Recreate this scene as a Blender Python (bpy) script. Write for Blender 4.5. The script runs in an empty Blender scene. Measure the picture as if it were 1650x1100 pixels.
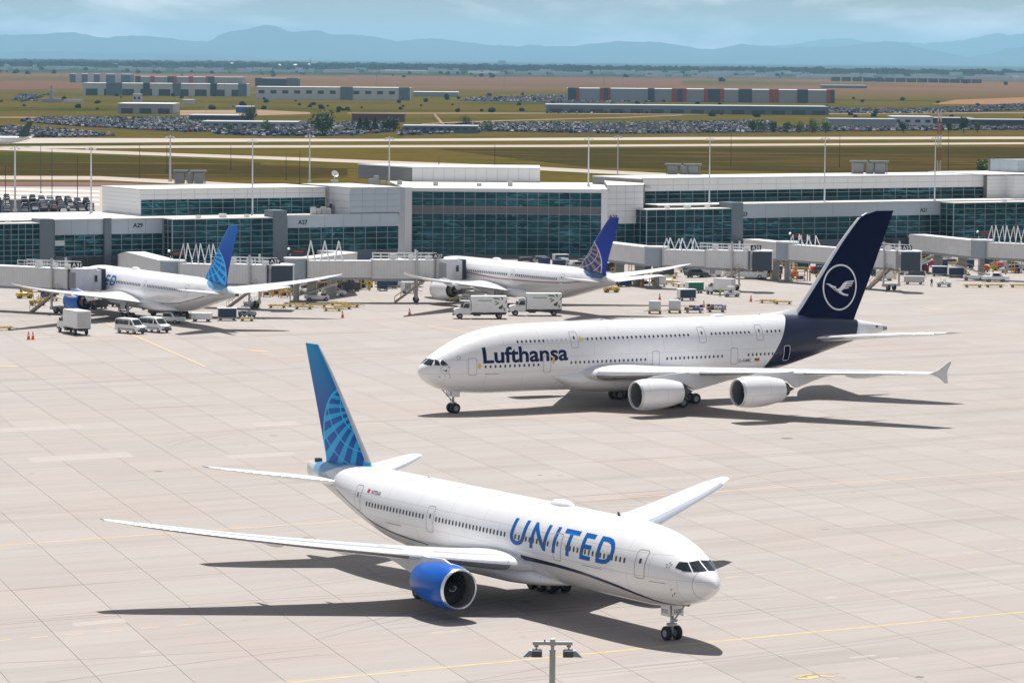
import bpy, bmesh, math, random
from mathutils import Vector, Matrix
random.seed(7)
R = math.radians
sc = bpy.context.scene
col = sc.collection

# ---------------------------------------------------------------- camera
FPX, CAMH, PITCH, ROLL = 5808.8, 43.862, 0.0782959, 0.0080398
cam_d = bpy.data.cameras.new('camera')
cam_d.sensor_width = 36.0
cam_d.lens = FPX / 1650 * 36.0
cam_d.clip_start = 1.0
cam_d.clip_end = 200000.0
cam = bpy.data.objects.new('camera', cam_d)
col.objects.link(cam)
cam.matrix_world = (Matrix.Translation((0, 0, CAMH)) @ Matrix.Rotation(math.pi / 2 - PITCH, 4, 'X') @ Matrix.Rotation(ROLL, 4, 'Z'))
sc.camera = cam

# ---------------------------------------------------------------- sky, sun, exposure
SUN = Vector((-0.02, 0.45, 1.0)).normalized()
SUN_EL = math.asin(SUN.z)
world = bpy.data.worlds.new('World')
sc.world = world
world.use_nodes = True
wn = world.node_tree.nodes
wl = world.node_tree.links
for n in list(wn):
    wn.remove(n)
w_out = wn.new('ShaderNodeOutputWorld')
w_bg = wn.new('ShaderNodeBackground')
w_bg.inputs['Strength'].default_value = 0.05
w_sky = wn.new('ShaderNodeTexSky')
w_sky.sky_type = 'NISHITA'
w_sky.sun_disc = False
w_sky.sun_elevation = SUN_EL
w_sky.sun_rotation = 0.0
w_sky.altitude = 1600.0
w_sky.air_density = 1.0
w_sky.dust_density = 1.6
w_sky.ozone_density = 1.6
# thin high cloud, the same all round the sky
w_tc = wn.new('ShaderNodeTexCoord')
w_map = wn.new('ShaderNodeMapping')
w_map.inputs['Scale'].default_value = (14.0, 14.0, 60.0)
w_noi = wn.new('ShaderNodeTexNoise')
w_noi.inputs['Scale'].default_value = 1.0
w_noi.inputs['Detail'].default_value = 8.0
w_noi.inputs['Roughness'].default_value = 0.55
w_noi.inputs['Distortion'].default_value = 0.3
w_rmp = wn.new('ShaderNodeMapRange')
w_rmp.inputs['From Min'].default_value = 0.48
w_rmp.inputs['From Max'].default_value = 0.62
w_rmp.inputs['To Min'].default_value = 0.0
w_rmp.inputs['To Max'].default_value = 0.85
w_mix = wn.new('ShaderNodeMix')
w_mix.data_type = 'RGBA'
w_mix.inputs['B'].default_value = (18.0, 16.8, 16.4, 1)
wl.new(w_tc.outputs['Generated'], w_map.inputs['Vector'])
wl.new(w_map.outputs['Vector'], w_noi.inputs['Vector'])
wl.new(w_noi.outputs['Fac'], w_rmp.inputs['Value'])
wl.new(w_rmp.outputs['Result'], w_mix.inputs['Factor'])
wl.new(w_sky.outputs['Color'], w_mix.inputs['A'])
wl.new(w_mix.outputs['Result'], w_bg.inputs['Color'])
wl.new(w_bg.outputs['Background'], w_out.inputs['Surface'])

sun_d = bpy.data.lights.new('sun', 'SUN')
sun_d.energy = 5.0
sun_d.angle = R(0.53)
sun_d.color = (1.0, 0.972, 0.94)
sun = bpy.data.objects.new('sun', sun_d)
col.objects.link(sun)
sun.rotation_euler = SUN.to_track_quat('Z', 'Y').to_euler()
sun.location = (0, 300, 400)

sc.view_settings.view_transform = 'Standard'
sc.view_settings.look = 'None'
sc.view_settings.gamma = 1.0
sc.view_settings.use_curve_mapping = False
sc.view_settings.exposure = 0.34
sc.render.engine = 'CYCLES'
sc.cycles.max_bounces = 6
sc.cycles.diffuse_bounces = 3
sc.cycles.glossy_bounces = 3
sc.cycles.transmission_bounces = 2
sc.cycles.volume_bounces = 4
sc.cycles.use_denoising = True
sc.cycles.caustics_reflective = False
sc.cycles.caustics_refractive = False

# ---------------------------------------------------------------- helpers
def ray(u, v):
    du, dv = u - 825.0, v - 550.0
    cr, sr = math.cos(ROLL), math.sin(ROLL)
    a = du * cr + dv * sr
    b = -du * sr + dv * cr
    cp, sp = math.cos(PITCH), math.sin(PITCH)
    up = -b / FPX
    return Vector((a / FPX, cp + up * sp, -sp + up * cp))

def G(u, v, z=0.0):
    """world point at height z seen along a direction of the survey camera"""
    d = ray(u, v)
    return Vector((0, 0, CAMH)) + d * ((z - CAMH) / d.z)

def AT(u, v, D):
    d = ray(u, v)
    return Vector((0, 0, CAMH)) + d * (D / d.y)

def UX(u, D):
    return (u - 825.0) / FPX * D

def pchip(xs, ys):
    n = len(xs)
    h = [xs[i + 1] - xs[i] for i in range(n - 1)]
    d = [(ys[i + 1] - ys[i]) / h[i] for i in range(n - 1)]
    m = [0.0] * n
    m[0], m[-1] = d[0], d[-1]
    for i in range(1, n - 1):
        if d[i - 1] * d[i] <= 0:
            m[i] = 0.0
        else:
            w1, w2 = 2 * h[i] + h[i - 1], h[i] + 2 * h[i - 1]
            m[i] = (w1 + w2) / (w1 / d[i - 1] + w2 / d[i])
    def f(x):
        if x <= xs[0]:
            return ys[0]
        if x >= xs[-1]:
            return ys[-1]
        lo, hi = 0, n - 1
        while hi - lo > 1:
            k = (lo + hi) // 2
            if xs[k] <= x:
                lo = k
            else:
                hi = k
        t = (x - xs[lo]) / h[lo]
        return ((1 + 2 * t) * (1 - t) ** 2 * ys[lo] + t * (1 - t) ** 2 * h[lo] * m[lo]
                + t * t * (3 - 2 * t) * ys[hi] + t * t * (t - 1) * h[lo] * m[hi])
    return f

def lerp1(xs, ys):
    def f(x):
        if x <= xs[0]:
            return ys[0]
        for i in range(len(xs) - 1):
            if x <= xs[i + 1]:
                t = (x - xs[i]) / (xs[i + 1] - xs[i])
                return ys[i] * (1 - t) + ys[i + 1] * t
        return ys[-1]
    return f

class MB:
    """collects shapes for ONE mesh"""
    def __init__(s):
        s.v, s.f, s.mi = [], [], []
        s.cur = 0
    def add(s, vs, fs):
        o = len(s.v)
        s.v.extend([tuple(p) for p in vs])
        for f in fs:
            s.f.append(tuple(i + o for i in f))
            s.mi.append(s.cur)
        return s
    def box(s, x0, x1, y0, y1, z0, z1, M=None):
        vs = [Vector(p) for p in ((x0, y0, z0), (x1, y0, z0), (x1, y1, z0), (x0, y1, z0), (x0, y0, z1), (x1, y0, z1), (x1, y1, z1), (x0, y1, z1))]
        if M is not None:
            vs = [M @ p for p in vs]
        return s.add(vs, [(0, 3, 2, 1), (4, 5, 6, 7), (0, 1, 5, 4), (1, 2, 6, 5), (2, 3, 7, 6), (3, 0, 4, 7)])
    def tube(s, p0, p1, r0, r1=None, n=10):
        r1 = r0 if r1 is None else r1
        p0, p1 = Vector(p0), Vector(p1)
        d = (p1 - p0).normalized()
        a = d.orthogonal().normalized()
        b = d.cross(a)
        vs = []
        for p, r in ((p0, r0), (p1, r1)):
            for k in range(n):
                t = 2 * math.pi * k / n
                vs.append(p + a * (r * math.cos(t)) + b * (r * math.sin(t)))
        fs = [(k, (k + 1) % n, n + (k + 1) % n, n + k) for k in range(n)]
        fs += [tuple(reversed(range(n))), tuple(range(n, 2 * n))]
        return s.add(vs, fs)
    def bar(s, p0, p1, w, h=None):
        """square bar"""
        h = h or w
        p0, p1 = Vector(p0), Vector(p1)
        d = (p1 - p0).normalized()
        up = Vector((0, 0, 1)) if abs(d.z) < 0.95 else Vector((1, 0, 0))
        a = d.cross(up).normalized()
        b = a.cross(d)
        vs = []
        for p in (p0, p1):
            for i, j in ((-1, -1), (1, -1), (1, 1), (-1, 1)):
                vs.append(p + a * (i * w / 2) + b * (j * h / 2))
        return s.add(vs, [(0, 1, 2, 3), (7, 6, 5, 4), (0, 4, 5, 1), (1, 5, 6, 2), (2, 6, 7, 3), (3, 7, 4, 0)])
    def lathe(s, prof, O=(0, 0, 0), axis=(1, 0, 0), n=24, cap0=False, cap1=False):
        """prof: (t along axis, radius)"""
        O, ax = Vector(O), Vector(axis).normalized()
        a = Vector((0, 0, 1)) if abs(ax.z) < 0.9 else Vector((1, 0, 0))
        a = (a - ax * a.dot(ax)).normalized()
        b = ax.cross(a)
        vs, fs = [], []
        for t, r in prof:
            for k in range(n):
                th = 2 * math.pi * k / n
                vs.append(O + ax * t + a * (r * math.cos(th)) + b * (r * math.sin(th)))
        for i in range(len(prof) - 1):
            for k in range(n):
                k2 = (k + 1) % n
                fs.append((i * n + k, i * n + k2, (i + 1) * n + k2, (i + 1) * n + k))
        if cap0:
            fs.append(tuple(range(n - 1, -1, -1)))
        if cap1:
            o = (len(prof) - 1) * n
            fs.append(tuple(o + k for k in range(n)))
        return s.add(vs, fs)
    def loft(s, rings, closed=True, cap0=False, cap1=False):
        n = len(rings[0])
        vs = [p for r in rings for p in r]
        fs = []
        for i in range(len(rings) - 1):
            for k in range(n if closed else n - 1):
                k2 = (k + 1) % n
                fs.append((i * n + k, i * n + k2, (i + 1) * n + k2, (i + 1) * n + k))
        if cap0:
            fs.append(tuple(range(n - 1, -1, -1)))
        if cap1:
            o = (len(rings) - 1) * n
            fs.append(tuple(o + k for k in range(n)))
        return s.add(vs, fs)
    def prism(s, poly, d):
        """3-D polygon pushed along vector d"""
        n = len(poly)
        d = Vector(d)
        vs = [Vector(p) for p in poly] + [Vector(p) + d for p in poly]
        fs = [tuple(range(n - 1, -1, -1)), tuple(range(n, 2 * n))]
        fs += [(k, (k + 1) % n, n + (k + 1) % n, n + k) for k in range(n)]
        return s.add(vs, fs)
    def mesh(s, name, mat, smooth=None):
        me = bpy.data.meshes.new(name)
        me.from_pydata(s.v, [], s.f)
        mats = mat if isinstance(mat, (list, tuple)) else [mat]
        for m in mats:
            me.materials.append(m)
        if len(mats) > 1:
            me.polygons.foreach_set('material_index', s.mi)
        bm = bmesh.new()
        bm.from_mesh(me)
        bmesh.ops.recalc_face_normals(bm, faces=bm.faces)
        bm.to_mesh(me)
        bm.free()
        if smooth is not None:
            me.shade_smooth()
            me.set_sharp_from_angle(angle=R(smooth))
        me.update()
        return me
    def build(s, name, mat, parent=None, smooth=None):
        return put(name, s.mesh(name, mat, smooth), parent)

def put(name, data, parent=None, loc=None, rotz=None, scale=None, M=None):
    o = bpy.data.objects.new(name, data)
    col.objects.link(o)
    if parent is not None:
        o.parent = parent
    if M is not None:
        o.matrix_local = M
    if loc is not None:
        o.location = loc
    if rotz is not None:
        o.rotation_euler = (0, 0, rotz)
    if scale is not None:
        o.scale = scale
    return o

ORD = ['first', 'second', 'third', 'fourth', 'fifth', 'sixth', 'seventh', 'eighth', 'ninth', 'tenth', 'eleventh', 'twelfth', 'thirteenth', 'fourteenth']
def tag(o, label=None, cat=None, group=None, kind=None):
    if label:
        o['label'] = label
    if cat:
        o['category'] = cat
    if group:
        o['group'] = group
    if kind:
        o['kind'] = kind
    return o

def thing(name, label, cat, loc=(0, 0, 0), rotz=0.0, group=None):
    return tag(put(name, None, None, loc, rotz), label, cat, group)

def kids(o):
    return [c for c in o.children]

def copy_tree(o, parent=None, loc=None, rotz=None, label=None):
    c = o.copy()
    col.objects.link(c)
    if parent is not None:
        c.parent = parent
    if loc is not None:
        c.location = loc
    if rotz is not None:
        c.rotation_euler = (0, 0, rotz)
    if label:
        c['label'] = label
    for ch in kids(o):
        copy_tree(ch, c)
    return c

# ---------------------------------------------------------------- materials
def new_mat(name):
    m = bpy.data.materials.new(name)
    m.use_nodes = True
    nt = m.node_tree
    return m, nt, nt.nodes['Principled BSDF']

def nd(nt, typ, **kw):
    n = nt.nodes.new(typ)
    for k, v in kw.items():
        if k in n.inputs:
            n.inputs[k].default_value = v
        else:
            setattr(n, k, v)
    return n

def mth(nt, op, a, b=None, c=None, clamp=False):
    n = nt.nodes.new('ShaderNodeMath')
    n.operation = op
    n.use_clamp = clamp
    for i, x in enumerate((a, b, c)):
        if x is None:
            continue
        if isinstance(x, (int, float)):
            n.inputs[i].default_value = x
        else:
            nt.links.new(x, n.inputs[i])
    return n.outputs[0]

def mixc(nt, fac, a, b, blend='MIX'):
    n = nt.nodes.new('ShaderNodeMix')
    n.data_type = 'RGBA'
    n.blend_type = blend
    if isinstance(fac, (int, float)):
        n.inputs['Factor'].default_value = fac
    else:
        nt.links.new(fac, n.inputs['Factor'])
    for key, x in (('A', a), ('B', b)):
        if isinstance(x, (tuple, list)):
            n.inputs[key].default_value = tuple(x[:3]) + (1,)
        else:
            nt.links.new(x, n.inputs[key])
    return n.outputs['Result']

def noise(nt, vec, scale, detail=4.0, rough=0.55, dist=0.0):
    n = nd(nt, 'ShaderNodeTexNoise')
    n.inputs['Scale'].default_value = scale
    n.inputs['Detail'].default_value = detail
    n.inputs['Roughness'].default_value = rough
    n.inputs['Distortion'].default_value = dist
    if vec is not None:
        nt.links.new(vec, n.inputs['Vector'])
    return n.outputs['Fac']

def rng(nt, val, a, b, c=0.0, d=1.0):
    n = nd(nt, 'ShaderNodeMapRange')
    n.inputs['From Min'].default_value = a
    n.inputs['From Max'].default_value = b
    n.inputs['To Min'].default_value = c
    n.inputs['To Max'].default_value = d
    nt.links.new(val, n.inputs['Value'])
    return n.outputs['Result']

def mapping(nt, vec, scale=(1, 1, 1), rot=(0, 0, 0), loc=(0, 0, 0)):
    n = nd(nt, 'ShaderNodeMapping')
    n.inputs['Scale'].default_value = scale
    n.inputs['Rotation'].default_value = rot
    n.inputs['Location'].default_value = loc
    nt.links.new(vec, n.inputs['Vector'])
    return n.outputs['Vector']

def wpos(nt):
    return nd(nt, 'ShaderNodeNewGeometry').outputs['Position']

def opos(nt):
    return nd(nt, 'ShaderNodeTexCoord').outputs['Object']

_mats = {}
def M(name, color, rough=0.5, metal=0.0, var=0.06, vscale=1.5, coat=0.0, spec=0.5, bump=0.0):
    """plain surface with a little uneven wear"""
    if name in _mats:
        return _mats[name]
    m, nt, p = new_mat(name)
    vec = opos(nt)
    f = noise(nt, vec, vscale, 5.0, 0.6)
    lo = tuple(max(0.0, c * (1 - var)) for c in color)
    hi = tuple(min(1.0, c * (1 + var)) for c in color)
    nt.links.new(mixc(nt, rng(nt, f, 0.3, 0.7), lo, hi), p.inputs['Base Color'])
    p.inputs['Roughness'].default_value = rough
    p.inputs['Metallic'].default_value = metal
    p.inputs['Coat Weight'].default_value = coat
    p.inputs['Specular IOR Level'].default_value = spec
    if bump:
        b = nd(nt, 'ShaderNodeBump')
        b.inputs['Strength'].default_value = bump
        nt.links.new(noise(nt, vec, vscale * 6, 4.0), b.inputs['Height'])
        nt.links.new(b.outputs['Normal'], p.inputs['Normal'])
    _mats[name] = m
    return m

WHITE = M('vehicle_white', (0.74, 0.75, 0.75), 0.35, var=0.05)
GREYP = M('light_grey_paint', (0.50, 0.50, 0.49), 0.5, var=0.06)
MIDGREY = M('mid_grey_metal', (0.27, 0.275, 0.28), 0.5)
DARK = M('dark_grey', (0.05, 0.052, 0.056), 0.55)
BLACK = M('tyre_rubber', (0.018, 0.018, 0.02), 0.75, var=0.2)
GLASS = M('vehicle_glass', (0.012, 0.02, 0.024), 0.06, var=0.0, spec=0.7)
STEEL = M('bare_steel', (0.55, 0.56, 0.58), 0.35, metal=0.8)
GALV = M('galvanised_steel', (0.66, 0.69, 0.72), 0.5, metal=0.0)
YELLOW = M('equipment_yellow', (0.62, 0.42, 0.035), 0.5, var=0.15)
ORANGE = M('cone_orange', (0.75, 0.12, 0.02), 0.6)
RED = M('safety_red', (0.5, 0.03, 0.025), 0.5)
NAVYC = M('curtain_navy', (0.02, 0.045, 0.10), 0.7)
GREENC = M('curtain_green', (0.015, 0.16, 0.09), 0.7)
BLUEP = M('rotunda_blue_grey', (0.10, 0.17, 0.23), 0.5)
HIVIS = M('hi_vis_yellow', (0.45, 0.75, 0.03), 0.7)
SKIN = M('skin', (0.45, 0.28, 0.2), 0.6)
PANT = M('dark_trousers', (0.02, 0.025, 0.04), 0.8)
TAN = M('bare_tan_metal', (0.40, 0.31, 0.23), 0.6)

# ---------------------------------------------------------------- haze-free structure: ground sheets
def island_random(nt):
    a = nd(nt, 'ShaderNodeObjectInfo').outputs['Random']
    b = nd(nt, 'ShaderNodeNewGeometry').outputs['Random Per Island']
    return mth(nt, 'FRACT', mth(nt, 'ADD', a, b))

def mat_ground():
    m, nt, p = new_mat('prairie_ground')
    pos = wpos(nt)
    st = mapping(nt, pos, (0.35, 1.0, 1.0), (0, 0, R(-20)))
    n1 = noise(nt, st, 0.0035, 6.0, 0.6, 0.4)
    n2 = noise(nt, st, 0.02, 6.0, 0.62)
    n3 = noise(nt, pos, 0.25, 4.0, 0.6)
    n4 = noise(nt, mapping(nt, pos, (0.5, 1.0, 1.0)), 0.055, 5.0, 0.7)
    f = mth(nt, 'ADD', mth(nt, 'ADD', mth(nt, 'MULTIPLY', n1, 0.45), mth(nt, 'MULTIPLY', n2, 0.25)), mth(nt, 'MULTIPLY', n4, 0.30))
    cr = nd(nt, 'ShaderNodeValToRGB')
    e = cr.color_ramp.elements
    e[0].position, e[0].color = 0.41, (0.028, 0.042, 0.004, 1)
    e[1].position, e[1].color = 0.60, (0.150, 0.088, 0.034, 1)
    for q, c in ((0.46, (0.062, 0.060, 0.006, 1)), (0.505, (0.120, 0.080, 0.016, 1)), (0.55, (0.070, 0.060, 0.009, 1))):
        x = e.new(q)
        x.color = c
    nt.links.new(f, cr.inputs['Fac'])
    c = mixc(nt, rng(nt, n3, 0.3, 0.7, 0.0, 0.35), cr.outputs['Color'], (0.03, 0.028, 0.01), 'MIX')
    # farther fields are drier and barer
    sx = nd(nt, 'ShaderNodeSeparateXYZ')
    nt.links.new(pos, sx.inputs[0])
    far = rng(nt, sx.outputs['Y'], 4200.0, 5600.0)
    pl = noise(nt, mapping(nt, pos, (0.5, 0.25, 1.0)), 0.0016, 3.0, 0.5)
    dry = mixc(nt, rng(nt, pl, 0.42, 0.60), (0.155, 0.082, 0.052), (0.07, 0.062, 0.022))
    c = mixc(nt, mth(nt, 'MULTIPLY', far, 0.85), c, dry)
    # the settled belt before the mountains is all dark trees and streets
    town = rng(nt, sx.outputs['Y'], 8200.0, 9500.0)
    tn = noise(nt, mapping(nt, pos, (1.0, 0.12, 1.0)), 0.004, 5.0, 0.7)
    tc = mixc(nt, rng(nt, tn, 0.5, 0.75), (0.020, 0.040, 0.022), (0.12, 0.12, 0.11))
    c = mixc(nt, town, c, tc)
    nt.links.new(c, p.inputs['Base Color'])
    p.inputs['Roughness'].default_value = 0.95
    p.inputs['Specular IOR Level'].default_value = 0.0
    return m

def mat_concrete(name, base, dark, streak=0.5, joints=0.0):
    m, nt, p = new_mat(name)
    pos = wpos(nt)
    rot = mapping(nt, pos, (1, 1, 1), (0, 0, R(-32)))
    st = mapping(nt, rot, (0.05, 0.9, 1.0))
    n1 = noise(nt, st, 0.55, 6.0, 0.62, 0.2)
    n2 = noise(nt, pos, 0.035, 4.0, 0.55)
    n3 = noise(nt, pos, 0.9, 6.0, 0.65)
    r = island_random(nt)
    f = mth(nt, 'MULTIPLY', rng(nt, n1, 0.35, 0.75), streak)
    c = mixc(nt, f, base, dark)
    pink = (base[0] * 1.02, base[1] * 0.90, base[2] * 0.84)
    c = mixc(nt, rng(nt, n2, 0.48, 0.70, 0.0, 0.45), c, pink)
    light = tuple(min(0.9, x * 1.10) for x in base)
    c = mixc(nt, rng(nt, r, 0.60, 1.0, 0.0, 0.40), c, light)
    c = mixc(nt, rng(nt, r, 0.35, 0.0, 0.0, 0.14), c, dark)
    c = mixc(nt, rng(nt, n3, 0.60, 0.82, 0.0, 0.45), c, dark)
    # long soft tyre and jet-blast smears
    sm = noise(nt, mapping(nt, rot, (0.012, 0.16, 1.0)), 1.0, 3.0, 0.5, 0.6)
    c = mixc(nt, rng(nt, sm, 0.56, 0.72, 0.0, 0.35), c, (dark[0] * 0.75, dark[1] * 0.75, dark[2] * 0.75))
    # thin tyre tracks and small drips
    ty = noise(nt, mapping(nt, rot, (0.02, 1.0, 1.0), (0, 0, R(3))), 1.15, 2.0, 0.4, 0.25)
    tyf = mth(nt, 'MULTIPLY', rng(nt, ty, 0.685, 0.715), rng(nt, n2, 0.40, 0.60, 0.0, 0.55))
    c = mixc(nt, tyf, c, (dark[0] * 0.62, dark[1] * 0.62, dark[2] * 0.64))
    dr = noise(nt, pos, 0.45, 1.0, 0.3)
    c = mixc(nt, rng(nt, dr, 0.78, 0.84, 0.0, 0.5), c, (0.16, 0.14, 0.125))
    nt.links.new(c, p.inputs['Base Color'])
    p.inputs['Roughness'].default_value = 0.85
    p.inputs['Specular IOR Level'].default_value = 0.06
    return m

def field_mat(name, green, gold, brown, seed):
    m, nt, p = new_mat(name)
    pos = wpos(nt)
    st = mapping(nt, pos, (0.30, 1.0, 1.0), (0, 0, R(-14)), (seed, seed, 0))
    n1 = noise(nt, st, 0.010, 5.0, 0.6, 0.5)
    n2 = noise(nt, st, 0.06, 5.0, 0.65)
    n3 = noise(nt, pos, 0.45, 4.0, 0.6)
    f = mth(nt, 'ADD', mth(nt, 'MULTIPLY', n1, 0.55), mth(nt, 'MULTIPLY', n2, 0.45))
    c = mixc(nt, rng(nt, f, 0.43, 0.49), brown, green)
    c = mixc(nt, rng(nt, f, 0.50, 0.56), c, gold)
    c = mixc(nt, rng(nt, n3, 0.35, 0.75, 0.0, 0.5), c, tuple(x * 0.45 for x in brown))
    c = mixc(nt, rng(nt, n2, 0.64, 0.74, 0.0, 0.8), c, (0.17, 0.11, 0.06))
    nt.links.new(c, p.inputs['Base Color'])
    p.inputs['Roughness'].default_value = 1.0
    p.inputs['Specular IOR Level'].default_value = 0.0
    return m
GROUND = mat_ground()
CONC = mat_concrete('apron_concrete', (0.362, 0.332, 0.306), (0.288, 0.260, 0.238))
CONC2 = mat_concrete('runway_concrete', (0.42, 0.365, 0.31), (0.31, 0.265, 0.23))
def seal_mat():
    m, nt, p = new_mat('joint_sealant')
    n = noise(nt, wpos(nt), 0.06, 4.0, 0.65)
    c = mixc(nt, rng(nt, n, 0.40, 0.62), (0.32, 0.29, 0.265), (0.19, 0.168, 0.152))
    nt.links.new(c, p.inputs['Base Color'])
    p.inputs['Roughness'].default_value = 0.9
    p.inputs['Specular IOR Level'].default_value = 0.05
    return m
SEAL = seal_mat()
PAINTY = M('yellow_line_paint', (0.56, 0.40, 0.10), 0.7, var=0.2, vscale=0.8)
PAINTO = M('worn_orange_paint', (0.55, 0.36, 0.20), 0.8, var=0.15, vscale=0.6)
PAINTK = M('black_line_paint', (0.05, 0.05, 0.05), 0.8)

def sheet(name, pts, z, mat, parent=None, kind='structure'):
    me = bpy.data.meshes.new(name)
    me.from_pydata([(p[0], p[1], z) for p in pts], [], [tuple(range(len(pts)))])
    me.materials.append(mat)
    me.update()
    # face up
    if me.polygons[0].normal.z < 0:
        me.flip_normals()
    o = put(name, me, parent)
    if kind and parent is None:
        o['kind'] = kind
    return o

# prairie: one sheet, finer near the field so rays stay exact
gb = MB()
xs = [-26000, -9000, -3500, -1400, -500, 0, 500, 1400, 3500, 9000, 26000]
ys = [-1500, 0, 300, 700, 1200, 2000, 3200, 5000, 9000, 18000, 34000, 74000]
for j in range(len(ys)):
    for i in range(len(xs)):
        gb.v.append((xs[i], ys[j], -0.30))
for j in range(len(ys) - 1):
    for i in range(len(xs) - 1):
        a = j * len(xs) + i
        gb.f.append((a, a + 1, a + 1 + len(xs), a + len(xs)))
        gb.mi.append(0)
ground = gb.build('ground', GROUND)
ground['kind'] = 'structure'

# apron slab bed
apron = MB()
ax = [-260, -130, -65, 0, 65, 130, 260]
ay = [150, 230, 320, 420, 540, 680, 900]
for j in range(len(ay)):
    for i in range(len(ax)):
        apron.v.append((ax[i], ay[j], -0.035))
for j in range(len(ay) - 1):
    for i in range(len(ax) - 1):
        a = j * len(ax) + i
        apron.f.append((a, a + 1, a + 1 + len(ax), a + len(ax)))
        apron.mi.append(0)
apron = apron.build('apron', SEAL)
apron['kind'] = 'structure'

E1 = Vector((math.cos(R(32)), math.sin(R(32)), 0))      # along the taxi lines
E2 = Vector((math.cos(R(-74)), math.sin(R(-74)), 0))    # across
SL1, SL2 = 6.55, 7.0
GAP = 0.036
def slab_shape():
    mb = MB()
    g1, g2 = GAP / 2 / math.sin(R(106)), GAP / 5 / math.sin(R(106))
    a0, a1 = g1, SL1 - g1
    b0, b1 = g2, SL2 - g2
    q = [E1 * a0 + E2 * b0, E1 * a1 + E2 * b0, E1 * a1 + E2 * b1, E1 * a0 + E2 * b1]
    return q
SQ = slab_shape()
mb = MB()
mb.prism([p + Vector((0, 0, -0.034)) for p in SQ], (0, 0, 0.034))
slab_me = mb.mesh('slab', CONC)
O0 = G(15, 836) - E2 * 60
cells = []
for i in range(-40, 75):
    for j in range(-75, 45):
        p = O0 + E1 * (i * SL1) + E2 * (j * SL2)
        c = p + (E1 * SL1 + E2 * SL2) / 2
        if not (232 < c.y < 800):
            continue
        u = 825 + FPX * c.x / c.y
        if u < -260 or u > 1910:
            continue
        cells.append((c.y, p))
cells.sort(key=lambda t: t[0])
inview = [t for t in cells if 246 < t[0] and -20 < 825 + FPX * t[1].x / t[1].y < 1670]
near = set(id(t) for t in inview[:300])
rest = MB()
for t in cells:
    if id(t) in near:
        put('slab', slab_me, apron, t[1])
    else:
        q = [t[1] + s for s in SQ]
        rest.add([p + Vector((0, 0, 0)) for p in q], [(0, 3, 2, 1)])
ro = rest.build('slab_field', CONC, apron)
ro['kind'] = 'stuff'

def paint_line(name, pts, width, mat, z=0.004, dash=None):
    pts = [Vector((p[0], p[1], z)) for p in pts]
    mb = MB()
    for a, b in zip(pts, pts[1:]):
        L = (b - a).length
        d = (b - a) / L
        s = Vector((-d.y, d.x, 0)) * (width / 2)
        t = 0.0
        while t < L - 1e-6:
            t2 = min(L, t + (dash[0] if dash else L))
            mb.add([a + d * t + s, a + d * t - s, a + d * t2 - s, a + d * t2 + s], [(0, 1, 2, 3)])
            t = t2 + (dash[1] if dash else 0.0)
    return mb.build(name, mat, apron)
def ext(u0, v0, u1, v1, before=0.0, after=0.0):
    a, b = G(u0, v0), G(u1, v1)
    d = (b - a).normalized()
    return [a - d * before, b + d * after]
paint_line('taxi_line', ext(450, 1100, 1650, 985, 30, 30), 0.26, PAINTY)
paint_line('taxi_line', ext(700, 822, 1650, 758, 0, 30), 0.30, PAINTO)
paint_line('taxi_line', ext(0, 878, 560, 838, 20, 10), 0.30, PAINTO)
paint_line('taxi_line', ext(0, 707, 700, 678, 20, 60), 0.25, PAINTO)
paint_line('dashed_line', ext(0, 1031, 330, 1003, 10, 0), 0.22, PAINTO, dash=(1.6, 1.5))
paint_line('dashed_line', ext(1170, 930, 1620, 885, 0, 10), 0.22, PAINTO, dash=(1.5, 1.6))
paint_line('lead_in_line', [G(170, 520), G(330, 590)], 0.35, PAINTO)
paint_line('lead_in_line', [G(690, 525), G(760, 536)], 0.35, PAINTO)
paint_line('stop_bar', [G(400, 564), G(432, 566)], 0.9, PAINTO)
paint_line('stop_bar', [G(1490, 496), G(1520, 498)], 0.9, PAINTO)
paint_line('stop_bar', [G(0, 589), G(30, 590)], 0.9, PAINTY)
paint_line('service_road_line', ext(0, 549, 80, 542, 30, 0), 0.2, M('white_line_paint', (0.62, 0.6, 0.57), 0.8))
# surface position marking near the frame's lower edge
mk = G(1312, 1088)
def markpoly(name, pts, mat, z):
    q = [mk + (E1 * a + Vector((-E1.y, E1.x, 0)) * b) * .72 for a, b in pts]
    sheet(name, q, z, mat, apron)
markpoly('position_mark_border', [(-3.0, 0.9), (0.6, 1.3), (1.0, 0.4), (3.0, 0.3), (3.0, -0.2), (1.2, -0.2), (2.2, -2.6), (1.6, -2.6), (0.3, -0.8), (-1.8, -1.6), (-3.0, -0.6), (-1.0, 0.3)], M('faded_black_paint', (0.19, 0.17, 0.16), 0.8), 0.003)
markpoly('position_mark', [(-2.8, 0.75), (0.3, 1.12), (0.6, 0.8), (-1.2, 0.5)], PAINTY, 0.006)
markpoly('position_mark', [(-2.6, -0.55), (-1.6, -1.35), (0.0, -0.85), (0.5, 0.1), (-0.8, 0.15), (-1.2, -0.6), (-1.9, -0.3)], PAINTY, 0.006)
markpoly('position_mark', [(0.7, 0.15), (2.8, 0.12), (2.8, -0.05), (1.0, -0.1), (1.95, -2.4), (1.75, -2.4), (0.5, -0.6)], PAINTO, 0.006)
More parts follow.
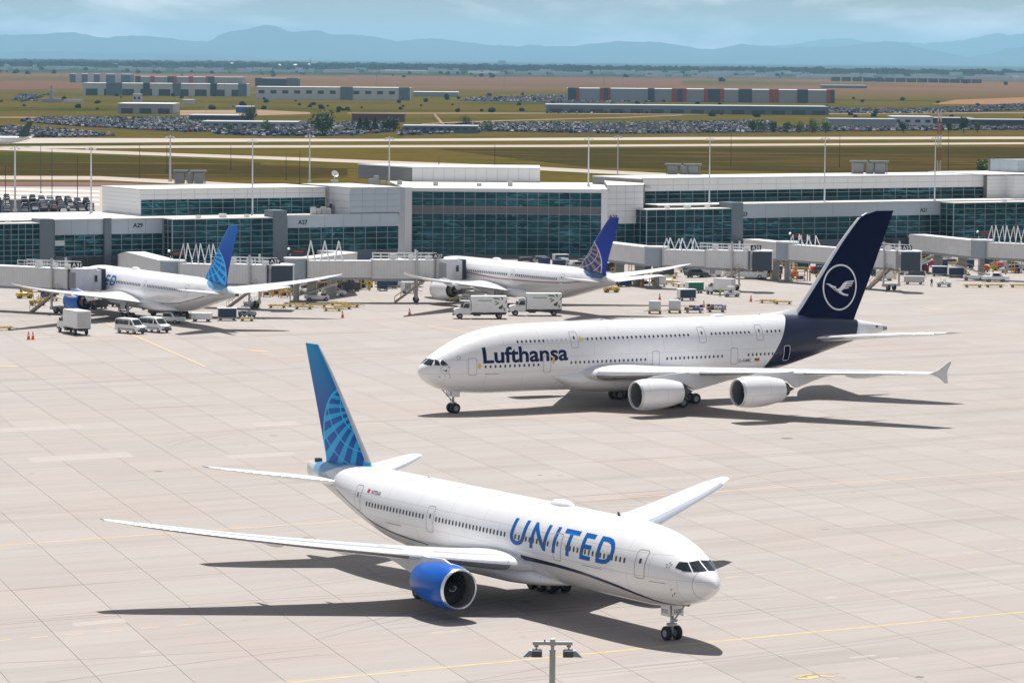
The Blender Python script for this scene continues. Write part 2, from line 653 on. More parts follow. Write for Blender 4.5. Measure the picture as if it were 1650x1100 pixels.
# rubber left by turning wheels, thin dark bands
RUB = M('tyre_rubber_mark', (0.245, 0.218, 0.197), 0.9, var=0.12, vscale=0.25, spec=0.03)
def arc_mark(c, r, a0, a1, w, z):
    mb = MB()
    n = 28
    for i in range(n + 1):
        a = a0 + (a1 - a0) * i / n
        k = w * (.35 + .65 * math.sin(math.pi * i / n))
        for q in (r - k / 2, r + k / 2):
            mb.v.append((c.x + q * math.cos(a), c.y + q * math.sin(a), z))
    for i in range(n):
        mb.f.append((2 * i, 2 * i + 1, 2 * i + 3, 2 * i + 2))
        mb.mi.append(0)
    mb.build('tyre_mark', RUB, apron)
mr = random.Random(5)
for k in range(34):
    u, v = mr.uniform(-20, 1670), mr.choice((mr.uniform(545, 700), mr.uniform(560, 820), mr.uniform(800, 1090)))
    p_ = G(u, v)
    r_ = mr.uniform(35, 260)
    th = R(32) + mr.uniform(-.25, .25) - math.pi / 2 + (math.pi if mr.random() < .5 else 0)
    c_ = p_ - Vector((math.cos(th), math.sin(th), 0)) * r_
    L_ = mr.uniform(10, 42) / r_
    w_ = mr.uniform(.10, .26)
    arc_mark(c_, r_, th - L_, th + L_, w_, .0012 + .00003 * k)
    if mr.random() < .5:
        arc_mark(c_, r_ + mr.uniform(1.1, 1.6), th - L_ * .9, th + L_ * .9, w_, .0012 + .00003 * k)
# drain covers and repair patches
LIGHTPATCH = M('pale_repair_concrete', (0.392, 0.355, 0.325), 0.85, var=0.06, spec=0.05)
DRAIN = M('drain_iron', (0.10, 0.10, 0.10), 0.7, var=0.3)
for u, v, w in ((1482, 1090, 1.0), (1268, 706, 2.2), (255, 759, 1.4), (870, 765, 0.8)):
    mb = MB()
    mb.lathe([(0, 0.0), (0.006, w * 0.32), (0, w * 0.34)], (0, 0, 0), (0, 0, 1), 14)
    put('drain_cover', mb.mesh('drain_cover', DRAIN), apron, G(u, v, 0.003))
for u, v, du, w in ((240, 1049, 16, 0.5), (1450, 951, 24, 0.35), (1338, 962, 12, 0.5), (1430, 1061, 22, 0.4), (1390, 1057, 26, 0.3), (720, 1017, 30, 0.35), (1540, 985, 14, 0.3), (130, 736, 90, 2.6), (420, 733, 60, 1.8), (60, 690, 80, 2.2), (445, 683, 40, 2.4), (160, 1002, 46, 0.9)):
    a, b = G(u - du, v), G(u + du, v)
    d = E1 * (b - a).length / 2
    s = E2 * w
    c = G(u, v)
    sheet('repair_patch', [c - d - s, c + d - s, c + d + s, c - d + s], 0.002 + 0.0001 * (u % 7), LIGHTPATCH, apron)

# ---------------------------------------------------------------- concourse
PH = R(30)
TT = Vector((math.cos(PH), math.sin(PH), 0))
NN = Vector((math.sin(PH), -math.cos(PH), 0))
P0 = Vector((-40.5, 772.0, 0))
def TP(s, d, z=0.0):
    return P0 + TT * s + NN * d + Vector((0, 0, z))
def SU(u, d):
    """distance along the concourse where the line d metres in front of it meets bearing u"""
    k = (u - 825.0) / FPX
    return (k * P0.y - P0.x - NN.x * d + NN.y * k * d) / (TT.x - TT.y * k)

PANELM = M('white_metal_panel', (0.74, 0.745, 0.75), 0.45, var=0.05, vscale=0.4)
PANELG = M('grey_metal_panel', (0.43, 0.50, 0.56), 0.45, var=0.05, vscale=0.4)
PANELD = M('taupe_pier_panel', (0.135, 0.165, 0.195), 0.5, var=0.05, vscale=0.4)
BACKING = M('wall_backing', (0.20, 0.20, 0.20), 0.7)
ROOFM = M('roof_membrane', (0.60, 0.58, 0.54), 0.8, var=0.12, vscale=0.15)
MULL = M('mullion_silver', (0.45, 0.51, 0.53), 0.4, metal=0.0, var=0.03)
SPAND = M('spandrel_mauve', (0.135, 0.125, 0.14), 0.3, var=0.08)
ROOFBLUE = M('rounded_roof_edge', (0.28, 0.38, 0.46), 0.3, metal=0.3)

def glass_mat(name, tint, seed):
    m, nt, p = new_mat(name)
    r = nd(nt, 'ShaderNodeObjectInfo').outputs['Random']
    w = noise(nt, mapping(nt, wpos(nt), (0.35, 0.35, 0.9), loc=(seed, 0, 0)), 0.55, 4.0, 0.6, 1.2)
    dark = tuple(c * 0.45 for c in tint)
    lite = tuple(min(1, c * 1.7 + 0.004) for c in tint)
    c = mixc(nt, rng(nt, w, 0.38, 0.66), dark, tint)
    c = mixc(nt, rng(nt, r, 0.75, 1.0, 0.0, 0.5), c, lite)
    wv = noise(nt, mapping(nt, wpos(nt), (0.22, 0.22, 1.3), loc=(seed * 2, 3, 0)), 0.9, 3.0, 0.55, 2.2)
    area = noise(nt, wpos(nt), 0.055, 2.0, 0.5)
    c = mixc(nt, mth(nt, 'MULTIPLY', rng(nt, wv, 0.52, 0.66), rng(nt, area, 0.44, 0.54, 0.0, 0.9)), c, (0.07, 0.27, 0.33))  # pale cyan patches: wavy reflections painted into the glass colour
    nt.links.new(c, p.inputs['Base Color'])
    p.inputs['Roughness'].default_value = 0.04
    p.inputs['IOR'].default_value = 1.5
    p.inputs['Specular Tint'].default_value = (0.35, 0.80, 0.95, 1)
    b = nd(nt, 'ShaderNodeBump')
    b.inputs['Strength'].default_value = 0.06
    b.inputs['Distance'].default_value = 0.4
    nt.links.new(noise(nt, wpos(nt), 0.45, 2.0, 0.4), b.inputs['Height'])
    nt.links.new(b.outputs['Normal'], p.inputs['Normal'])
    return m
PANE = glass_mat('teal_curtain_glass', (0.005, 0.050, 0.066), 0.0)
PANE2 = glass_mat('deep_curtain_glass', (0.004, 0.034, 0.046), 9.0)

_unit = {}
def unit_cube(mat):
    k = mat.name
    if k not in _unit:
        mb = MB()
        mb.box(-.5, .5, -.5, .5, -.5, .5)
        _unit[k] = mb.mesh('unit', mat)
    return _unit[k]

def block(name, parent, mat, c, t, sx, sy, z0, z1):
    """box of length sx along t, depth sy, centred at c (front/back symmetrical)"""
    ang = math.atan2(t.y, t.x)
    me = bpy.data.meshes.get('unit_' + mat.name)
    o = put(name, unit_cube(mat), parent)
    o.location = (c.x, c.y, (z0 + z1) / 2)
    o.rotation_euler = (0, 0, ang)
    o.scale = (sx, sy, z1 - z0)
    return o

def curtain(parent, A, B, z0, z1, cols, rows, pane=None, mull=0.07, skip=None):
    """glazed wall from A to B (seen left to right): each pane, each mullion"""
    A, B = Vector((A.x, A.y, 0)), Vector((B.x, B.y, 0))
    L = (B - A).length
    t = (B - A) / L
    n = Vector((t.y, -t.x, 0))
    zs = [z0 + (z1 - z0) * j / rows for j in range(rows + 1)] if isinstance(rows, int) else rows
    nr = len(zs) - 1
    for i in range(cols):
        x0, x1 = L * i / cols, L * (i + 1) / cols
        for j in range(nr):
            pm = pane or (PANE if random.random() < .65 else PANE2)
            nm = 'pane'
            if skip and skip(i, j):
                pm, nm = (SPAND, 'spandrel') if skip(i, j) == 1 else (PANELM, 'panel')
            c = A + t * ((x0 + x1) / 2) + n * 0.02
            o = block(nm, parent, pm, c, t, (x1 - x0) - mull * .9, 0.05, zs[j] + mull * .45, zs[j + 1] - mull * .45)
            o.rotation_euler = (R(random.uniform(-.35, .35)), 0, o.rotation_euler[2] + R(random.uniform(-.35, .35)))
    for i in range(cols + 1):
        c = A + t * (L * i / cols) + n * 0.06
        block('mullion', parent, MULL, c, t, mull, .16, zs[0], zs[-1])
    for j in range(nr + 1):
        c = A + t * (L / 2) + n * 0.055
        block('transom', parent, MULL, c, t, L, .145, zs[j] - mull / 2, zs[j] + mull / 2)

def panels(parent, A, B, z0, z1, cols, rows, mat, gap=0.05):
    A, B = Vector((A.x, A.y, 0)), Vector((B.x, B.y, 0))
    L = (B - A).length
    t = (B - A) / L
    n = Vector((t.y, -t.x, 0))
    for i in range(cols):
        for j in range(rows):
            c = A + t * (L * (i + .5) / cols) + n * 0.02
            h = (z1 - z0) / rows
            block('panel', parent, mat, c, t, L / cols - gap, .06, z0 + h * j + gap / 2, z0 + h * (j + 1) - gap / 2)

def core(name, parent, mat, poly, z0, z1):
    mb = MB()
    mb.prism([Vector((p.x, p.y, z0)) for p in poly], (0, 0, z1 - z0))
    return mb.build(name, mat, parent)

def bay(parent, u0, u1, d, depth, z0, z1, mat=BACKING):
    """solid body behind a facade stretch; returns its front corners"""
    s0, s1 = SU(u0, d), SU(u1, d)
    A, B = TP(s0, d), TP(s1, d)
    core('wall', parent, mat, [TP(s0 + .02, d - .05), TP(s1 - .02, d - .05), TP(s1 - .02, d - depth), TP(s0 + .02, d - depth)], z0, z1)
    return A, B, s0, s1

def roof_slab(parent, pts, z, over=.25, th=.22, mat=None):
    core('roof', parent, mat or ROOFM, pts, z, z + th)

def sign(parent, txt, u, v, d, h):
    s = SU(u, d)
    c = TP(s, d)
    k = AT(u, v, c.y)
    me = text_mesh(txt, 0.03)
    w = max(q.co.x for q in me.vertices)
    hh = max(q.co.y for q in me.vertices)
    fit(me, -w / hh * h * .5, w / hh * h * .5, -h / 2, h / 2)
    me.materials.append(DKT)
    m = Matrix(((TT.x, 0, NN.x, 0), (TT.y, 0, NN.y, 0), (0, 1, 0, 0), (0, 0, 0, 1)))
    m.translation = Vector((c.x, c.y, k.z)) + NN * .10
    put('gate_sign', me, parent, M=m)
DKT = M('sign_letters_black', (0.02, 0.02, 0.025), 0.6)

def text_mesh(txt, bold=0.0, shear=0.0, spacing=1.0):
    cu = bpy.data.curves.new('lettering', 'FONT')
    cu.body = txt
    cu.offset = bold
    cu.shear = shear
    cu.space_character = spacing
    cu.resolution_u = 4
    ob = bpy.data.objects.new('lettering', cu)
    me = bpy.data.meshes.new_from_object(ob)
    bpy.data.objects.remove(ob)
    bpy.data.curves.remove(cu)
    return me

def fit(me, x0, x1, y0, y1):
    """stretch a flat mesh into a rectangle; x0 > x1 mirrors"""
    xa = min(v.co.x for v in me.vertices)
    xb = max(v.co.x for v in me.vertices)
    ya = min(v.co.y for v in me.vertices)
    yb = max(v.co.y for v in me.vertices)
    for v in me.vertices:
        v.co.x = x0 + (v.co.x - xa) / (xb - xa) * (x1 - x0)
        v.co.y = y0 + (v.co.y - ya) / (yb - ya) * (y1 - y0)
        v.co.z = 0
    return me

# ---- left wing: high clerestory storey, lower gate storey
LW = thing('concourse_wing', 'left wing of the concourse with long clerestory and gate signs A29 and A27', 'building', (0, 0, 0), 0)
A, B, s0, s1 = bay(LW, 225, 522, 0, 20, 9, 15.9)
e1 = TP(s0, -20)
panels(LW, e1, A, 9.2, 15.9, 1, 8, PANELM, .03)
panels(LW, A, B, 13.9, 15.95, 14, 2, PANELM)
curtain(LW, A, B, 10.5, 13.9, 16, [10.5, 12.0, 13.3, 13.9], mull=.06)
roof_slab(LW, [TP(s0 - .2, .25), TP(s1 + .2, .25), TP(s1 + .2, -20.2), TP(s0 - .2, -20.2)], 15.92)
# lower storey behind everything
sl, sr_ = SU(-170, 9.5), SU(640, 9.5)
core('wall', LW, BACKING, [TP(sl, 9.4), TP(sr_, 9.4), TP(sr_, -22), TP(sl, -22)], 0, 10.35)
roof_slab(LW, [TP(sl, 9.75), TP(SU(520, 9.5), 9.75), TP(SU(520, 9.5), -22.2), TP(sl, -22.2)], 10.36)
def band(parent, u0, u1, d, z0, zm, z1, cols, grows, pcols, skip=None):
    a, b = TP(SU(u0, d), d), TP(SU(u1, d), d)
    panels(parent, a, b, zm, z1, pcols, 1, PANELG)
    curtain(parent, a, b, 3.0, zm, cols, grows - 1, mull=.06, skip=skip)
    n_ = max(3, cols // 2)
    for i in range(n_):
        c0 = a + (b - a) * ((i + .5) / n_)
        block('service_door', parent, DARK if i % 3 else PANELD, c0 + NN * .03, TT, (b - a).length / n_ - .25, .12, .05, 2.85)
band(LW, 86, 166, 9.5, .6, 7.4, 10.6, 5, 5, 3, lambda i, j: 2 if (i == 0 and j == 2) else 0)
band(LW, 177, 260, 9.5, .6, 7.4, 10.6, 5, 5, 3)
a, b = TP(SU(166, 9.5), 9.5), TP(SU(177, 9.5), 9.5)
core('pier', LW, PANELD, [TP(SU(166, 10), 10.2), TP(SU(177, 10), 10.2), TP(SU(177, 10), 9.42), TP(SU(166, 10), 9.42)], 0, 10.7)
band(LW, 461, 640, 9.5, .6, 8.0, 10.75, 10, 5, 6)
sign(LW, 'A29', 220, 363, 9.5, .95)
sign(LW, 'A27', 486, 358, 9.5, .95)
# stair block: left face gets paler panels, its brighter light put into colour
A, B, s0, s1 = bay(LW, 562, 642, 9.2, 11, 10.4, 16.1)
panels(LW, TP(s0, -1.8), A, 10.4, 16.15, 3, 4, PANELM)
panels(LW, A, B, 10.85, 16.15, 4, 4, PANELG)
roof_slab(LW, [TP(s0 - .1, 9.3), TP(s1, 9.3), TP(s1, -14), TP(s0 - .1, -14)], 16.12)
for k in range(4):
    block('roof_condenser', LW, GREYP, TP(SU(503 + 8 * k, 6), 6), TT, 1.0, .9, 10.6, 12.1 - .3 * (k % 2))
block('service_door', LW, DARK, TP(SU(531, 2.0), 2.0) , NN, 1.1, .12, 10.6, 12.6)

# ---- gate pavilions (glass boxes standing forward of the wings)
def pavilion(label, u0, u1, d, z1, ret, cols, rows, pier_u=None, pier_z=12.0, rcols=2):
    t = thing('gate_pavilion', label, 'building', (0, 0, 0), 0, 'glass gate pavilions of the concourse')
    A, B, s0, s1 = bay(t, u0, u1, d, ret - .2, 0, z1 - .05)
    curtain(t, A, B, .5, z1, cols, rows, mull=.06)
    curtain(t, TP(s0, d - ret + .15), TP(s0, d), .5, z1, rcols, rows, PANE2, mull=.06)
    roof_slab(t, [TP(s0 - .1, d + .15), TP(s1, d + .15), TP(s1, d - ret), TP(s0 - .1, d - ret)], z1, th=.18)
    if pier_u:
        p0, p1 = SU(u1, d), SU(pier_u, d)
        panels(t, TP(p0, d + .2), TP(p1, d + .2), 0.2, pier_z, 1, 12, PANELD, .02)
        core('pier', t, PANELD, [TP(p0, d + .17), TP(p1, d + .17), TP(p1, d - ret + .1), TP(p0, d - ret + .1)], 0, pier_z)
    for k in range(3):
        q = s0 + (s1 - s0) * (.3 + .25 * k)
        block('roof_unit', t, PANELM, TP(q, d - 2.2 - .4 * k), TT, .9 + .5 * (k % 2), .9, z1 + .18, z1 + .75 + .25 * (k % 2))
    return t
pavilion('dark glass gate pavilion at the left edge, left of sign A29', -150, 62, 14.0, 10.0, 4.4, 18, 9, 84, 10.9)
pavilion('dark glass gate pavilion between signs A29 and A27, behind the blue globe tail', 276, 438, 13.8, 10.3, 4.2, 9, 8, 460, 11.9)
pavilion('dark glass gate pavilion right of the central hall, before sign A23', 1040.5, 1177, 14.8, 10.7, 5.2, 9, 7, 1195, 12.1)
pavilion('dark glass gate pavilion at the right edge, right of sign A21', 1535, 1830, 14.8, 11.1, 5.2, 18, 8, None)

# ---- central hall facing the apron
CH = thing('concourse_hall', 'tall central glass hall of the concourse with white frame and spandrel band', 'building', (0, 0, 0), 0)
yF = 795.0
xl, xr = UX(662, yF), UX(967, yF)
FA, FB = Vector((xl, yF, 0)), Vector((xr, yF, 0))
core('wall', CH, BACKING, [Vector((xl, yF + .06, 0)), Vector((xr, yF + .06, 0)), Vector((xr + 26, yF + 45, 0)), Vector((xl - 6, yF + 45, 0))], 0, 14.9)
zr = [0.5 + 1.52 * k for k in range(7)] + [11.25, 12.9, 14.45]
curtain(CH, FA, FB, 0, 0, 18, zr, mull=.065, skip=lambda i, j: 1 if j == 6 else 0)
block('fascia', CH, PANELM, Vector(((xl + xr) / 2, yF - .2, 0)), Vector((1, 0, 0)), xr - xl + 1.6, .6, 14.5, 15.25)
roof_slab(CH, [Vector((xl - 1.2, yF - .1, 0)), Vector((xr + 1.2, yF - .1, 0)), Vector((xr + 27, yF + 45, 0)), Vector((xl - 7, yF + 45, 0))], 14.95)
# left pier: shade of the return and bright front put into panel colours
pl0 = Vector((UX(651, yF), yF - .6, 0))
core('pier', CH, PANELG, [pl0, Vector((xl - .02, yF - .6, 0)), Vector((xl - .02, yF + 3, 0)), Vector((UX(640, yF + 9), yF + 8, 0)), Vector((UX(640, yF + 9) - .2, yF + 7, 0))], 0, 15.3)
block('pier', CH, PANELM, Vector(((pl0.x + xl) / 2, yF - .66, 0)), Vector((1, 0, 0)), xl - pl0.x, .1, 0, 15.35)
# right pier and white stair block
pr1 = Vector((UX(977, yF), yF - .6, 0))
core('pier', CH, PANELM, [Vector((xr + .02, yF - .6, 0)), pr1, pr1 + Vector((0, 4, 0)), Vector((xr + .02, yF + 4, 0))], 0, 15.35)
q0, q1 = Vector((pr1.x, yF + .8, 0)), Vector((UX(1034, yF + 7), yF + 5, 0))
core('wall', CH, BACKING, [q0 + Vector((0, .1, 0)), q1 + Vector((0, .1, 0)), q1 + Vector((2, 30, 0)), q0 + Vector((0, 30, 0))], 0, 15.9)
panels(CH, q0, q1, 7.6, 15.95, 4, 6, PANELM)
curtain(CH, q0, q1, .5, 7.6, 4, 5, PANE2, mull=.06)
roof_slab(CH, [q0, q1, q1 + Vector((2, 30, 0)), q0 + Vector((0, 30, 0))], 15.93)
me = text_mesh('A25', .03)
fit(me, -1.1, 1.1, -.45, .45)
me.materials.append(DKT)
tq = (q1 - q0).normalized()
m_ = Matrix(((tq.x, 0, tq.y, 0), (tq.y, 0, -tq.x, 0), (0, 1, 0, 0), (0, 0, 0, 1)))
kz = AT(988, 350, yF + 1.5)
m_.translation = Vector((kz.x, kz.y - .8, kz.z))
put('gate_sign', me, CH, M=m_)
# roof penthouse
yP = 838.0
pz0, pz1 = 15.2, 18.3
pA, pB = Vector((UX(662, yP), yP, 0)), Vector((UX(868, yP), yP, 0))
pL = Vector((UX(575, yP + 22), yP + 20, 0))
core('penthouse', CH, BACKING, [pA + Vector((0, .08, 0)), pB + Vector((-.1, .08, 0)), pB + Vector((-.1, 20, 0)), pL + Vector((.1, .1, 0))], pz0, pz1)
panels(CH, pA, pB, pz0, pz1, 12, 1, PANELM, .04)
for k in range(9):
    z = pz0 + .3 + k * .29
    c = (pL + pA) / 2
    t_ = (pA - pL).normalized()
    block('louvre', CH, MIDGREY, c + Vector((t_.y, -t_.x, 0)) * .1, t_, (pA - pL).length - .1, .2, z, z + .20)
roof_slab(CH, [pA, pB, pB + Vector((0, 20, 0)), pL], pz1, th=.3, mat=PANELM)
for u, h in ((700, .9), (770, .6), (820, 1.1), (596, 1.3), (642, 1.0), (604, 2.0), (616, .8)):
    y_ = 815.0 if u < 660 else 812.0
    block('roof_unit', CH, GREYP, Vector((UX(u, y_), y_, 0)), Vector((1, 0, 0)), 1.1, 1.0, 15.2 if u > 660 else 15.25, 15.2 + h)

# ---- right wing
RW = thing('concourse_wing', 'right wing of the concourse with long clerestory and gate signs A23 and A21', 'building', (0, 0, 0), 0)
A, B, s0, s1 = bay(RW, 1034, 1586, 0, 22, 9, 16.8)
panels(RW, A, B, 14.25, 16.95, 24, 2, PANELM)
curtain(RW, A, B, 11.0, 14.25, 29, [11.0, 12.45, 13.55, 14.25], mull=.06)
roof_slab(RW, [TP(s0, .2), TP(s1, .2), TP(s1, -22), TP(s0, -22)], 16.85, mat=ROOFM)
mb = MB()
mb.tube(TP(s0, -.3, 16.95), TP(s1, -.3, 16.95), .28, .28, 10)
mb.build('roof_edge', ROOFBLUE, RW, 60)
sl, sr_ = SU(1034, 9.5), SU(1800, 9.5)
core('wall', RW, BACKING, [TP(sl + 4, 9.4), TP(sr_, 9.4), TP(sr_, -22), TP(sl + 4, -22)], 0, 11.35)
roof_slab(RW, [TP(sl + 4, 9.75), TP(sr_, 9.75), TP(sr_, -1), TP(sl + 4, -1)], 11.36)
band(RW, 1195, 1516, 9.5, .6, 8.3, 11.6, 17, 5, 9)
sign(RW, 'A23', 1196, 345, 9.5, .95)
sign(RW, 'A21', 1486, 338.5, 9.5, .95)
A, B, s0, s1 = bay(RW, 1588, 1632, 1.5, 20, 11.4, 16.8)
panels(RW, A, B, 11.5, 16.9, 2, 6, PANELM, .03)
A, B, s0, s1 = bay(RW, 1632, 1830, 5.0, 24, 11.4, 16.9)
panels(RW, A, B, 11.5, 17.0, 8, 6, PANELM, .03)
panels(RW, TP(s0, 1.5), A, 11.5, 17.0, 1, 6, PANELM, .03)
roof_slab(RW, [TP(SU(1588, 1.5), 1.6), TP(SU(1830, 1.5), 1.6), TP(SU(1830, 1.5), -22), TP(SU(1588, 1.5), -22)], 17.02)
A, B, s0, s1 = bay(RW, 1638, 1830, -8, 12, 17.1, 20.2)
panels(RW, TP(s0, -19), A, 17.1, 20.3, 3, 1, PANELG)
panels(RW, A, B, 17.1, 20.3, 8, 1, PANELG)

# ---- rooftop plant
def roof_plant(label, u0, u1, D, z0, z1):
    x0, x1 = UX(u0, D), UX(u1, D)
    t = thing('rooftop_vent', label, 'roof vent', ((x0 + x1) / 2, D, z0), 0, 'vent stacks on the concourse roof')
    w = x1 - x0
    h = z1 - z0
    for k, (a, b_) in enumerate(((-.42, -.16), (-.06, .10), (.14, .40))):
        mb = MB()
        mb.box(a * w, b_ * w, -1.0, 1.0, 0, h * .8)
        for q in range(4):
            mb.box(a * w - .04, b_ * w + .04, -1.04, -.98, h * (.12 + .16 * q), h * (.2 + .16 * q))
        mb.build('duct', MIDGREY, t)
    mb = MB()
    mb.box(-.5 * w, -.05 * w, -1.4, 1.4, h * .86, h)
    mb.box(.0 * w, .5 * w, -1.4, 1.4, h * .86, h)
    mb.build('hood', M('hood_grey', (.16, .19, .19), .5), t)
    mb = MB()
    for a in (-.45, -.08, .08, .45):
        mb.bar((a * w, -1.2, 0), (a * w, -1.2, h * .9), .12)
        mb.bar((a * w, 1.2, 0), (a * w, 1.2, h * .9), .12)
    mb.build('frame', MIDGREY, t)
roof_plant('grey vent stack on the left concourse roof', 277, 331, 786, 16.1, 19.0)
roof_plant('dark vent stack on the roof right of the central hall', 1069, 1128, 846, 17.05, 19.6)
roof_plant('dark vent stack on the right concourse roof behind the navy tail', 1367, 1429, 862, 17.05, 20.2)
def dish(label, u, D, z):
    t = thing('satellite_dish', label, 'dish', (UX(u, D), D, z), 0)
    mb = MB()
    mb.tube((0, 0, 0), (0, 0, 1.7), .12, .1, 8)
    mb.box(-.8, .8, -.5, .5, 0, .9)
    mb.build('mount', GREYP, t)
    mb = MB()
    mb.lathe([(0, .05), (.12, .45), (.35, .8), (.38, .82), (.14, .45), (.02, .05)], (0, 0, 2.1), (.4, -.7, .55), 18)
    mb.build('reflector', WHITE, t, 50)
    mb = MB()
    mb.tube((0, 0, 2.1), (.4, -.7, 2.65), .04, .04, 6)
    mb.build('feed', GREYP, t)
dish('small white satellite dish on the roof left of the penthouse', 537, 790, 16.1)

# ---------------------------------------------------------------- airliners
class Fuse:
    """hull surface: a = metres aft of the nose, b = starboard, z = height"""
    def __init__(s, top, bot, wid, mid, L, nt=2.0, nb=2.0):
        s.top, s.bot, s.wid, s.mid = pchip(*zip(*top)), pchip(*zip(*bot)), pchip(*zip(*wid)), pchip(*zip(*mid))
        s.L, s.nt, s.nb = L, nt, nb
    def half(s, a, z):
        t, b, w, m = s.top(a), s.bot(a), s.wid(a), s.mid(a)
        if z >= m:
            h, n = t - m, s.nt
        else:
            h, n = m - b, s.nb
        if h < 1e-6:
            return 0.0
        q = min(1.0, abs(z - m) / h)
        return w * (1 - q ** n) ** (1.0 / n)
    def ring(s, a, n):
        t, b, w, m = s.top(a), s.bot(a), s.wid(a), s.mid(a)
        out = []
        for k in range(n):
            th = 2 * math.pi * k / n
            c, si = math.cos(th), math.sin(th)
            e = 2.0 / (s.nt if c >= 0 else s.nb)
            z = m + ((t - m) if c >= 0 else (m - b)) * math.copysign(abs(c) ** e, c)
            y = w * math.copysign(abs(si) ** e, si)
            out.append((a, y, z))
        return out
    def side(s, a, z, sgn, off=0.0):
        """point on the hull side, pushed out by off"""
        e = 0.02
        h = s.half(a, z)
        dz = (s.half(a, z + e) - s.half(a, z - e)) / (2 * e)
        da = (s.half(a + e, z) - s.half(max(0.001, a - e), z)) / (2 * e)
        n = Vector((-da, 1.0, -dz)).normalized()
        return Vector((a + n.x * off, sgn * (h + n.y * off), z + n.z * off)), Vector((n.x, sgn * n.y, n.z))
    def front(s, b, z, off=0.0):
        """point on the nose seen from ahead"""
        sg = 1 if b >= 0 else -1
        lo, hi = 0.0, 9.0
        for _ in range(40):
            q = (lo + hi) / 2
            if s.bot(q) < z < s.top(q) and s.half(q, z) >= abs(b):
                hi = q
            else:
                lo = q
        return Vector((hi - off, b + sg * off * 0.6, z + off * 0.5))

def L3(p):
    """hull coordinates (a, b, z) -> local (x forward, y port, z up)"""
    return Vector((-p[0], -p[1], p[2]))

def stations(L, na=86):
    out = []
    for i in range(na + 1):
        t = i / na
        out.append(t)
    # denser at the nose
    return [L * (0.30 * t ** 2.2 + 0.70 * t) if t < 1 else L for t in out]

def make_hull(F, root, mat, attrs, n=64, na=96):
    mb = MB()
    rings = [[L3(p) for p in F.ring(max(a, 0.004), n)] for a in stations(F.L, na)]
    mb.loft(rings, cap0=True, cap1=True)
    me = mb.mesh('fuselage', mat, 50)
    for nm, fn in attrs.items():
        at = me.attributes.new(nm, 'FLOAT', 'POINT')
        at.data.foreach_set('value', [fn(-v.co.x, v.co.z, -v.co.y) for v in me.vertices])
    return put('fuselage', me, root)

def conform(F, me, sgn, off, da=1.0, dz=0.2):
    """bend a flat mesh whose (x, y) are (a, z) onto the hull"""
    bm = bmesh.new()
    bm.from_mesh(me)
    xs_ = [v.co.x for v in bm.verts]
    ys_ = [v.co.y for v in bm.verts]
    def cuts(lo, hi, st, ax):
        k = math.floor(lo / st) + 1
        while k * st < hi:
            co = Vector((k * st, 0, 0)) if ax == 0 else Vector((0, k * st, 0))
            no = Vector((1, 0, 0)) if ax == 0 else Vector((0, 1, 0))
            bmesh.ops.bisect_plane(bm, geom=bm.verts[:] + bm.edges[:] + bm.faces[:], plane_co=co, plane_no=no)
            k += 1
    cuts(min(xs_), max(xs_), da, 0)
    cuts(min(ys_), max(ys_), dz, 1)
    bmesh.ops.triangulate(bm, faces=bm.faces[:])
    for v in bm.verts:
        p, nn = F.side(v.co.x, v.co.y, sgn, off)
        v.co = L3(p)
    bm.normal_update()
    for f in bm.faces:
        if f.normal.y * (-sgn) < 0:
            f.normal_flip()
    bm.to_mesh(me)
    bm.free()
    me.update()
    return me

def text_mesh(txt, bold=0.0, shear=0.0, spacing=1.0):
    cu = bpy.data.curves.new('lettering', 'FONT')
    cu.body = txt
    cu.offset = bold
    cu.shear = shear
    cu.space_character = spacing
    cu.resolution_u = 4
    ob = bpy.data.objects.new('lettering', cu)
    me = bpy.data.meshes.new_from_object(ob)
    bpy.data.objects.remove(ob)
    bpy.data.curves.remove(cu)
    return me

def fit(me, x0, x1, y0, y1):
    """stretch a flat mesh into a rectangle; x0 > x1 mirrors"""
    xa = min(v.co.x for v in me.vertices)
    xb = max(v.co.x for v in me.vertices)
    ya = min(v.co.y for v in me.vertices)
    yb = max(v.co.y for v in me.vertices)
    for v in me.vertices:
        v.co.x = x0 + (v.co.x - xa) / (xb - xa) * (x1 - x0)
        v.co.y = y0 + (v.co.y - ya) / (yb - ya) * (y1 - y0)
        v.co.z = 0
    return me

def flat_mesh(name, pts):
    me = bpy.data.meshes.new(name)
    me.from_pydata([(p[0], p[1], 0) for p in pts], [], [tuple(range(len(pts)))])
    return me

def ring_mesh(name, outer, inner):
    n = len(outer)
    me = bpy.data.meshes.new(name)
    me.from_pydata([(p[0], p[1], 0) for p in outer + inner], [], [(k, (k + 1) % n, n + (k + 1) % n, n + k) for k in range(n)])
    return me

def rrect(x0, x1, y0, y1, r, k=3):
    out = []
    for cx, cy, a0 in ((x1 - r, y1 - r, 0), (x0 + r, y1 - r, 90), (x0 + r, y0 + r, 180), (x1 - r, y0 + r, 270)):
        for i in range(k + 1):
            t = R(a0 + 90 * i / k)
            out.append((cx + r * math.cos(t), cy + r * math.sin(t)))
    return out

def decal(F, root, name, me, mat, sgn, off=0.014, da=1.0, dz=0.2):
    conform(F, me, sgn, off, da, dz)
    me.materials.clear()
    me.materials.append(mat)
    me.shade_smooth()
    return put(name, me, root)

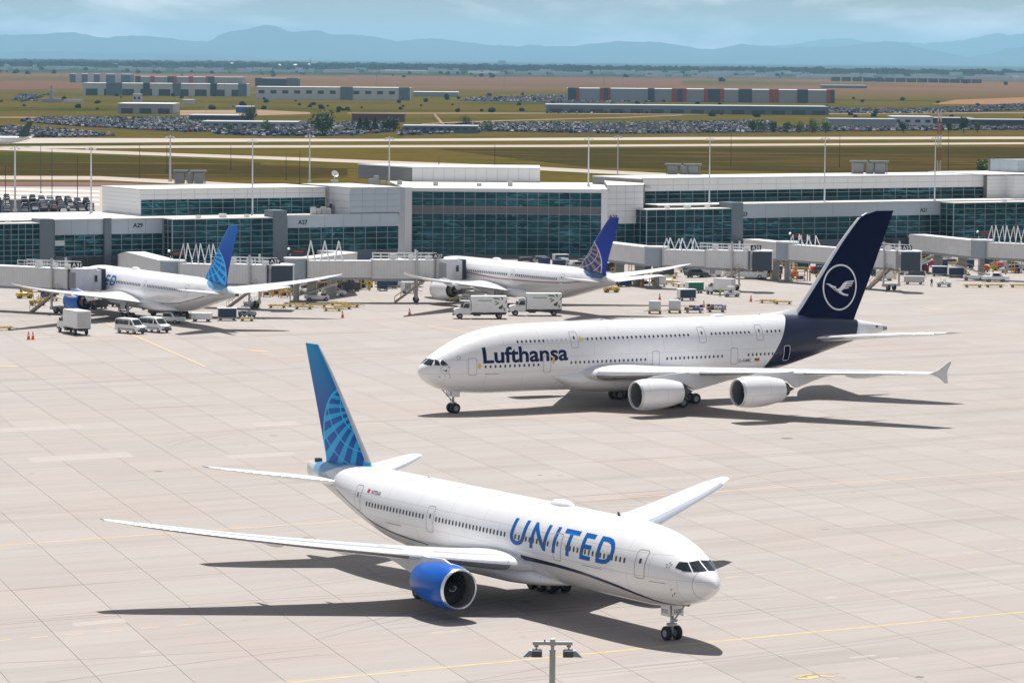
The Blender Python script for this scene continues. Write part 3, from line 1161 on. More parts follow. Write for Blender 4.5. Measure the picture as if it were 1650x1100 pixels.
def cabin_windows(F, root, rows, size, mat, pitch, doors):
    w, h = size
    mb = MB()
    pts = rrect(-w / 2, w / 2, -h / 2, h / 2, w * 0.42, 2)
    mb.prism([Vector((p[0], p[1], -0.03)) for p in pts], (0, 0, 0.038))
    me = mb.mesh('cabin_window', mat)
    for a0, a1, z in rows:
        k = int(round(abs(a1 - a0) / pitch))
        for i in range(k + 1):
            a = a0 + (a1 - a0) * i / max(1, k)
            if any(abs(a - d) < g for d, g, zz in doors if abs(zz - z) < 1.4):
                continue
            for sgn in (1, -1):
                p, nrm = F.side(a, z, sgn, 0.004)
                nz = L3(nrm)
                nz = Vector((-nrm.x, -nrm.y, nrm.z))
                xx = Vector((0, 0, 1)).cross(nz).normalized()
                yy = nz.cross(xx)
                m = Matrix(((xx.x, yy.x, nz.x, 0), (xx.y, yy.y, nz.y, 0), (xx.z, yy.z, nz.z, 0), (0, 0, 0, 1)))
                m.translation = L3(p)
                put('cabin_window', me, root, M=m)

def door(F, root, a, z, w, h, seam, panel, glass, win=True):
    for sgn in (1, -1):
        o = rrect(a - w / 2, a + w / 2, z - h / 2, z + h / 2, 0.22)
        i = rrect(a - w / 2 + 0.07, a + w / 2 - 0.07, z - h / 2 + 0.07, z + h / 2 - 0.07, 0.17)
        d = decal(F, root, 'door', flat_mesh('door', i), panel, sgn, 0.010)
        decal(F, d, 'door_seam', ring_mesh('door_seam', o, i), seam, sgn, 0.012)
        if win:
            decal(F, d, 'door_window', flat_mesh('door_window', rrect(a - 0.13, a + 0.13, z + 0.05, z + 0.45, 0.1)), glass, sgn, 0.016)

def foil(n=14):
    """chord fractions upper TE->LE->lower TE with half thickness (unit)"""
    out = []
    def yt(x):
        return 5 * (0.2969 * math.sqrt(x) - 0.1260 * x - 0.3516 * x * x + 0.2843 * x ** 3 - 0.1036 * x ** 4)
    for i in range(n + 1):
        x = 0.5 * (1 + math.cos(math.pi * i / n))
        out.append((x, yt(x), 1))
    for i in range(1, n):
        x = 0.5 * (1 - math.cos(math.pi * i / n))
        out.append((x, yt(x), -1))
    return out

class Wing:
    """sections: (b, le a, chord, z, thickness ratio, twist deg); vertical fins use z as span"""
    def __init__(s, secs, vertical=False, camber=0.015):
        s.secs, s.vert, s.camber = secs, vertical, camber
        k = [q[0] for q in secs]
        s.fn = [pchip(k, [q[i] for q in secs]) for i in range(1, 6)]
    def at(s, b):
        return [f(b) for f in s.fn]
    def pt(s, b, x, side, sgn=1, grow=0.0):
        le, ch, z, tc, tw = s.at(b)
        t = 5 * (0.2969 * math.sqrt(max(x, 0)) - 0.1260 * x - 0.3516 * x * x + 0.2843 * x ** 3 - 0.1036 * x ** 4) * tc * ch
        if s.vert:
            return L3((le + x * ch, side * (t + grow), b))
        zc = s.camber * ch * 4 * x * (1 - x)
        dz = zc + side * (t * (1.0 if side > 0 else 0.85) + grow)
        return L3((le + x * ch, sgn * b, z + dz - (x - 0.4) * ch * math.tan(R(tw))))
    def build(s, name, mat, parent, sgn=1, bs=None, n=14, smooth=40):
        bs = bs or s.sample()
        rings = []
        for b in bs:
            rings.append([s.pt(b, x, sd, sgn) for x, t, sd in foil(n)])
        mb = MB()
        mb.loft(rings, cap0=True, cap1=True)
        return mb.build(name, mat, parent, smooth)
    def sample(s, k=22):
        a, b = s.secs[0][0], s.secs[-1][0]
        return [a + (b - a) * i / k for i in range(k + 1)]
    def shell(s, name, mat, parent, b0, b1, x0, x1, sgn, grow, top=True, bottom=True, k=22, droop=0.0, fwd=0.0, smooth=35):
        """skin patch standing a little proud (slat, flap, aileron)"""
        mb = MB()
        rings = []
        for i in range(k + 1):
            b = b0 + (b1 - b0) * i / k
            xs_ = [x0 + (x1 - x0) * j / 6 for j in range(7)]
            r = []
            if top and bottom:
                if x0 <= 0.001:
                    r = [s.pt(b, x, 1, sgn, grow) for x in reversed(xs_)] + [s.pt(b, x, -1, sgn, grow) for x in xs_[1:]]
                else:
                    r = [s.pt(b, x, 1, sgn, grow) for x in xs_] + [s.pt(b, x, -1, sgn, grow) for x in reversed(xs_)]
            else:
                sd = 1 if top else -1
                r = [s.pt(b, x, sd, sgn, grow) for x in xs_] + [s.pt(b, x, sd, sgn, -0.02) for x in reversed(xs_)]
            ch = s.at(b)[1]
            r = [p + Vector((max(fwd, .045) if x0 <= .001 else fwd, 0, -droop)) for p in r]
            rings.append(r)
        mb.loft(rings, cap0=True, cap1=True)
        return mb.build(name, mat, parent, smooth)

def wheel_me(r, w):
    t = MB()
    t.lathe([(-w * .5, r * .52), (-w * .5, r * .86), (-w * .36, r * .98), (0, r), (w * .36, r * .98), (w * .5, r * .86), (w * .5, r * .52)], (0, 0, 0), (0, 1, 0), 20)
    h = MB()
    h.lathe([(-w * .44, 0.001), (-w * .40, r * .2), (-w * .32, r * .3), (-w * .46, r * .54), (w * .46, r * .54), (w * .32, r * .3), (w * .40, r * .2), (w * .44, 0.001)], (0, 0, 0), (0, 1, 0), 16)
    return t.mesh('tyre', BLACK, 40), h.mesh('rim', HUB, 40)
HUB = M('wheel_rim_grey', (0.34, 0.35, 0.36), 0.5, metal=0.2)

def add_wheel(parent, ms, p):
    w = put('wheel', ms[0], parent, L3(p))
    put('rim', ms[1], w)

def nose_gear(root, a, top_z, wr, ww, track, matdoor, bay=True):
    mb = MB()
    mb.tube(L3((a, 0, wr)), L3((a - 0.05, 0, top_z + 0.5)), 0.13, 0.17, 12)
    mb.tube(L3((a, -track / 2, wr)), L3((a, track / 2, wr)), 0.09, 0.09, 10)
    mb.tube(L3((a, 0, wr + 0.75)), L3((a - 1.7, 0, top_z + 0.3)), 0.07, 0.07, 8)
    mb.box(-a - 0.28, -a + 0.28, -0.30, 0.30, wr + 0.55, wr + 0.75)
    mb.tube(L3((a - 0.3, -0.25, wr + 0.95)), L3((a - 0.3, 0.25, wr + 0.95)), 0.09, 0.09, 8)
    mb.bar(L3((a + 0.25, 0, wr + 0.15)), L3((a + 0.4, 0, wr + 0.7)), 0.07)
    g = mb.build('nose_gear', STRUT, root, 40)
    ms = wheel_me(wr, ww)
    for sg in (-1, 1):
        add_wheel(g, ms, (a, sg * track / 2, wr))
    for sg in (-1, 1):
        d = MB()
        d.box(-a - 0.55, -a + 0.6, sg * 0.62 - 0.03, sg * 0.62 + 0.03, top_z - 0.72, top_z + 0.25)
        d.build('gear_door', matdoor, g)
        l = MB()
        l.lathe([(0, 0.0), (0.06, 0.09), (0.0, 0.1)], L3((a - 0.32, sg * 0.2, wr + 0.98)), (1, 0, 0), 10)
        l.build('taxi_light', LAMPG, g)
    d = MB()
    d.box(-a + 0.7, -a + 0.78, -0.5, 0.5, top_z - 0.6, top_z + 0.2)
    d.build('gear_door', matdoor, g)
    return g
STRUT = M('gear_strut_grey', (0.42, 0.43, 0.44), 0.45, metal=0.15)
LAMPG = M('lamp_glass', (0.6, 0.62, 0.65), 0.1)

def main_gear(root, a, b, rows, wr, ww, track, pitch, top, matdoor):
    mb = MB()
    a0 = a - pitch * (rows - 1) / 2
    mb.tube(L3((a, b, wr)), L3((a - 0.1, b * 0.96, top)), 0.20, 0.26, 12)
    mb.tube(L3((a, b, wr + 0.9)), L3((a, b * 0.55, top)), 0.10, 0.10, 8)
    mb.bar(L3((a0, b, wr)), L3((a0 + pitch * (rows - 1), b, wr)), 0.26)
    for i in range(rows):
        mb.tube(L3((a0 + i * pitch, b - track / 2, wr)), L3((a0 + i * pitch, b + track / 2, wr)), 0.10, 0.10, 8)
    g = mb.build('main_gear', STRUT, root, 40)
    ms = wheel_me(wr, ww)
    for i in range(rows):
        for sg in (-1, 1):
            add_wheel(g, ms, (a0 + i * pitch, b + sg * track / 2, wr))
    d = MB()
    sg = 1 if b > 0 else -1
    d.box(-a - 0.8, -a + 0.8, -(b + sg * 0.95) - 0.04, -(b + sg * 0.95) + 0.04, wr + 1.1, top)
    d.build('gear_door', matdoor, g)
    return g

FANB = M('fan_blade_titanium', (0.10, 0.105, 0.115), 0.35, metal=0.6, var=0.1)
DUCT = M('inlet_duct_grey', (0.16, 0.165, 0.17), 0.5)
LIPM = M('polished_inlet_lip', (0.80, 0.81, 0.83), 0.22, metal=0.9, var=0.03)
HOT = M('hot_section_metal', (0.11, 0.095, 0.085), 0.45, metal=0.6, var=0.25)
SPIN = M('spinner_dark', (0.03, 0.03, 0.033), 0.4)

def engine(root, a, b, z, Ln, r, matn, lipm=LIPM, core=2.0, chev=0, blades=22, splitter=None):
    """nacelle with its inlet lip, fan, spinner, core nozzle and plug"""
    O = L3((a, b, z))
    ax = Vector((-1, 0, 0.02))
    def P(t):
        return t * Ln
    out = [(P(.045), r * .905), (P(.09), r * .945), (P(.18), r * .985), (P(.32), r), (P(.50), r * .985), (P(.68), r * .93), (P(.85), r * .83), (P(1.0), r * .72)]
    mb = MB()
    prof = out + [(P(.995), r * .695), (P(.85), r * .72), (P(.62), r * .78)]
    mb.lathe(prof, O, ax, 40)
    if chev:
        vs_ = mb.v
        for k, v in enumerate(vs_):
            i, j = divmod(k, 40)
            if i in (7, 8):
                vs_[k] = tuple(Vector(v) + ax * (0.22 if j % 2 else -0.05))
    nac = mb.build('engine', matn, root, 35)
    lip = MB()
    lip.lathe([(P(.045), r * .908), (P(.02), r * .885), (P(.005), r * .86), (0.0, r * .835), (P(.006), r * .81), (P(.025), r * .785), (P(.05), r * .775)], O, ax, 40)
    lip.build('inlet_lip', lipm, nac, 60)
    d = MB()
    d.lathe([(P(.05), r * .776), (P(.12), r * .775), (P(.26), r * .80), (P(.34), r * .80), (P(.62), r * .79)], O, ax, 40)
    d.build('inlet_duct', DUCT, nac, 60)
    fb = MB()
    t0 = P(.27)
    axn = ax.normalized()
    e1 = Vector((0, 0, 1))
    e1 = (e1 - axn * e1.dot(axn)).normalized()
    e2 = axn.cross(e1)
    for k in range(blades):
        th = 2 * math.pi * k / blades
        rows_ = []
        for q in range(5):
            rr = r * (.24 + .545 * q / 4)
            tw = R(30 + 30 * q / 4)
            hw = 0.16 * r * (0.75 + 0.25 * q / 4)
            sweep = 0.10 * math.sin(q / 4 * math.pi)
            rad = e1 * math.cos(th + sweep) + e2 * math.sin(th + sweep)
            tan = axn.cross(rad)
            c = O + axn * t0 + rad * rr
            v = tan * (hw * math.sin(tw)) + axn * (hw * math.cos(tw))
            rows_.append((c - v, c + v))
        vs = [p for q in rows_ for p in q]
        fb.add(vs, [(2 * i, 2 * i + 1, 2 * i + 3, 2 * i + 2) for i in range(4)])
    fb.build('fan', FANB, nac)
    bk = MB()
    bk.lathe([(P(.36), 0.0), (P(.36), r * .81)], O, ax, 24)
    bk.build('fan_backing', SPIN, nac)
    sp = MB()
    sp.lathe([(P(.13), 0.0), (P(.14), r * .05), (P(.19), r * .15), (P(.25), r * .23), (P(.30), r * .25)], O, ax, 20)
    sp.build('spinner', SPIN, nac, 60)
    sw = MB()
    for k in range(7):
        t = k / 6 * 4.2
        rr = r * (.07 + .11 * k / 6)
        p = O + axn * (P(.148 + .060 * k / 6)) + (e1 * math.cos(t) + e2 * math.sin(t)) * rr
        if k:
            sw.bar(pp, p, 0.05)
        pp = p
    sw.build('spinner_swirl', WHITE, nac)
    co = MB()
    co.lathe([(P(.62), r * .60), (P(.85), r * .56), (P(1.0), r * .52), (P(1.0) + core * .45, r * .40), (P(1.0) + core * .43, r * .36), (P(.9), r * .36)], O, ax, 28)
    co.build('exhaust_nozzle', HOT, nac, 40)
    pl = MB()
    pl.lathe([(P(.9), r * .30), (P(1.0) + core * .4, r * .25), (P(1.0) + core * .75, r * .12), (P(1.0) + core, r * .015)], O, ax, 20)
    pl.build('exhaust_cone', HOT, nac, 40)
    return nac

def pylon(root, W, a, b, z, Ln, r, mat, sgn):
    le, ch, wz, tc, tw = W.at(abs(b))
    top0 = z + r * .92
    xs_ = [(a + Ln * .16, top0 - .05, top0 + .06), (a + Ln * .45, top0 - .35, top0 + .45), (le - .5, top0 - .6, wz + .22), (le + ch * .10, z + .3, wz + .30), (le + ch * .45, z + r * .55, wz - .05), (le + ch * .72, wz - .55, wz - .15)]
    rings = []
    for k, (aa, z0, z1) in enumerate(xs_):
        hw = (0.06, 0.24, 0.30, 0.32, 0.26, 0.05)[k]
        rings.append([L3((aa, b - hw, z0)), L3((aa, b + hw, z0)), L3((aa, b + hw * .8, (z0 + z1) / 2 + .1)), L3((aa, b + hw * .5, z1)), L3((aa, b - hw * .5, z1)), L3((aa, b - hw * .8, (z0 + z1) / 2 + .1))])
    mb = MB()
    mb.loft(rings, cap0=True, cap1=True)
    return mb.build('pylon', mat, root, 50)

def fairing(parent, W, b, sgn, mat, Ln=5.0, r=0.32, start=0.5):
    le, ch, z, tc, tw = W.at(b)
    a0 = le + ch * start
    O = L3((a0, sgn * b, z - tc * ch * 0.32 - r * .35))
    mb = MB()
    mb.lathe([(0, 0.0), (Ln * .06, r * .45), (Ln * .22, r * .9), (Ln * .42, r), (Ln * .7, r * .72), (Ln * .92, r * .25), (Ln, 0.0)], O, Vector((-1, 0, -0.02)), 12)
    return mb.build('flap_track_fairing', mat, parent, 50)

def white_paint(name, color=(0.80, 0.80, 0.80), extra=None, rough=0.28, flat=False):
    """aircraft paint: faint panel lines, dirt streaks, gloss coat; extra(nt, colour) adds livery"""
    m, nt, p = new_mat(name)
    vec = opos(nt)
    n = noise(nt, mapping(nt, vec, (0.35, 1, 1)), 1.1, 6.0, 0.6)
    c = mixc(nt, rng(nt, n, 0.35, 0.75), color, tuple(x * 0.94 for x in color))
    br = nd(nt, 'ShaderNodeTexBrick')
    br.inputs['Scale'].default_value = 1.0
    br.inputs['Mortar Size'].default_value = 0.022
    br.inputs['Brick Width'].default_value = 5.2
    br.inputs['Row Height'].default_value = 1.7
    br.inputs['Color1'].default_value = (1, 1, 1, 1)
    br.inputs['Color2'].default_value = (0.985, 0.985, 0.985, 1)
    br.inputs['Mortar'].default_value = (0.70, 0.70, 0.72, 1)
    sx = nd(nt, 'ShaderNodeSeparateXYZ')
    nt.links.new(vec, sx.inputs[0])
    cx = nd(nt, 'ShaderNodeCombineXYZ')
    nt.links.new(sx.outputs['X'], cx.inputs['X'])
    nt.links.new(sx.outputs['Z'], cx.inputs['Y'])
    nt.links.new(cx.outputs[0], br.inputs['Vector'])
    c = mixc(nt, 1.0, c, br.outputs['Color'], 'MULTIPLY')
    # grime streaks running aft
    g = noise(nt, mapping(nt, vec, (0.08, 2.2, 2.2)), 1.3, 5.0, 0.6)
    c = mixc(nt, rng(nt, g, 0.60, 0.85, 0.0, 0.25), c, tuple(x * 0.75 for x in color))
    if extra:
        c = extra(nt, c, sx.outputs['X'], sx.outputs['Z'])
    if flat:
        p.inputs['Specular IOR Level'].default_value = 0.22
    nt.links.new(c, p.inputs['Base Color'])
    p.inputs['Roughness'].default_value = rough
    p.inputs['Coat Weight'].default_value = 0.0 if flat else 0.35
    p.inputs['Coat Roughness'].default_value = 0.12
    return m

def attr(nt, name):
    n = nd(nt, 'ShaderNodeAttribute')
    n.attribute_name = name
    return n.outputs['Fac']

def step(nt, val, w=0.02):
    return rng(nt, val, -w, w)

def globe_fin(name, cx, cz, r, body_lo, body_hi, z0, z1, dark, light, line, pole=(-.52, .66)):
    """fin print: globe of latitude and longitude lines on a deep blue fin"""
    def extra(nt, c, X, Z):
        a = mth(nt, 'MULTIPLY', X, -1.0)
        up = rng(nt, Z, z0, z1)
        base = mixc(nt, up, body_lo, body_hi)
        px = mth(nt, 'DIVIDE', mth(nt, 'SUBTRACT', a, cx), r)
        pz = mth(nt, 'DIVIDE', mth(nt, 'SUBTRACT', Z, cz), r)
        d = mth(nt, 'SQRT', mth(nt, 'ADD', mth(nt, 'MULTIPLY', px, px), mth(nt, 'MULTIPLY', pz, pz)))
        inside = rng(nt, d, 1.01, 0.99)
        rim = mth(nt, 'MULTIPLY', rng(nt, d, 0.945, 0.965), rng(nt, d, 1.02, 1.00))
        # meridians fan out from a pole beyond the leading edge, parallels ring it
        gx = mth(nt, 'DIVIDE', mth(nt, 'SUBTRACT', a, cx + pole[0] * r), 1.62)
        gz = mth(nt, 'SUBTRACT', Z, cz + pole[1] * r)
        rad = mth(nt, 'DIVIDE', mth(nt, 'SQRT', mth(nt, 'ADD', mth(nt, 'MULTIPLY', gx, gx), mth(nt, 'MULTIPLY', gz, gz))), r)
        ang = mth(nt, 'ARCTAN2', gz, gx)
        bars = mth(nt, 'FRACT', mth(nt, 'ADD', mth(nt, 'MULTIPLY', ang, 3.9), 0.2))
        rings_ = mth(nt, 'FRACT', mth(nt, 'ADD', mth(nt, 'MULTIPLY', rad, 3.4), 0.30))
        barm = mth(nt, 'MULTIPLY', rng(nt, bars, 0.52, 0.56), rng(nt, bars, 1.0, 0.97))
        ringm = mth(nt, 'MULTIPLY', rng(nt, rings_, 0.0, 0.015), rng(nt, rings_, 0.085, 0.07))
        g = mixc(nt, barm, dark, light)
        g = mixc(nt, ringm, g, line)
        out = mixc(nt, inside, base, g)
        return mixc(nt, rim, out, line)
    return white_paint(name, (0.8, 0.8, 0.8), extra, 0.4, True)

COCKPIT = M('cockpit_glass', (0.012, 0.016, 0.02), 0.08, var=0.0, spec=0.8)
CABING = M('cabin_window_glass', (0.07, 0.075, 0.08), 0.15, var=0.0)
CABINP = M('plugged_window_grey', (0.52, 0.53, 0.54), 0.4)
SEAM = M('door_seam_grey', (0.33, 0.34, 0.35), 0.5)
UBLUE = M('united_blue_lettering', (0.0, 0.125, 0.43), 0.4, var=0.03, spec=0.2)
UNAVY = M('navy_cheatline', (0.012, 0.016, 0.045), 0.35, var=0.03, coat=0.3)
LNAVY = M('lufthansa_navy_lettering', (0.004, 0.010, 0.070), 0.4, var=0.03, spec=0.25)
BLUENAC = M('blue_nacelle_paint', (0.0, 0.095, 0.44), 0.28, var=0.04, coat=0.1, spec=0.35)
WINGTOP = white_paint('wing_grey_white', (0.70, 0.71, 0.72), None, 0.35)
SLATM = M('bare_slat_metal', (0.88, 0.89, 0.90), 0.24, metal=0.9, var=0.04)
DKTXT = M('dark_lettering', (0.03, 0.03, 0.04), 0.5)
GOLD = M('gold_cheatline', (0.28, 0.12, 0.05), 0.4)

def swoosh(F, root, pts, mat, sgn, name='cheatline'):
    fa = pchip([p[0] for p in pts], [p[1] for p in pts])
    fw = lerp1([p[0] for p in pts], [p[2] for p in pts])
    a0, a1 = pts[0][0], pts[-1][0]
    n = max(12, int((a1 - a0) / 0.4))
    mb = MB()
    for i in range(n + 1):
        a = a0 + (a1 - a0) * i / n
        z, w = fa(a), fw(a)
        for k in (-1, 0, 1):
            mb.v.append(tuple(L3(F.side(a, z + k * w / 2, sgn, 0.012)[0])))
    for i in range(n):
        for k in (0, 1):
            o = 3 * i + k
            mb.f.append((o, o + 1, o + 4, o + 3) if sgn > 0 else (o + 3, o + 4, o + 1, o))
            mb.mi.append(0)
    return mb.build(name, mat, root, 60)

def star_logo(F, root, a, z, r, sgn):
    mb = bpy.data.meshes.new('star_emblem')
    vs, fs = [], []
    for k in range(5):
        t = R(90 + 72 * k)
        c, s_ = math.cos(t), math.sin(t)
        tip = (a + r * c, z + r * s_)
        q = []
        for d, rr in ((0, 1.0), (22, .55), (0, .30), (-22, .55)):
            q.append((a + r * rr * math.cos(t + R(d)), z + r * rr * math.sin(t + R(d)), 0))
        o = len(vs)
        vs += q
        fs.append((o, o + 1, o + 2, o + 3))
    mb.from_pydata(vs, [], fs)
    decal(F, root, 'star_emblem', mb, SEAM, sgn, 0.014)

def cockpit(F, root, front, sides):
    for sg in (-1, 1):
        for poly in front:
            # subdivide each pane so that it follows the nose
            n = 6
            mb = MB()
            (b0, z0), (b1, z1), (b2, z2), (b3, z3) = poly
            for i in range(n + 1):
                for j in range(n + 1):
                    s, t = i / n, j / n
                    b = (b0 * (1 - s) + b1 * s) * (1 - t) + (b3 * (1 - s) + b2 * s) * t
                    z = (z0 * (1 - s) + z1 * s) * (1 - t) + (z3 * (1 - s) + z2 * s) * t
                    mb.v.append(tuple(L3(F.front(sg * b, z, 0.016))))
            for i in range(n):
                for j in range(n):
                    o = i * (n + 1) + j
                    mb.f.append((o, o + 1, o + n + 2, o + n + 1))
                    mb.mi.append(0)
            mb.build('windshield', COCKPIT, root, 60)
        for poly in sides:
            decal(F, root, 'cockpit_window', flat_mesh('cockpit_window', poly), COCKPIT, sg, 0.014, 0.3, 0.2)

def antenna(root, p, h, mat):
    mb = MB()
    mb.prism([L3((p[0] - .22, -.02, p[2])), L3((p[0] + .22, -.02, p[2])), L3((p[0] + .25, -.02, p[2] + h)), L3((p[0] + .05, -.02, p[2] + h))], (0, -.04, 0))
    mb.build('antenna', mat, root)

def dome(root, F, a, Ln, w, h, mat):
    mb = MB()
    rings = []
    n, m = 10, 12
    z0 = F.top(a) - .10
    for i in range(n + 1):
        t = -1 + 2 * i / n
        s = math.sqrt(max(0.0005, 1 - abs(t) ** 2.6))
        rings.append([L3((a + t * Ln / 2, w / 2 * s * math.cos(math.pi * k / m), z0 + (h + .1) * s * math.sin(math.pi * k / m))) for k in range(m + 1)])
    mb.loft(rings, closed=False)
    mb.build('antenna_dome', mat, root, 60)

def wings(root, W, mats, engines, slats, flaps, fairs, fr=(5.0, .32)):
    wm, sm = mats
    for sg in (1, -1):
        w = W.build('wing', wm, root, sg)
        for b0, b1, x1 in slats:
            W.shell('slat', sm, w, b0, b1, 0.0, x1, sg, 0.03, fwd=0.03, droop=0.01)
        for b0, b1 in flaps:
            W.shell('flap', wm, w, b0, b1, 0.72, 0.985, sg, 0.012, True, False, k=6)
        for b in fairs:
            fairing(w, W, b, sg, wm, fr[0], fr[1])

# ======== wide twin in the foreground
def build_777():
    root = thing('airliner', 'nearest airliner, white twin jet with UNITED in blue letters and a blue globe tail', 'airliner', (15.431, 266.056, 0), -1.01083)
    F = Fuse([(0, 4.80), (.12, 4.99), (.4, 5.27), (1, 5.70), (2.0, 6.27), (2.9, 6.85), (3.8, 7.28), (5, 7.74), (6.5, 8.15), (8.5, 8.48), (11, 8.65), (47, 8.65), (54, 8.58), (59, 8.30), (62.9, 8.02)],
             [(0, 4.80), (.12, 4.60), (.4, 4.32), (1, 3.91), (2, 3.45), (3.5, 3.00), (5.5, 2.66), (8, 2.46), (10, 2.45), (42, 2.45), (45.5, 2.80), (50, 3.75), (55, 5.15), (59, 6.10), (62.9, 6.75)],
             [(0, 0.02), (.12, .22), (.4, .51), (1, 1.00), (2, 1.60), (3.2, 2.12), (4.5, 2.54), (6, 2.82), (8, 3.03), (10.5, 3.10), (43, 3.10), (47, 2.98), (51, 2.60), (55, 2.0), (59, 1.2), (61.5, .62), (62.9, .22)],
             [(0, 4.70), (3, 5.05), (8, 5.52), (10, 5.55), (44, 5.55), (50, 6.1), (56, 6.9), (62.9, 7.4)], 62.9)
    belly = pchip([0, 4.4, 8.3, 15.2, 22.5, 30, 40, 46, 50.5, 56, 63], [1.5, 2.80, 3.75, 4.36, 4.45, 4.3, 3.85, 4.35, 5.5, 7.2, 8.9])
    def extra(nt, c, X, Z):
        f = rng(nt, attr(nt, 'belly'), 0.01, -0.01)
        c = mixc(nt, f, c, (0.60, 0.60, 0.59))
        # blue paint runs up the crown to the fin
        t = attr(nt, 'crown')
        return mixc(nt, rng(nt, t, -0.25, 0.25), c, (0.10, 0.30, 0.48))
    paint = white_paint('united_hull_paint', (0.82, 0.82, 0.82), extra)
    plain = white_paint('united_white_paint', (0.82, 0.82, 0.82))
    def crown(a, z, b):
        return min((a - 54.2 - (8.7 - z) * 3.1), 60.9 - a, z - 7.35)
    make_hull(F, root, paint, {'belly': lambda a, z, b: z - belly(a), 'crown': crown})
    for sg in (1, -1):
        swoosh(F, root, [(3.6, 2.90, .08), (5.0, 3.02, .14), (7, 3.42, .22), (10, 3.90, .26), (15.2, 4.34, .27), (19, 4.45, .30), (22.8, 4.47, .40)], UNAVY, sg)
        swoosh(F, root, [(38, 3.62, .08), (41, 3.80, .15), (46, 4.35, .13), (50.5, 5.50, .10), (54, 6.5, .08)], UNAVY, sg)
        me = text_mesh('UNITED', 0.016, 0.06, 1.28)
        fit(me, *((24.25, 9.45) if sg > 0 else (9.45, 24.25)), 5.38, 7.42)
        decal(F, root, 'lettering', me, UBLUE, sg, 0.012)['label'] = 'large blue UNITED lettering on the hull side'
        me = text_mesh('N772UA', 0.01)
        fit(me, *((47.1, 45.5) if sg > 0 else (45.5, 47.1)), 6.90, 7.22)
        decal(F, root, 'registration', me, DKTXT, sg)
        decal(F, root, 'flag', flat_mesh('flag', [(47.4, 6.95), (47.8, 6.95), (47.8, 7.25), (47.4, 7.25)]), RED, sg)
        star_logo(F, root, 3.55, 6.12, .30, sg)
        me = bpy.data.meshes.new('cargo_seam')
        me.from_pydata([(36.9 + 4.6, 4.80, 0), (36.9 + 7.2, 4.80, 0), (36.9 + 7.2, 4.86, 0), (36.9 + 4.6, 4.86, 0), (11.0, 4.95, 0), (13.8, 4.95, 0), (13.8, 5.0, 0), (11.0, 5.0, 0), (3.6, 4.75, 0), (5.2, 4.75, 0), (5.2, 4.80, 0), (3.6, 4.80, 0)], [], [(0, 1, 2, 3), (4, 5, 6, 7), (8, 9, 10, 11)])
        decal(F, root, 'cargo_door_seam', me, SEAM, sg)
        # radome joint
        n = 40
        mb = MB()
        for i in range(n):
            th = math.pi * i / (n - 1)
            for q in (1.42, 1.45):
                t, b, w, m_ = F.top(q), F.bot(q), F.wid(q), F.mid(q)
                c, s_ = math.cos(th), math.sin(th)
                z = m_ + ((t - m_) if c > 0 else (m_ - b)) * c
                mb.v.append(tuple(L3((q - .006, sg * w * s_ * 1.006, m_ + (z - m_) * 1.006))))
        for i in range(n - 1):
            mb.f.append((2 * i, 2 * i + 1, 2 * i + 3, 2 * i + 2))
            mb.mi.append(0)
        mb.build('radome_joint', SEAM, root)
    doors = [(49.4, .95, 6.1), (36.7, .95, 6.1), (17.3, .95, 6.1), (6.1, 1.2, 6.1), (24.6, .42, 6.1)]
    for a in (49.3, 36.7, 17.3, 6.2):
        door(F, root, a, 5.93 if a < 40 else 6.35, 1.15, 2.15, SEAM, plain, CABING)
    cabin_windows(F, root, [(47.45, 8.0, 6.03)], (.24, .42), CABING, .533, doors)
    cockpit(F, root, [[(.07, 5.86), (.98, 5.78), (.86, 6.42), (.06, 6.52)], [(1.07, 5.78), (1.55, 5.80), (1.40, 6.36), (.95, 6.40)]],
            [[(2.28, 5.82), (3.0, 5.98), (3.0, 6.42), (2.5, 6.40)]])
    for x, y, z in ((3.0, 1.6, 4.1), (3.3, 1.7, 3.9), (3.2, 1.6, 4.35)):
        p, n_ = F.side(x, z, 1, .0)
        mb = MB()
        mb.tube(L3(p), L3(p + n_ * .16 + Vector((-.14, 0, 0))), .035, .025, 6)
        mb.build('pitot_probe', DARK, root)
    # belly fairing
    bf = Fuse([(19, 3.0), (22, 3.7), (26, 4.0), (36, 4.0), (40, 3.5), (42.5, 2.8)], [(19, 2.5), (22, 2.15), (26, 1.95), (36, 1.95), (40, 2.2), (42.5, 2.5)],
              [(19, 1.2), (22, 2.9), (26, 3.45), (36, 3.45), (40, 2.6), (42.5, 1.0)], [(19, 2.75), (22, 2.95), (26, 3.0), (36, 3.0), (42.5, 2.65)], 42.5, 2.4, 2.6)
    mb = MB()
    mb.loft([[L3(p) for p in bf.ring(19 + 23.5 * i / 26, 36)] for i in range(27)], cap0=True, cap1=True)
    mb.build('belly_fairing', plain, root, 50)
    W = Wing([(1.5, 20.9, 15.4, 3.5, .13, 3), (3.1, 22.0, 13.5, 3.62, .125, 2.6), (9.8, 26.6, 9.0, 4.35, .112, 1.5), (20, 33.6, 5.4, 5.50, .10, .2), (29, 39.9, 2.6, 6.75, .095, -.8), (30.47, 41.2, 1.3, 7.0, .09, -1)])
    wings(root, W, (WINGTOP, SLATM), None, [(4.0, 8.6, .13), (10.6, 28.6, .16)], [(4, 9.2), (10.2, 20.5), (21, 27.5)], [6.6, 12.6, 17.6])
    Wst = Wing([(.4, 53.7, 6.9, 6.85, .10, 0), (10.2, 60.6, 2.5, 8.05, .09, 0), (10.76, 61.3, 1.7, 8.12, .08, 0)], camber=-.005)
    for sg in (1, -1):
        t = Wst.build('tailplane', WINGTOP, root, sg)
        Wst.shell('tailplane_leading_edge', SLATM, t, 1.8, 10.1, 0, .07, sg, .028)
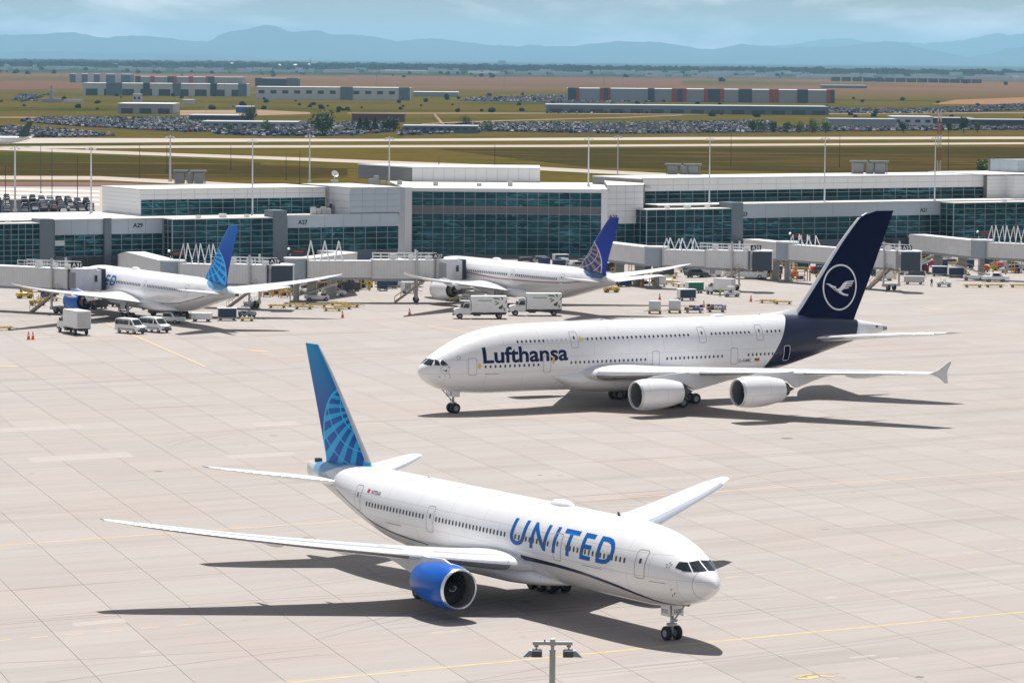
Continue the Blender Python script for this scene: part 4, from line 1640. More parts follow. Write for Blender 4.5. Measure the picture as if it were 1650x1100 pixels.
    Wf = Wing([(7.6, 50.3, 9.6, 0, .10, 0), (8.6, 51.7, 8.1, 0, .10, 0), (10, 53.0, 7.3, 0, .10, 0), (17.8, 60.5, 2.9, 0, .095, 0), (18.5, 61.35, 2.3, 0, .09, 0)], True)
    fm = globe_fin('united_globe_fin', 55.4, 10.5, 4.85, (0.025, 0.045, 0.30), (0.00, 0.27, 0.55), 11.5, 18.5, (0.00, 0.085, 0.38), (0.01, 0.37, 0.68), (0.03, 0.46, 0.76))
    fin = Wf.build('tail_fin', fm, root)
    Wf.shell('fin_leading_edge', STEEL, fin, 8.9, 18.3, 0, .05, 1, .010)
    for sg in (1, -1):
        a, b, z, Ln, r = 21.05, sg * 9.61, 2.56, 5.6, 1.80
        engine(root, a, b, z, Ln, r, BLUENAC)
        pylon(root, W, a, b, z, Ln, r, WINGTOP, sg)
    g = nose_gear(root, 5.89, 2.60, .55, .40, .95, plain)
    me = text_mesh('2372', 0.01)
    fit(me, -.4, .4, 0, .28)
    me.materials.append(DKTXT)
    m_ = Matrix.Translation(L3((5.1, -.30, 1.98))) @ Matrix(((0, 0, 1, 0), (1, 0, 0, 0), (0, 1, 0, 0), (0, 0, 0, 1)))
    o = put('fleet_number', me, g, M=m_)
    o.location = L3((5.105, 0, 2.18))
    me2 = text_mesh('2372', 0.01)
    fit(me2, .40, -.42, 0, .28)
    me2.materials.append(DKTXT)
    o2 = put('fleet_number', me2, g, M=Matrix(((1, 0, 0, 0), (0, 0, 1, 0), (0, 1, 0, 0), (0, 0, 0, 1))))
    o2.location = L3((5.88, .662, 2.12))
    for sg in (1, -1):
        main_gear(root, 31.8, sg * 5.5, 3, .67, .50, 1.4, 1.45, 3.3, plain)
    dome(root, F, 21.3, 3.0, 1.3, .42, plain)
    antenna(root, (13.2, 0, F.top(13.2) - .05), .35, DARK)
    antenna(root, (42.0, 0, F.top(42) - .05), .35, plain)
    mb = MB()
    mb.tube(L3((61.2, 0, 8.05)), L3((61.2, 0, 8.45)), .28, .22, 10)
    mb.box(-61.5, -60.9, -.22, .22, 8.1, 8.42)
    mb.build('exhaust_port', DARK, root)
    return root

# ======== double-decker
def build_380():
    root = thing('airliner', 'double-deck airliner with four engines, Lufthansa lettering and navy crane tail', 'airliner', (-11.505, 442.528, 0), 3.675698)
    F = Fuse([(0, 5.30), (.15, 5.75), (.5, 6.2), (1.2, 6.75), (2.4, 7.55), (4, 8.45), (6, 9.40), (8.5, 10.15), (11, 10.58), (14, 10.78), (18, 10.86), (52, 10.86), (58, 10.72), (64, 10.15), (67, 9.65), (70.4, 9.05)],
             [(0, 5.30), (.15, 4.85), (.5, 4.40), (1.2, 3.85), (2.4, 3.25), (4, 2.80), (7, 2.45), (10, 2.32), (40, 2.30), (46, 2.6), (52, 3.55), (58, 5.0), (64, 6.55), (67, 7.25), (70.4, 8.0)],
             [(0, .02), (.15, .5), (.5, .95), (1.2, 1.52), (2.4, 2.15), (4, 2.70), (7, 3.25), (10, 3.48), (14, 3.57), (46, 3.57), (52, 3.30), (58, 2.55), (64, 1.45), (68, .72), (70.4, .42)],
             [(0, 5.3), (4, 5.6), (10, 5.95), (46, 5.95), (56, 7.0), (70.4, 8.5)], 70.4, 2.25, 2.1)
    edge = pchip([2.2, 4.8, 8.0, 10.0, 10.9], [48.2, 50.0, 52.2, 53.4, 54.2])
    def extra(nt, c, X, Z):
        f = rng(nt, attr(nt, 'navy'), -0.015, 0.015)
        return mixc(nt, f, c, (0.0008, 0.002, 0.034))
    paint = white_paint('lufthansa_hull_paint', (0.83, 0.83, 0.835), extra)
    plain = white_paint('lufthansa_white_paint', (0.83, 0.83, 0.835))
    navy = M('lufthansa_navy_paint', (0.0008, 0.002, 0.032), 0.35, var=0.04, spec=0.06)
    make_hull(F, root, paint, {'navy': lambda a, z, b: min(a - edge(z), 65.9 - a + (z - 9.0) * .35)}, na=190)
    for sg in (1, -1):
        me = text_mesh('Lufthansa', 0.027)
        fit(me, *((19.45, 7.35) if sg > 0 else (7.35, 19.45)), 6.28, 8.28)
        decal(F, root, 'lettering', me, LNAVY, sg, .012)['label'] = 'dark navy Lufthansa lettering on the hull side'
        me = text_mesh('D-AIMC', 0.004)
        fit(me, *((47.2, 45.2) if sg > 0 else (45.2, 47.2)), 5.12, 5.55)
        decal(F, root, 'registration', me, DKTXT, sg)
        for k, cc in enumerate((M('flag_black', (.02, .02, .02)), M('flag_red', (.6, .02, .02)), M('flag_gold', (.75, .45, .02)))):
            decal(F, root, 'flag_stripe', flat_mesh('flag_stripe', [(47.7, 5.40 - .14 * k), (48.5, 5.40 - .14 * k), (48.5, 5.54 - .14 * k), (47.7, 5.54 - .14 * k)]), cc, sg)
        star_logo(F, root, 4.25, 7.05, .36, sg)
        n = 28
        for rr, w_ in ((.52, .05),):
            o = [(2.55 + rr * math.cos(2 * math.pi * k / n), 5.62 + rr * math.sin(2 * math.pi * k / n)) for k in range(n)]
            i = [(2.55 + (rr - w_) * math.cos(2 * math.pi * k / n), 5.62 + (rr - w_) * math.sin(2 * math.pi * k / n)) for k in range(n)]
            decal(F, root, 'crest_ring', ring_mesh('crest_ring', o, i), SEAM, sg)
        decal(F, root, 'crest_bird', flat_mesh('crest_bird', [(2.2, 5.68), (2.55, 5.55), (2.85, 5.72), (2.7, 5.55), (2.8, 5.38), (2.5, 5.45)]), LNAVY, sg)
        me = text_mesh('M\u00fcnchen', 0.0)
        fit(me, *((9.6, 7.7) if sg > 0 else (7.7, 9.6)), 4.92, 5.06)
        decal(F, root, 'christening_name', me, DKTXT, sg)
    AMB = M('door_marker_yellow', (0.75, 0.52, 0.12), 0.5)
    ud = [20.6, 39.8, 48.7]
    md = [5.95, 16.4, 32.5, 44.5]
    for a in md:
        door(F, root, a, 5.95, 1.12, 2.15, SEAM, plain, CABING, False)
    door(F, root, 53.0, 6.02, 1.05, 2.0, plain, navy, CABING, False)
    for a in ud:
        door(F, root, a, 8.80, 1.12, 2.0, SEAM, plain, CABING)
    for sg in (1, -1):
        for a, z in ((6.85, 6.0), (17.3, 6.3), (21.5, 8.85)):
            decal(F, root, 'door_marker', flat_mesh('door_marker', [(a - .26, z), (a, z - .45), (a + .26, z), (a, z + .45)]), AMB, sg)
    doors = [(d, .95, 6.0) for d in md + [53.0]] + [(d, .95, 8.8) for d in ud]
    cabin_windows(F, root, [(7.65, 15.1, 5.9), (19.9, 30.9, 6.0), (34.2, 42.6, 6.0), (46.7, 51.9, 6.05), (12.4, 16.1, 8.82), (22.6, 37.7, 8.85), (41.3, 47.1, 8.9), (50.0, 52.0, 8.92)], (.27, .38), CABING, .66, doors)
    cabin_windows(F, root, [(16.7, 19.4, 8.82), (21.9, 22.3, 8.85)], (.27, .38), CABINP, .66, doors)
    cockpit(F, root, [[(.10, 6.30), (1.28, 6.12), (1.12, 6.78), (.08, 6.92)]],
            [[(1.42, 6.18), (2.02, 6.14), (1.95, 6.72), (1.70, 6.86)], [(2.14, 6.14), (2.95, 6.20), (2.45, 6.78), (2.10, 6.75)]])
    for x, z in ((3.2, 4.7), (2.0, 4.75), (3.1, 5.05), (3.1, 5.95)):
        p, n_ = F.side(x, z, -1, 0)
        mb = MB()
        mb.tube(L3(p), L3(p + n_ * .16 + Vector((-.15, 0, 0))), .04, .03, 6)
        mb.build('pitot_probe', DARK, root)
    bf = Fuse([(17.5, 4.6), (19, 5.0), (22, 5.4), (28, 5.4), (38, 5.2), (43, 4.2), (46.5, 3.2)], [(17.5, 4.0), (19, 3.1), (22, 2.2), (28, 1.85), (38, 1.85), (43, 2.2), (46.5, 2.9)],
              [(17.5, 3.35), (19, 3.62), (22, 4.0), (28, 4.25), (38, 4.2), (43, 3.3), (46.5, 1.8)], [(17.5, 4.3), (22, 3.8), (38, 3.6), (46.5, 3.0)], 46.5, 2.2, 2.3)
    mb = MB()
    mb.loft([[L3(p) for p in bf.ring(17.5 + 29 * i / 30, 40)] for i in range(31)], cap0=True, cap1=True)
    mb.build('belly_fairing', plain, root, 50)
    W = Wing([(2, 20.0, 20.0, 3.95, .14, 3), (3.6, 21.3, 18.0, 4.05, .135, 2.6), (10, 26.2, 13.3, 4.6, .122, 1.8), (14.5, 29.7, 10.9, 5.0, .112, 1.2), (25.7, 38.0, 7.2, 5.7, .10, .2), (36, 45.6, 4.3, 6.2, .095, -.8), (39.7, 48.4, 3.0, 6.38, .09, -1)])
    wings(root, W, (WINGTOP, SLATM), None, [(5.2, 13.6, .09), (16.0, 24.6, .13), (26.9, 37.2, .16)], [(5, 13.5), (14.2, 25), (26, 37)], [7.5, 12, 19, 23, 29], (6.5, .42))
    for sg in (1, -1):
        mb = MB()
        q = [(48.4, 6.42), (49.6, 6.75), (51.25, 7.75), (51.65, 7.72), (50.95, 6.45), (51.15, 5.15), (50.75, 5.15), (49.9, 5.8)]
        mb.prism([L3((a, sg * 39.66, z)) for a, z in q], (0, -sg * .12, 0))
        mb.build('wingtip_fence', M('fence_grey', (.62, .63, .64), .4), root)
    Wst = Wing([(.5, 56.6, 10.2, 7.5, .10, 0), (14.6, 68.4, 3.7, 8.85, .09, 0), (15.2, 69.4, 2.8, 8.9, .08, 0)], camber=-.004)
    for sg in (1, -1):
        t = Wst.build('tailplane', WINGTOP, root, sg)
        Wst.shell('tailplane_leading_edge', SLATM, t, 2.2, 14.4, 0, .06, sg, .03)
    Wf = Wing([(8.6, 53.6, 11.9, 0, .105, 0), (11.0, 56.25, 10.2, 0, .105, 0), (13.66, 58.4, 9.3, 0, .10, 0), (22.9, 66.0, 5.65, 0, .095, 0), (23.6, 66.8, 5.15, 0, .09, 0), (23.95, 67.9, 4.2, 0, .085, 0), (24.12, 69.3, 2.85, 0, .08, 0)], True)
    fin = Wf.build('tail_fin', navy, root)
    Wf.shell('fin_leading_edge', M('fin_edge_grey', (.70, .72, .75), .35), fin, 10.2, 23.9, 0, .055, 1, .012, k=20)
    mb = MB()
    rings = []
    for i in range(9):
        t = i / 8
        a = 50.8 + 5.6 * t
        h = .06 + .9 * t ** 2.2
        zt = F.top(a) - .25
        hw = .15 + .32 * t
        rings.append([L3((a, -hw * 1.6, zt)), L3((a, -hw, zt + .3 + h * .35)), L3((a, 0, zt + .30 + h)), L3((a, hw, zt + .3 + h * .35)), L3((a, hw * 1.6, zt))])
    mb.loft(rings, closed=False)
    mb.build('dorsal_fillet', plain, root, 60)
    # crane emblem
    def finlogo(name, me, mat):
        for sg in (1, -1):
            m2 = me.copy()
            for v in m2.vertices:
                a, z = v.co.x, v.co.y
                le, ch, _, tc, _ = Wf.at(z)
                x = (a - le) / ch
                t = 5 * (0.2969 * math.sqrt(max(x, 0)) - 0.1260 * x - 0.3516 * x * x + 0.2843 * x ** 3 - 0.1036 * x ** 4) * tc * ch
                v.co = L3((a, sg * (t + .022), z))
            m2.materials.clear()
            m2.materials.append(mat)
            put(name, m2, fin)
    EMB = M('crane_white', (.74, .75, .80), .4)
    def cv(p):
        return (63.31 + (p[0] - 576) * .0201, 14.14 - (p[1] - 715) * .01638)
    n = 64
    o = [cv((576 + 141 * math.cos(2 * math.pi * k / n), 715 + 186 * math.sin(2 * math.pi * k / n))) for k in range(n)]
    i = [cv((576 + 130 * math.cos(2 * math.pi * k / n), 715 + 173 * math.sin(2 * math.pi * k / n))) for k in range(n)]
    finlogo('emblem_ring', ring_mesh('emblem_ring', o, i), EMB)
    body = [(456, 683), (482, 681), (518, 700), (545, 709), (536, 718), (556, 727), (578, 714), (602, 733), (584, 748), (610, 766), (649, 775), (642, 787), (604, 780), (562, 757), (522, 730), (492, 704), (480, 692)]
    wingp = [(578, 714), (598, 685), (622, 668), (693, 663), (689, 674), (640, 676), (630, 682), (684, 682), (680, 691), (630, 693), (620, 700), (675, 700), (670, 709), (622, 710), (612, 718), (652, 717), (648, 725), (606, 728), (602, 733)]
    finlogo('emblem_bird_body', flat_mesh('emblem_bird_body', [cv(p) for p in body]), EMB)
    finlogo('emblem_bird_wing', flat_mesh('emblem_bird_wing', [cv(p) for p in wingp]), EMB)
    NAC = white_paint('lufthansa_nacelle', (0.83, 0.83, 0.835))
    LG = M('painted_inlet_lip', (.60, .61, .62), .35, metal=.3)
    for sg in (1, -1):
        for a, b, z, s in ((22.3, 14.7, 2.75, 1.0), (30.0, 25.6, 3.65, 1.0)):
            engine(root, a, sg * b, z, 6.4, 1.93 * s, NAC, LG, 2.1, 0, 24)
            pylon(root, W, a, sg * b, z, 6.4, 1.93 * s, WINGTOP, sg)
    nose_gear(root, 4.98, 2.75, .64, .46, 1.05, plain)
    for sg in (1, -1):
        main_gear(root, 33.6, sg * 6.2, 2, .70, .53, 1.35, 1.70, 3.4, plain)
        main_gear(root, 37.0, sg * 2.65, 3, .70, .53, 1.53, 1.70, 3.0, plain)
    dome(root, F, 44.2, 2.2, 1.2, .30, M('dome_pale_blue', (.62, .72, .78), .3))
    antenna(root, (31.0, 0, F.top(31) - .05), .3, plain)
    mb = MB()
    mb.tube(L3((70.2, 0, 8.52)), L3((71.2, 0, 8.5)), .42, .28, 14)
    mb.tube(L3((71.15, .0, 8.5)), L3((71.3, .0, 8.5)), .20, .18, 12)
    mb.build('exhaust_port', MIDGREY, root, 40)
    mb = MB()
    mb.tube(L3((69.3, -.5, 8.8)), L3((69.3, -.62, 8.8)), .17, .15, 12)
    mb.build('exhaust_vent', DARK, root)
    return root

# ======== the two twins parked at the gates
def build_787(label, loc, hd, old):
    root = thing('airliner', label, 'airliner', loc, hd)
    F = Fuse([(0, 4.4), (.15, 4.75), (.5, 5.10), (1.5, 5.75), (3, 6.50), (5, 7.20), (7.5, 7.70), (10, 7.92), (12, 7.98), (46, 7.98), (52, 7.86), (57, 7.35), (60, 6.72), (62, 6.15)],
             [(0, 4.4), (.15, 4.0), (.5, 3.65), (1.5, 3.05), (3, 2.55), (5, 2.20), (7.5, 2.06), (10, 2.04), (42, 2.04), (46, 2.35), (51, 3.3), (56, 4.4), (60, 5.2), (62, 5.6)],
             [(0, .02), (.15, .38), (.5, .75), (1.5, 1.42), (3, 2.05), (5, 2.52), (7.5, 2.80), (10, 2.89), (43, 2.89), (47, 2.72), (51, 2.3), (55, 1.7), (59, .95), (62, .28)],
             [(0, 4.4), (5, 4.85), (10, 5.0), (44, 5.0), (52, 5.4), (62, 5.9)], 62.0)
    if old:
        line = pchip([0, 14, 19, 24, 30, 38, 48, 54, 58, 62], [3.4, 5.3, 5.45, 5.15, 4.95, 4.98, 5.25, 5.75, 6.4, 7.2])
        belly_c = (.50, .49, .48)
    else:
        line = pchip([0, 14, 22, 30, 38, 46, 52, 58, 62], [2.0, 3.7, 3.4, 3.0, 3.15, 3.7, 4.8, 6.3, 7.6])
        belly_c = (.52, .53, .54)
    def extra(nt, c, X, Z):
        f = rng(nt, attr(nt, 'belly'), 0.01, -0.01)
        c = mixc(nt, f, c, belly_c)
        return mixc(nt, rng(nt, attr(nt, 'crown'), -0.2, 0.2), c, (0.03, 0.09, 0.20) if old else (0.08, 0.28, 0.46))
    paint = white_paint('gate_hull_paint_' + ('old' if old else 'new'), (0.82, 0.82, 0.82), extra)
    plain = white_paint('gate_white_' + ('old' if old else 'new'), (0.82, 0.82, 0.82))
    make_hull(F, root, paint, {'belly': lambda a, z, b: z - line(a), 'crown': lambda a, z, b: min(a - 52.3 - (7.9 - z) * 2.2, 58.9 - a, z - 6.35)}, 48, 70)
    for sg in (1, -1):
        pts = [(a, line(a), .20 if old else .12) for a in (10, 14, 18, 22, 26, 30, 34, 38, 42, 46, 50, 54)]
        swoosh(F, root, pts, GOLD if old else UNAVY, sg)
        if not old:
            me = text_mesh('UNITED', 0.016, 0.06, 1.28)
            fit(me, *((22.0, 8.4) if sg > 0 else (8.4, 22.0)), 5.05, 6.75)
            decal(F, root, 'lettering', me, UBLUE, sg)
    doors = [(7.0, 1.1, 5.8), (16.8, 1.0, 5.8), (33.3, 1.2, 5.8), (49.0, 1.0, 5.8)]
    for a in (7.0, 16.8, 33.3, 48.6):
        door(F, root, a, 5.62 if a < 40 else 5.85, 1.1, 2.0, SEAM, plain, CABING)
    cabin_windows(F, root, [(9.0, 15.5, 5.80), (18.2, 32.2, 5.80), (34.6, 47.2, 5.80)], (.30, .50), CABING, .60, doors)
    cockpit(F, root, [[(.08, 5.25), (1.0, 5.15), (.8, 5.85), (.06, 5.95)]], [[(1.6, 5.2), (2.5, 5.3), (2.7, 5.85), (2.0, 5.85)]])
    W = Wing([(1.4, 19.4, 14.4, 3.2, .13, 3), (2.9, 20.6, 12.6, 3.3, .125, 2.6), (9.8, 26.0, 8.0, 4.05, .11, 1.4), (20, 33.1, 4.8, 5.35, .10, .1), (26.5, 37.6, 2.9, 6.45, .095, -.8), (29.0, 39.6, 1.7, 7.05, .09, -1), (30.05, 41.2, .6, 7.35, .08, -1)])
    wings(root, W, (WINGTOP, SLATM), None, [(4.0, 8.7, .11), (10.8, 26.5, .15)], [(4, 9.4), (10.2, 20), (20.6, 26)], [7.4, 12.4, 17.4], (4.8, .30))
    mb = MB()
    bf = Fuse([(18, 3.0), (21, 3.6), (26, 3.8), (36, 3.7), (41, 3.0), (43, 2.5)], [(18, 2.1), (21, 1.8), (26, 1.65), (36, 1.65), (41, 1.9), (43, 2.1)], [(18, 1.2), (21, 2.8), (26, 3.2), (36, 3.2), (41, 2.2), (43, .8)], [(18, 2.5), (26, 2.7), (43, 2.3)], 43, 2.4, 2.6)
    mb.loft([[L3(p) for p in bf.ring(18 + 25 * i / 22, 28)] for i in range(23)], cap0=True, cap1=True)
    mb.build('belly_fairing', plain, root, 50)
    Wst = Wing([(.4, 52.7, 6.6, 5.75, .10, 0), (9.4, 59.4, 2.5, 6.85, .09, 0), (9.9, 60.0, 1.8, 6.92, .08, 0)], camber=-.004)
    for sg in (1, -1):
        Wst.build('tailplane', WINGTOP, root, sg)
    Wf = Wing([(6.9, 48.8, 10.0, 0, .10, 0), (7.9, 50.5, 8.1, 0, .10, 0), (9.2, 51.9, 7.1, 0, .10, 0), (16.0, 58.5, 3.6, 0, .095, 0), (16.75, 59.4, 2.9, 0, .09, 0), (17.0, 60.3, 2.0, 0, .08, 0)], True)
    if old:
        fm = globe_fin('old_globe_fin', 53.2, 8.7, 4.35, (0.004, 0.03, 0.30), (0.004, 0.025, 0.27), 9, 17, (0.01, 0.05, 0.26), (0.30, 0.17, 0.08), (0.60, 0.56, 0.52))
    else:
        fm = globe_fin('new_globe_fin', 53.9, 8.9, 4.5, (0.012, 0.03, 0.32), (0.0, 0.17, 0.62), 10, 17, (0.0, 0.12, 0.52), (0.02, 0.46, 0.84), (0.10, 0.60, 0.90))
    fin = Wf.build('tail_fin', fm, root)
    Wf.shell('fin_leading_edge', STEEL, fin, 8.2, 16.6, 0, .05, 1, .010)
    for sg in (1, -1):
        a, b, z, Ln, r = 19.6, sg * 9.8, 2.65, 5.0, 1.88
        engine(root, a, b, z, Ln, r, plain if old else BLUENAC, LIPM, 2.4, 1, 18)
        pylon(root, W, a, b, z, Ln, r, WINGTOP, sg)
    nose_gear(root, 5.5, 2.15, .5, .36, .8, plain)
    for sg in (1, -1):
        main_gear(root, 31.3, sg * 4.9, 2, .64, .48, 1.3, 1.46, 3.0, plain)
    dome(root, F, 24.0, 2.6, 1.2, .36, plain)
    mb = MB()
    mb.tube(L3((61.9, 0, 5.88)), L3((62.5, 0, 5.92)), .30, .22, 12)
    mb.build('exhaust_port', HOT, root, 40)
    return root

build_777()
build_380()
build_787('white gate airliner with bright blue engines and a light blue globe tail, at left', (-75.88, 627.57, 0), R(120.92), False)
build_787('white gate airliner with white engines and a gold lined navy globe tail', (-15.93, 664.99, 0), R(123.0), True)

def build_far_plane():
    tip = G(40, 236)
    D = tip.y
    root = thing('airliner', 'small distant airliner with a dark tail on the far runway', 'airliner', (tip.x - 34, D, -.25), R(182))
    F = Fuse([(0, 2.6), (1, 3.6), (3, 4.6), (6, 5.1), (28, 5.1), (35, 4.7), (37, 4.5)], [(0, 2.6), (1, 1.9), (3, 1.4), (6, 1.2), (24, 1.2), (30, 2.1), (37, 4.0)], [(0, .02), (1, .8), (3, 1.6), (6, 1.95), (25, 1.95), (32, 1.2), (37, .2)], [(0, 2.6), (6, 3.1), (25, 3.1), (37, 4.3)], 37)
    paint = white_paint('far_plane_white', (.75, .75, .75))
    mb = MB()
    mb.loft([[L3(p) for p in F.ring(max(.01, 37 * i / 40), 24)] for i in range(41)], cap0=True, cap1=True)
    mb.build('fuselage', paint, root, 50)
    W = Wing([(1, 13, 7, 2.0, .12, 2), (5, 16.5, 4.2, 2.4, .11, 1), (17, 24.5, 1.5, 3.9, .1, 0)])
    Ws = Wing([(.3, 32, 3.6, 4.3, .1, 0), (6.5, 36, 1.4, 4.9, .1, 0)])
    for sg in (1, -1):
        W.build('wing', paint, root, sg, n=8)
        Ws.build('tailplane', paint, root, sg, n=8)
        engine(root, 12.5, sg * 5.4, 1.5, 3.4, .95, DARK, blades=10)
        main_gear(root, 19, sg * 2.6, 1, .5, .35, .8, 1, 1.8, paint)
    Wf = Wing([(4.4, 29.5, 5.5, 0, .1, 0), (12.2, 35.5, 2.4, 0, .1, 0)], True)
    Wf.build('tail_fin', M('far_fin_dark_green', (.02, .05, .03), .4), root, n=8)
    nose_gear(root, 4, 1.5, .4, .25, .5, paint)
build_far_plane()

# ---------------------------------------------------------------- jet bridges
def ribbed(name, color):
    m, nt, p = new_mat(name)
    vec = opos(nt)
    w = nd(nt, 'ShaderNodeTexWave')
    w.inputs['Scale'].default_value = 0.55
    w.inputs['Distortion'].default_value = 0.0
    nt.links.new(vec, w.inputs['Vector'])
    n = noise(nt, vec, 0.6, 5.0, 0.6)
    c = mixc(nt, rng(nt, n, 0.35, 0.7), color, tuple(x * 0.88 for x in color))
    c = mixc(nt, rng(nt, w.outputs['Fac'], 0.0, 0.12, 0.28, 0.0), c, tuple(x * 0.55 for x in color))
    nt.links.new(c, p.inputs['Base Color'])
    p.inputs['Roughness'].default_value = 0.5
    return m
ROTM = M('rotunda_grey_blue', (0.30, 0.36, 0.41), 0.45)
TUN = ribbed('tunnel_ribbed_grey', (0.70, 0.70, 0.69))
CABM = M('cab_grey', (0.62, 0.63, 0.64), 0.45, var=0.06)
CANOPY = M('canopy_dark_blue', (0.045, 0.06, 0.085), 0.8)
LED = M('display_board_black', (0.010, 0.008, 0.008), 0.4)
LEDR = M('display_red_text', (0.35, 0.02, 0.01), 0.5)

def jet_bridge(label, rot, cab, fixed, aim=None, nf=0, fz=4.4, stairs=True, display=None, rail=True, num=None, fh=3.5):
    rot, cab = Vector((rot[0], rot[1], 0)), Vector((cab[0], cab[1], 0))
    t = thing('jet_bridge', label, 'jet bridge', rot, 0, 'jet bridges at the gates')
    def P(p, z=0.0):
        return Vector((p.x - rot.x, p.y - rot.y, z))
    d = (cab - rot).normalized()
    s = Vector((-d.y, d.x, 0))
    L = (cab - rot).length
    def tunnel(name, a, b, w, z0, z1, mat):
        dd = (b - a)
        ln = dd.length
        o = MB().box(0, ln, -w / 2, w / 2, 0, z1 - z0).build(name, mat, t)
        o.location = P(a, z0)
        o.rotation_euler = (0, 0, math.atan2(dd.y, dd.x))
        return o
    # rotunda and its column
    mb = MB()
    mb.lathe([(0, 2.15), (3.5, 2.15)], (0, 0, fz - .1), (0, 0, 1), 24, True, True)
    r_ = mb.build('rotunda', ROTM, t, 40)
    mb = MB()
    mb.lathe([(0, 2.3), (.25, 2.3)], (0, 0, fz + 3.4), (0, 0, 1), 24, True, True)
    mb.build('rotunda_roof', WHITE, r_, 40)
    mb = MB()
    mb.tube((0, 0, 0), (0, 0, fz), .55, .55, 16)
    mb.tube((0, 0, 0), (0, 0, .35), 1.2, 1.2, 16)
    mb.build('support_column', MIDGREY, t, 40)
    a0 = rot + d * 1.9
    m1 = rot + d * (L * .52)
    e1_ = cab - d * 2.0
    o1 = tunnel('tunnel_section', a0, m1, 2.9, fz + .12, fz + 3.0, TUN)
    o2 = tunnel('tunnel_section', m1 - d * .5, e1_, 3.3, fz - .05, fz + 3.22, TUN)
    for ob, ln, w in ((o1, (m1 - a0).length, 3.0), (o2, (e1_ - m1).length + .5, 3.4)):
        h = 2.9 if ob is o1 else 3.28
        mb = MB()
        mb.box(0, ln, -w / 2 - .05, w / 2 + .05, h, h + .10)
        mb.build('tunnel_roof', WHITE, ob)
        mb = MB()
        mb.box(0, ln, -w / 2 + .1, w / 2 - .1, -.45, -.005)
        mb.build('tunnel_beam', MIDGREY, ob)
        mb = MB()
        for xx in (.12, ln - .12):
            mb.box(xx - .12, xx + .12, -w / 2 - .07, w / 2 + .07, -.1, h + .14)
        mb.build('tunnel_collar', GREYP, ob)
    # lift columns and wheel carriage
    w0 = cab - d * 5.2
    car = MB()
    for k in (-1, 1):
        car.tube(P(w0 + s * (k * 2.0), 1.0), P(w0 + s * (k * 2.0), fz + 5.0), .20, .20, 10)
    car.bar(P(w0 - s * 2.0, fz - .4), P(w0 + s * 2.0, fz - .4), .4)
    car.bar(P(w0 - s * 2.2, 1.0), P(w0 + s * 2.2, 1.0), .5)
    cg = car.build('lift_column', GREYP, t, 40)
    ms = wheel_me(.55, .42)
    for k in (-.75, .75):
        wv = put('wheel', ms[0], cg, P(w0 + s * k, .55), math.atan2(d.y, d.x))
        put('rim', ms[1], wv)
    # cab
    mb = MB()
    mb.lathe([(0, 2.25), (3.5, 2.25)], P(cab, fz - .2), (0, 0, 1), 24, True, True)
    cb = mb.build('cab', CABM, t, 40)
    am = (Vector((aim[0], aim[1], 0)) - cab).normalized() if aim else d
    sa = Vector((-am.y, am.x, 0))
    mb = MB()
    q = [cab + sa * 1.75, cab + am * 2.6 + sa * 1.75, cab + am * 2.6 - sa * 1.75, cab - sa * 1.75]
    mb.prism([P(p, fz - .15) for p in q], (0, 0, 3.35))
    mb.build('cab_front', CABM, cb)
    mb = MB()
    for k in range(5):
        f = k * .16
        g = 1.85 - .02 * k
        q = [cab + am * (2.62 + f) + sa * g, cab + am * (2.74 + f) + sa * g, cab + am * (2.74 + f) - sa * g, cab + am * (2.62 + f) - sa * g]
        mb.prism([P(p, fz - .25) for p in q], (0, 0, 3.6))
    mb.build('canopy', CANOPY, cb)
    mb = MB()
    for k in (-1, 1):
        c = cab + am * 1.3 + sa * (k * 1.77)
        mb.bar(P(c - am * .55, fz + 1.75), P(c + am * .55, fz + 1.75), .06, 1.1)
    mb.build('cab_window', GLASS, cb)
    mb = MB()
    mb.lathe([(0, 2.35), (.18, 2.35), (.3, 1.6)], P(cab, fz + 3.3), (0, 0, 1), 24, False, True)
    mb.build('cab_roof', WHITE, cb, 40)
    # shutter
    mb = MB()
    n = 9
    for k in range(n):
        z = fz + .25 + k * .30
        for sd in (1, -1):
            c = cab - d * .6 + s * (sd * 2.22)
            mb.bar(P(c - d * .7, z), P(c + d * .7, z), .08, .26)
    mb.build('shutter', MIDGREY, cb)
    # roof railing and equipment near the cab
    if rail:
        mb = MB()
        A_ = cab - d * 13
        B_ = cab - d * 1.5
        for sd in (-1, 1):
            a, b = A_ + s * (sd * 1.3), B_ + s * (sd * 1.3)
            for z in (fz + 3.85, fz + 4.45):
                mb.bar(P(a, z), P(b, z), .10)
            for k in range(9):
                c = a + (b - a) * (k / 8)
                mb.bar(P(c, fz + 3.2), P(c, fz + 4.5), .09)
        mb.build('roof_railing', WHITE, t)
        mb = MB()
        for k, sz in enumerate((1.2, .8, 1.0)):
            c = cab - d * (3 + 3.2 * k)
            mb.prism([P(c + d * sz / 2 + s * .5, fz + 3.3), P(c - d * sz / 2 + s * .5, fz + 3.3), P(c - d * sz / 2 - s * .5, fz + 3.3), P(c + d * sz / 2 - s * .5, fz + 3.3)], (0, 0, .7 + .15 * k))
        mb.build('roof_equipment', GREYP, t)
    # service stair
    if stairs:
        st = cab - d * 3.6
        sd = -1 if s.y > 0 else 1
        top = st + s * (sd * 2.0)
        bot = top - d * 5.6 + s * (sd * .4)
        mb = MB()
        for k in (-.45, .45):
            off = s * k
            mb.bar(P(top + off, fz - .2), P(bot + off, .15), .14, .34)
            mb.bar(P(top + off, fz + .9), P(bot + off, 1.15), .07)
            for q in range(6):
                f = q / 5
                c = top + (bot - top) * f + off
                mb.bar(P(c, (fz - .2) * (1 - f) + .15 * f), P(c, (fz + .9) * (1 - f) + 1.15 * f), .06)
        str_ = mb.build('stair', TAN, t)
        mb = MB()
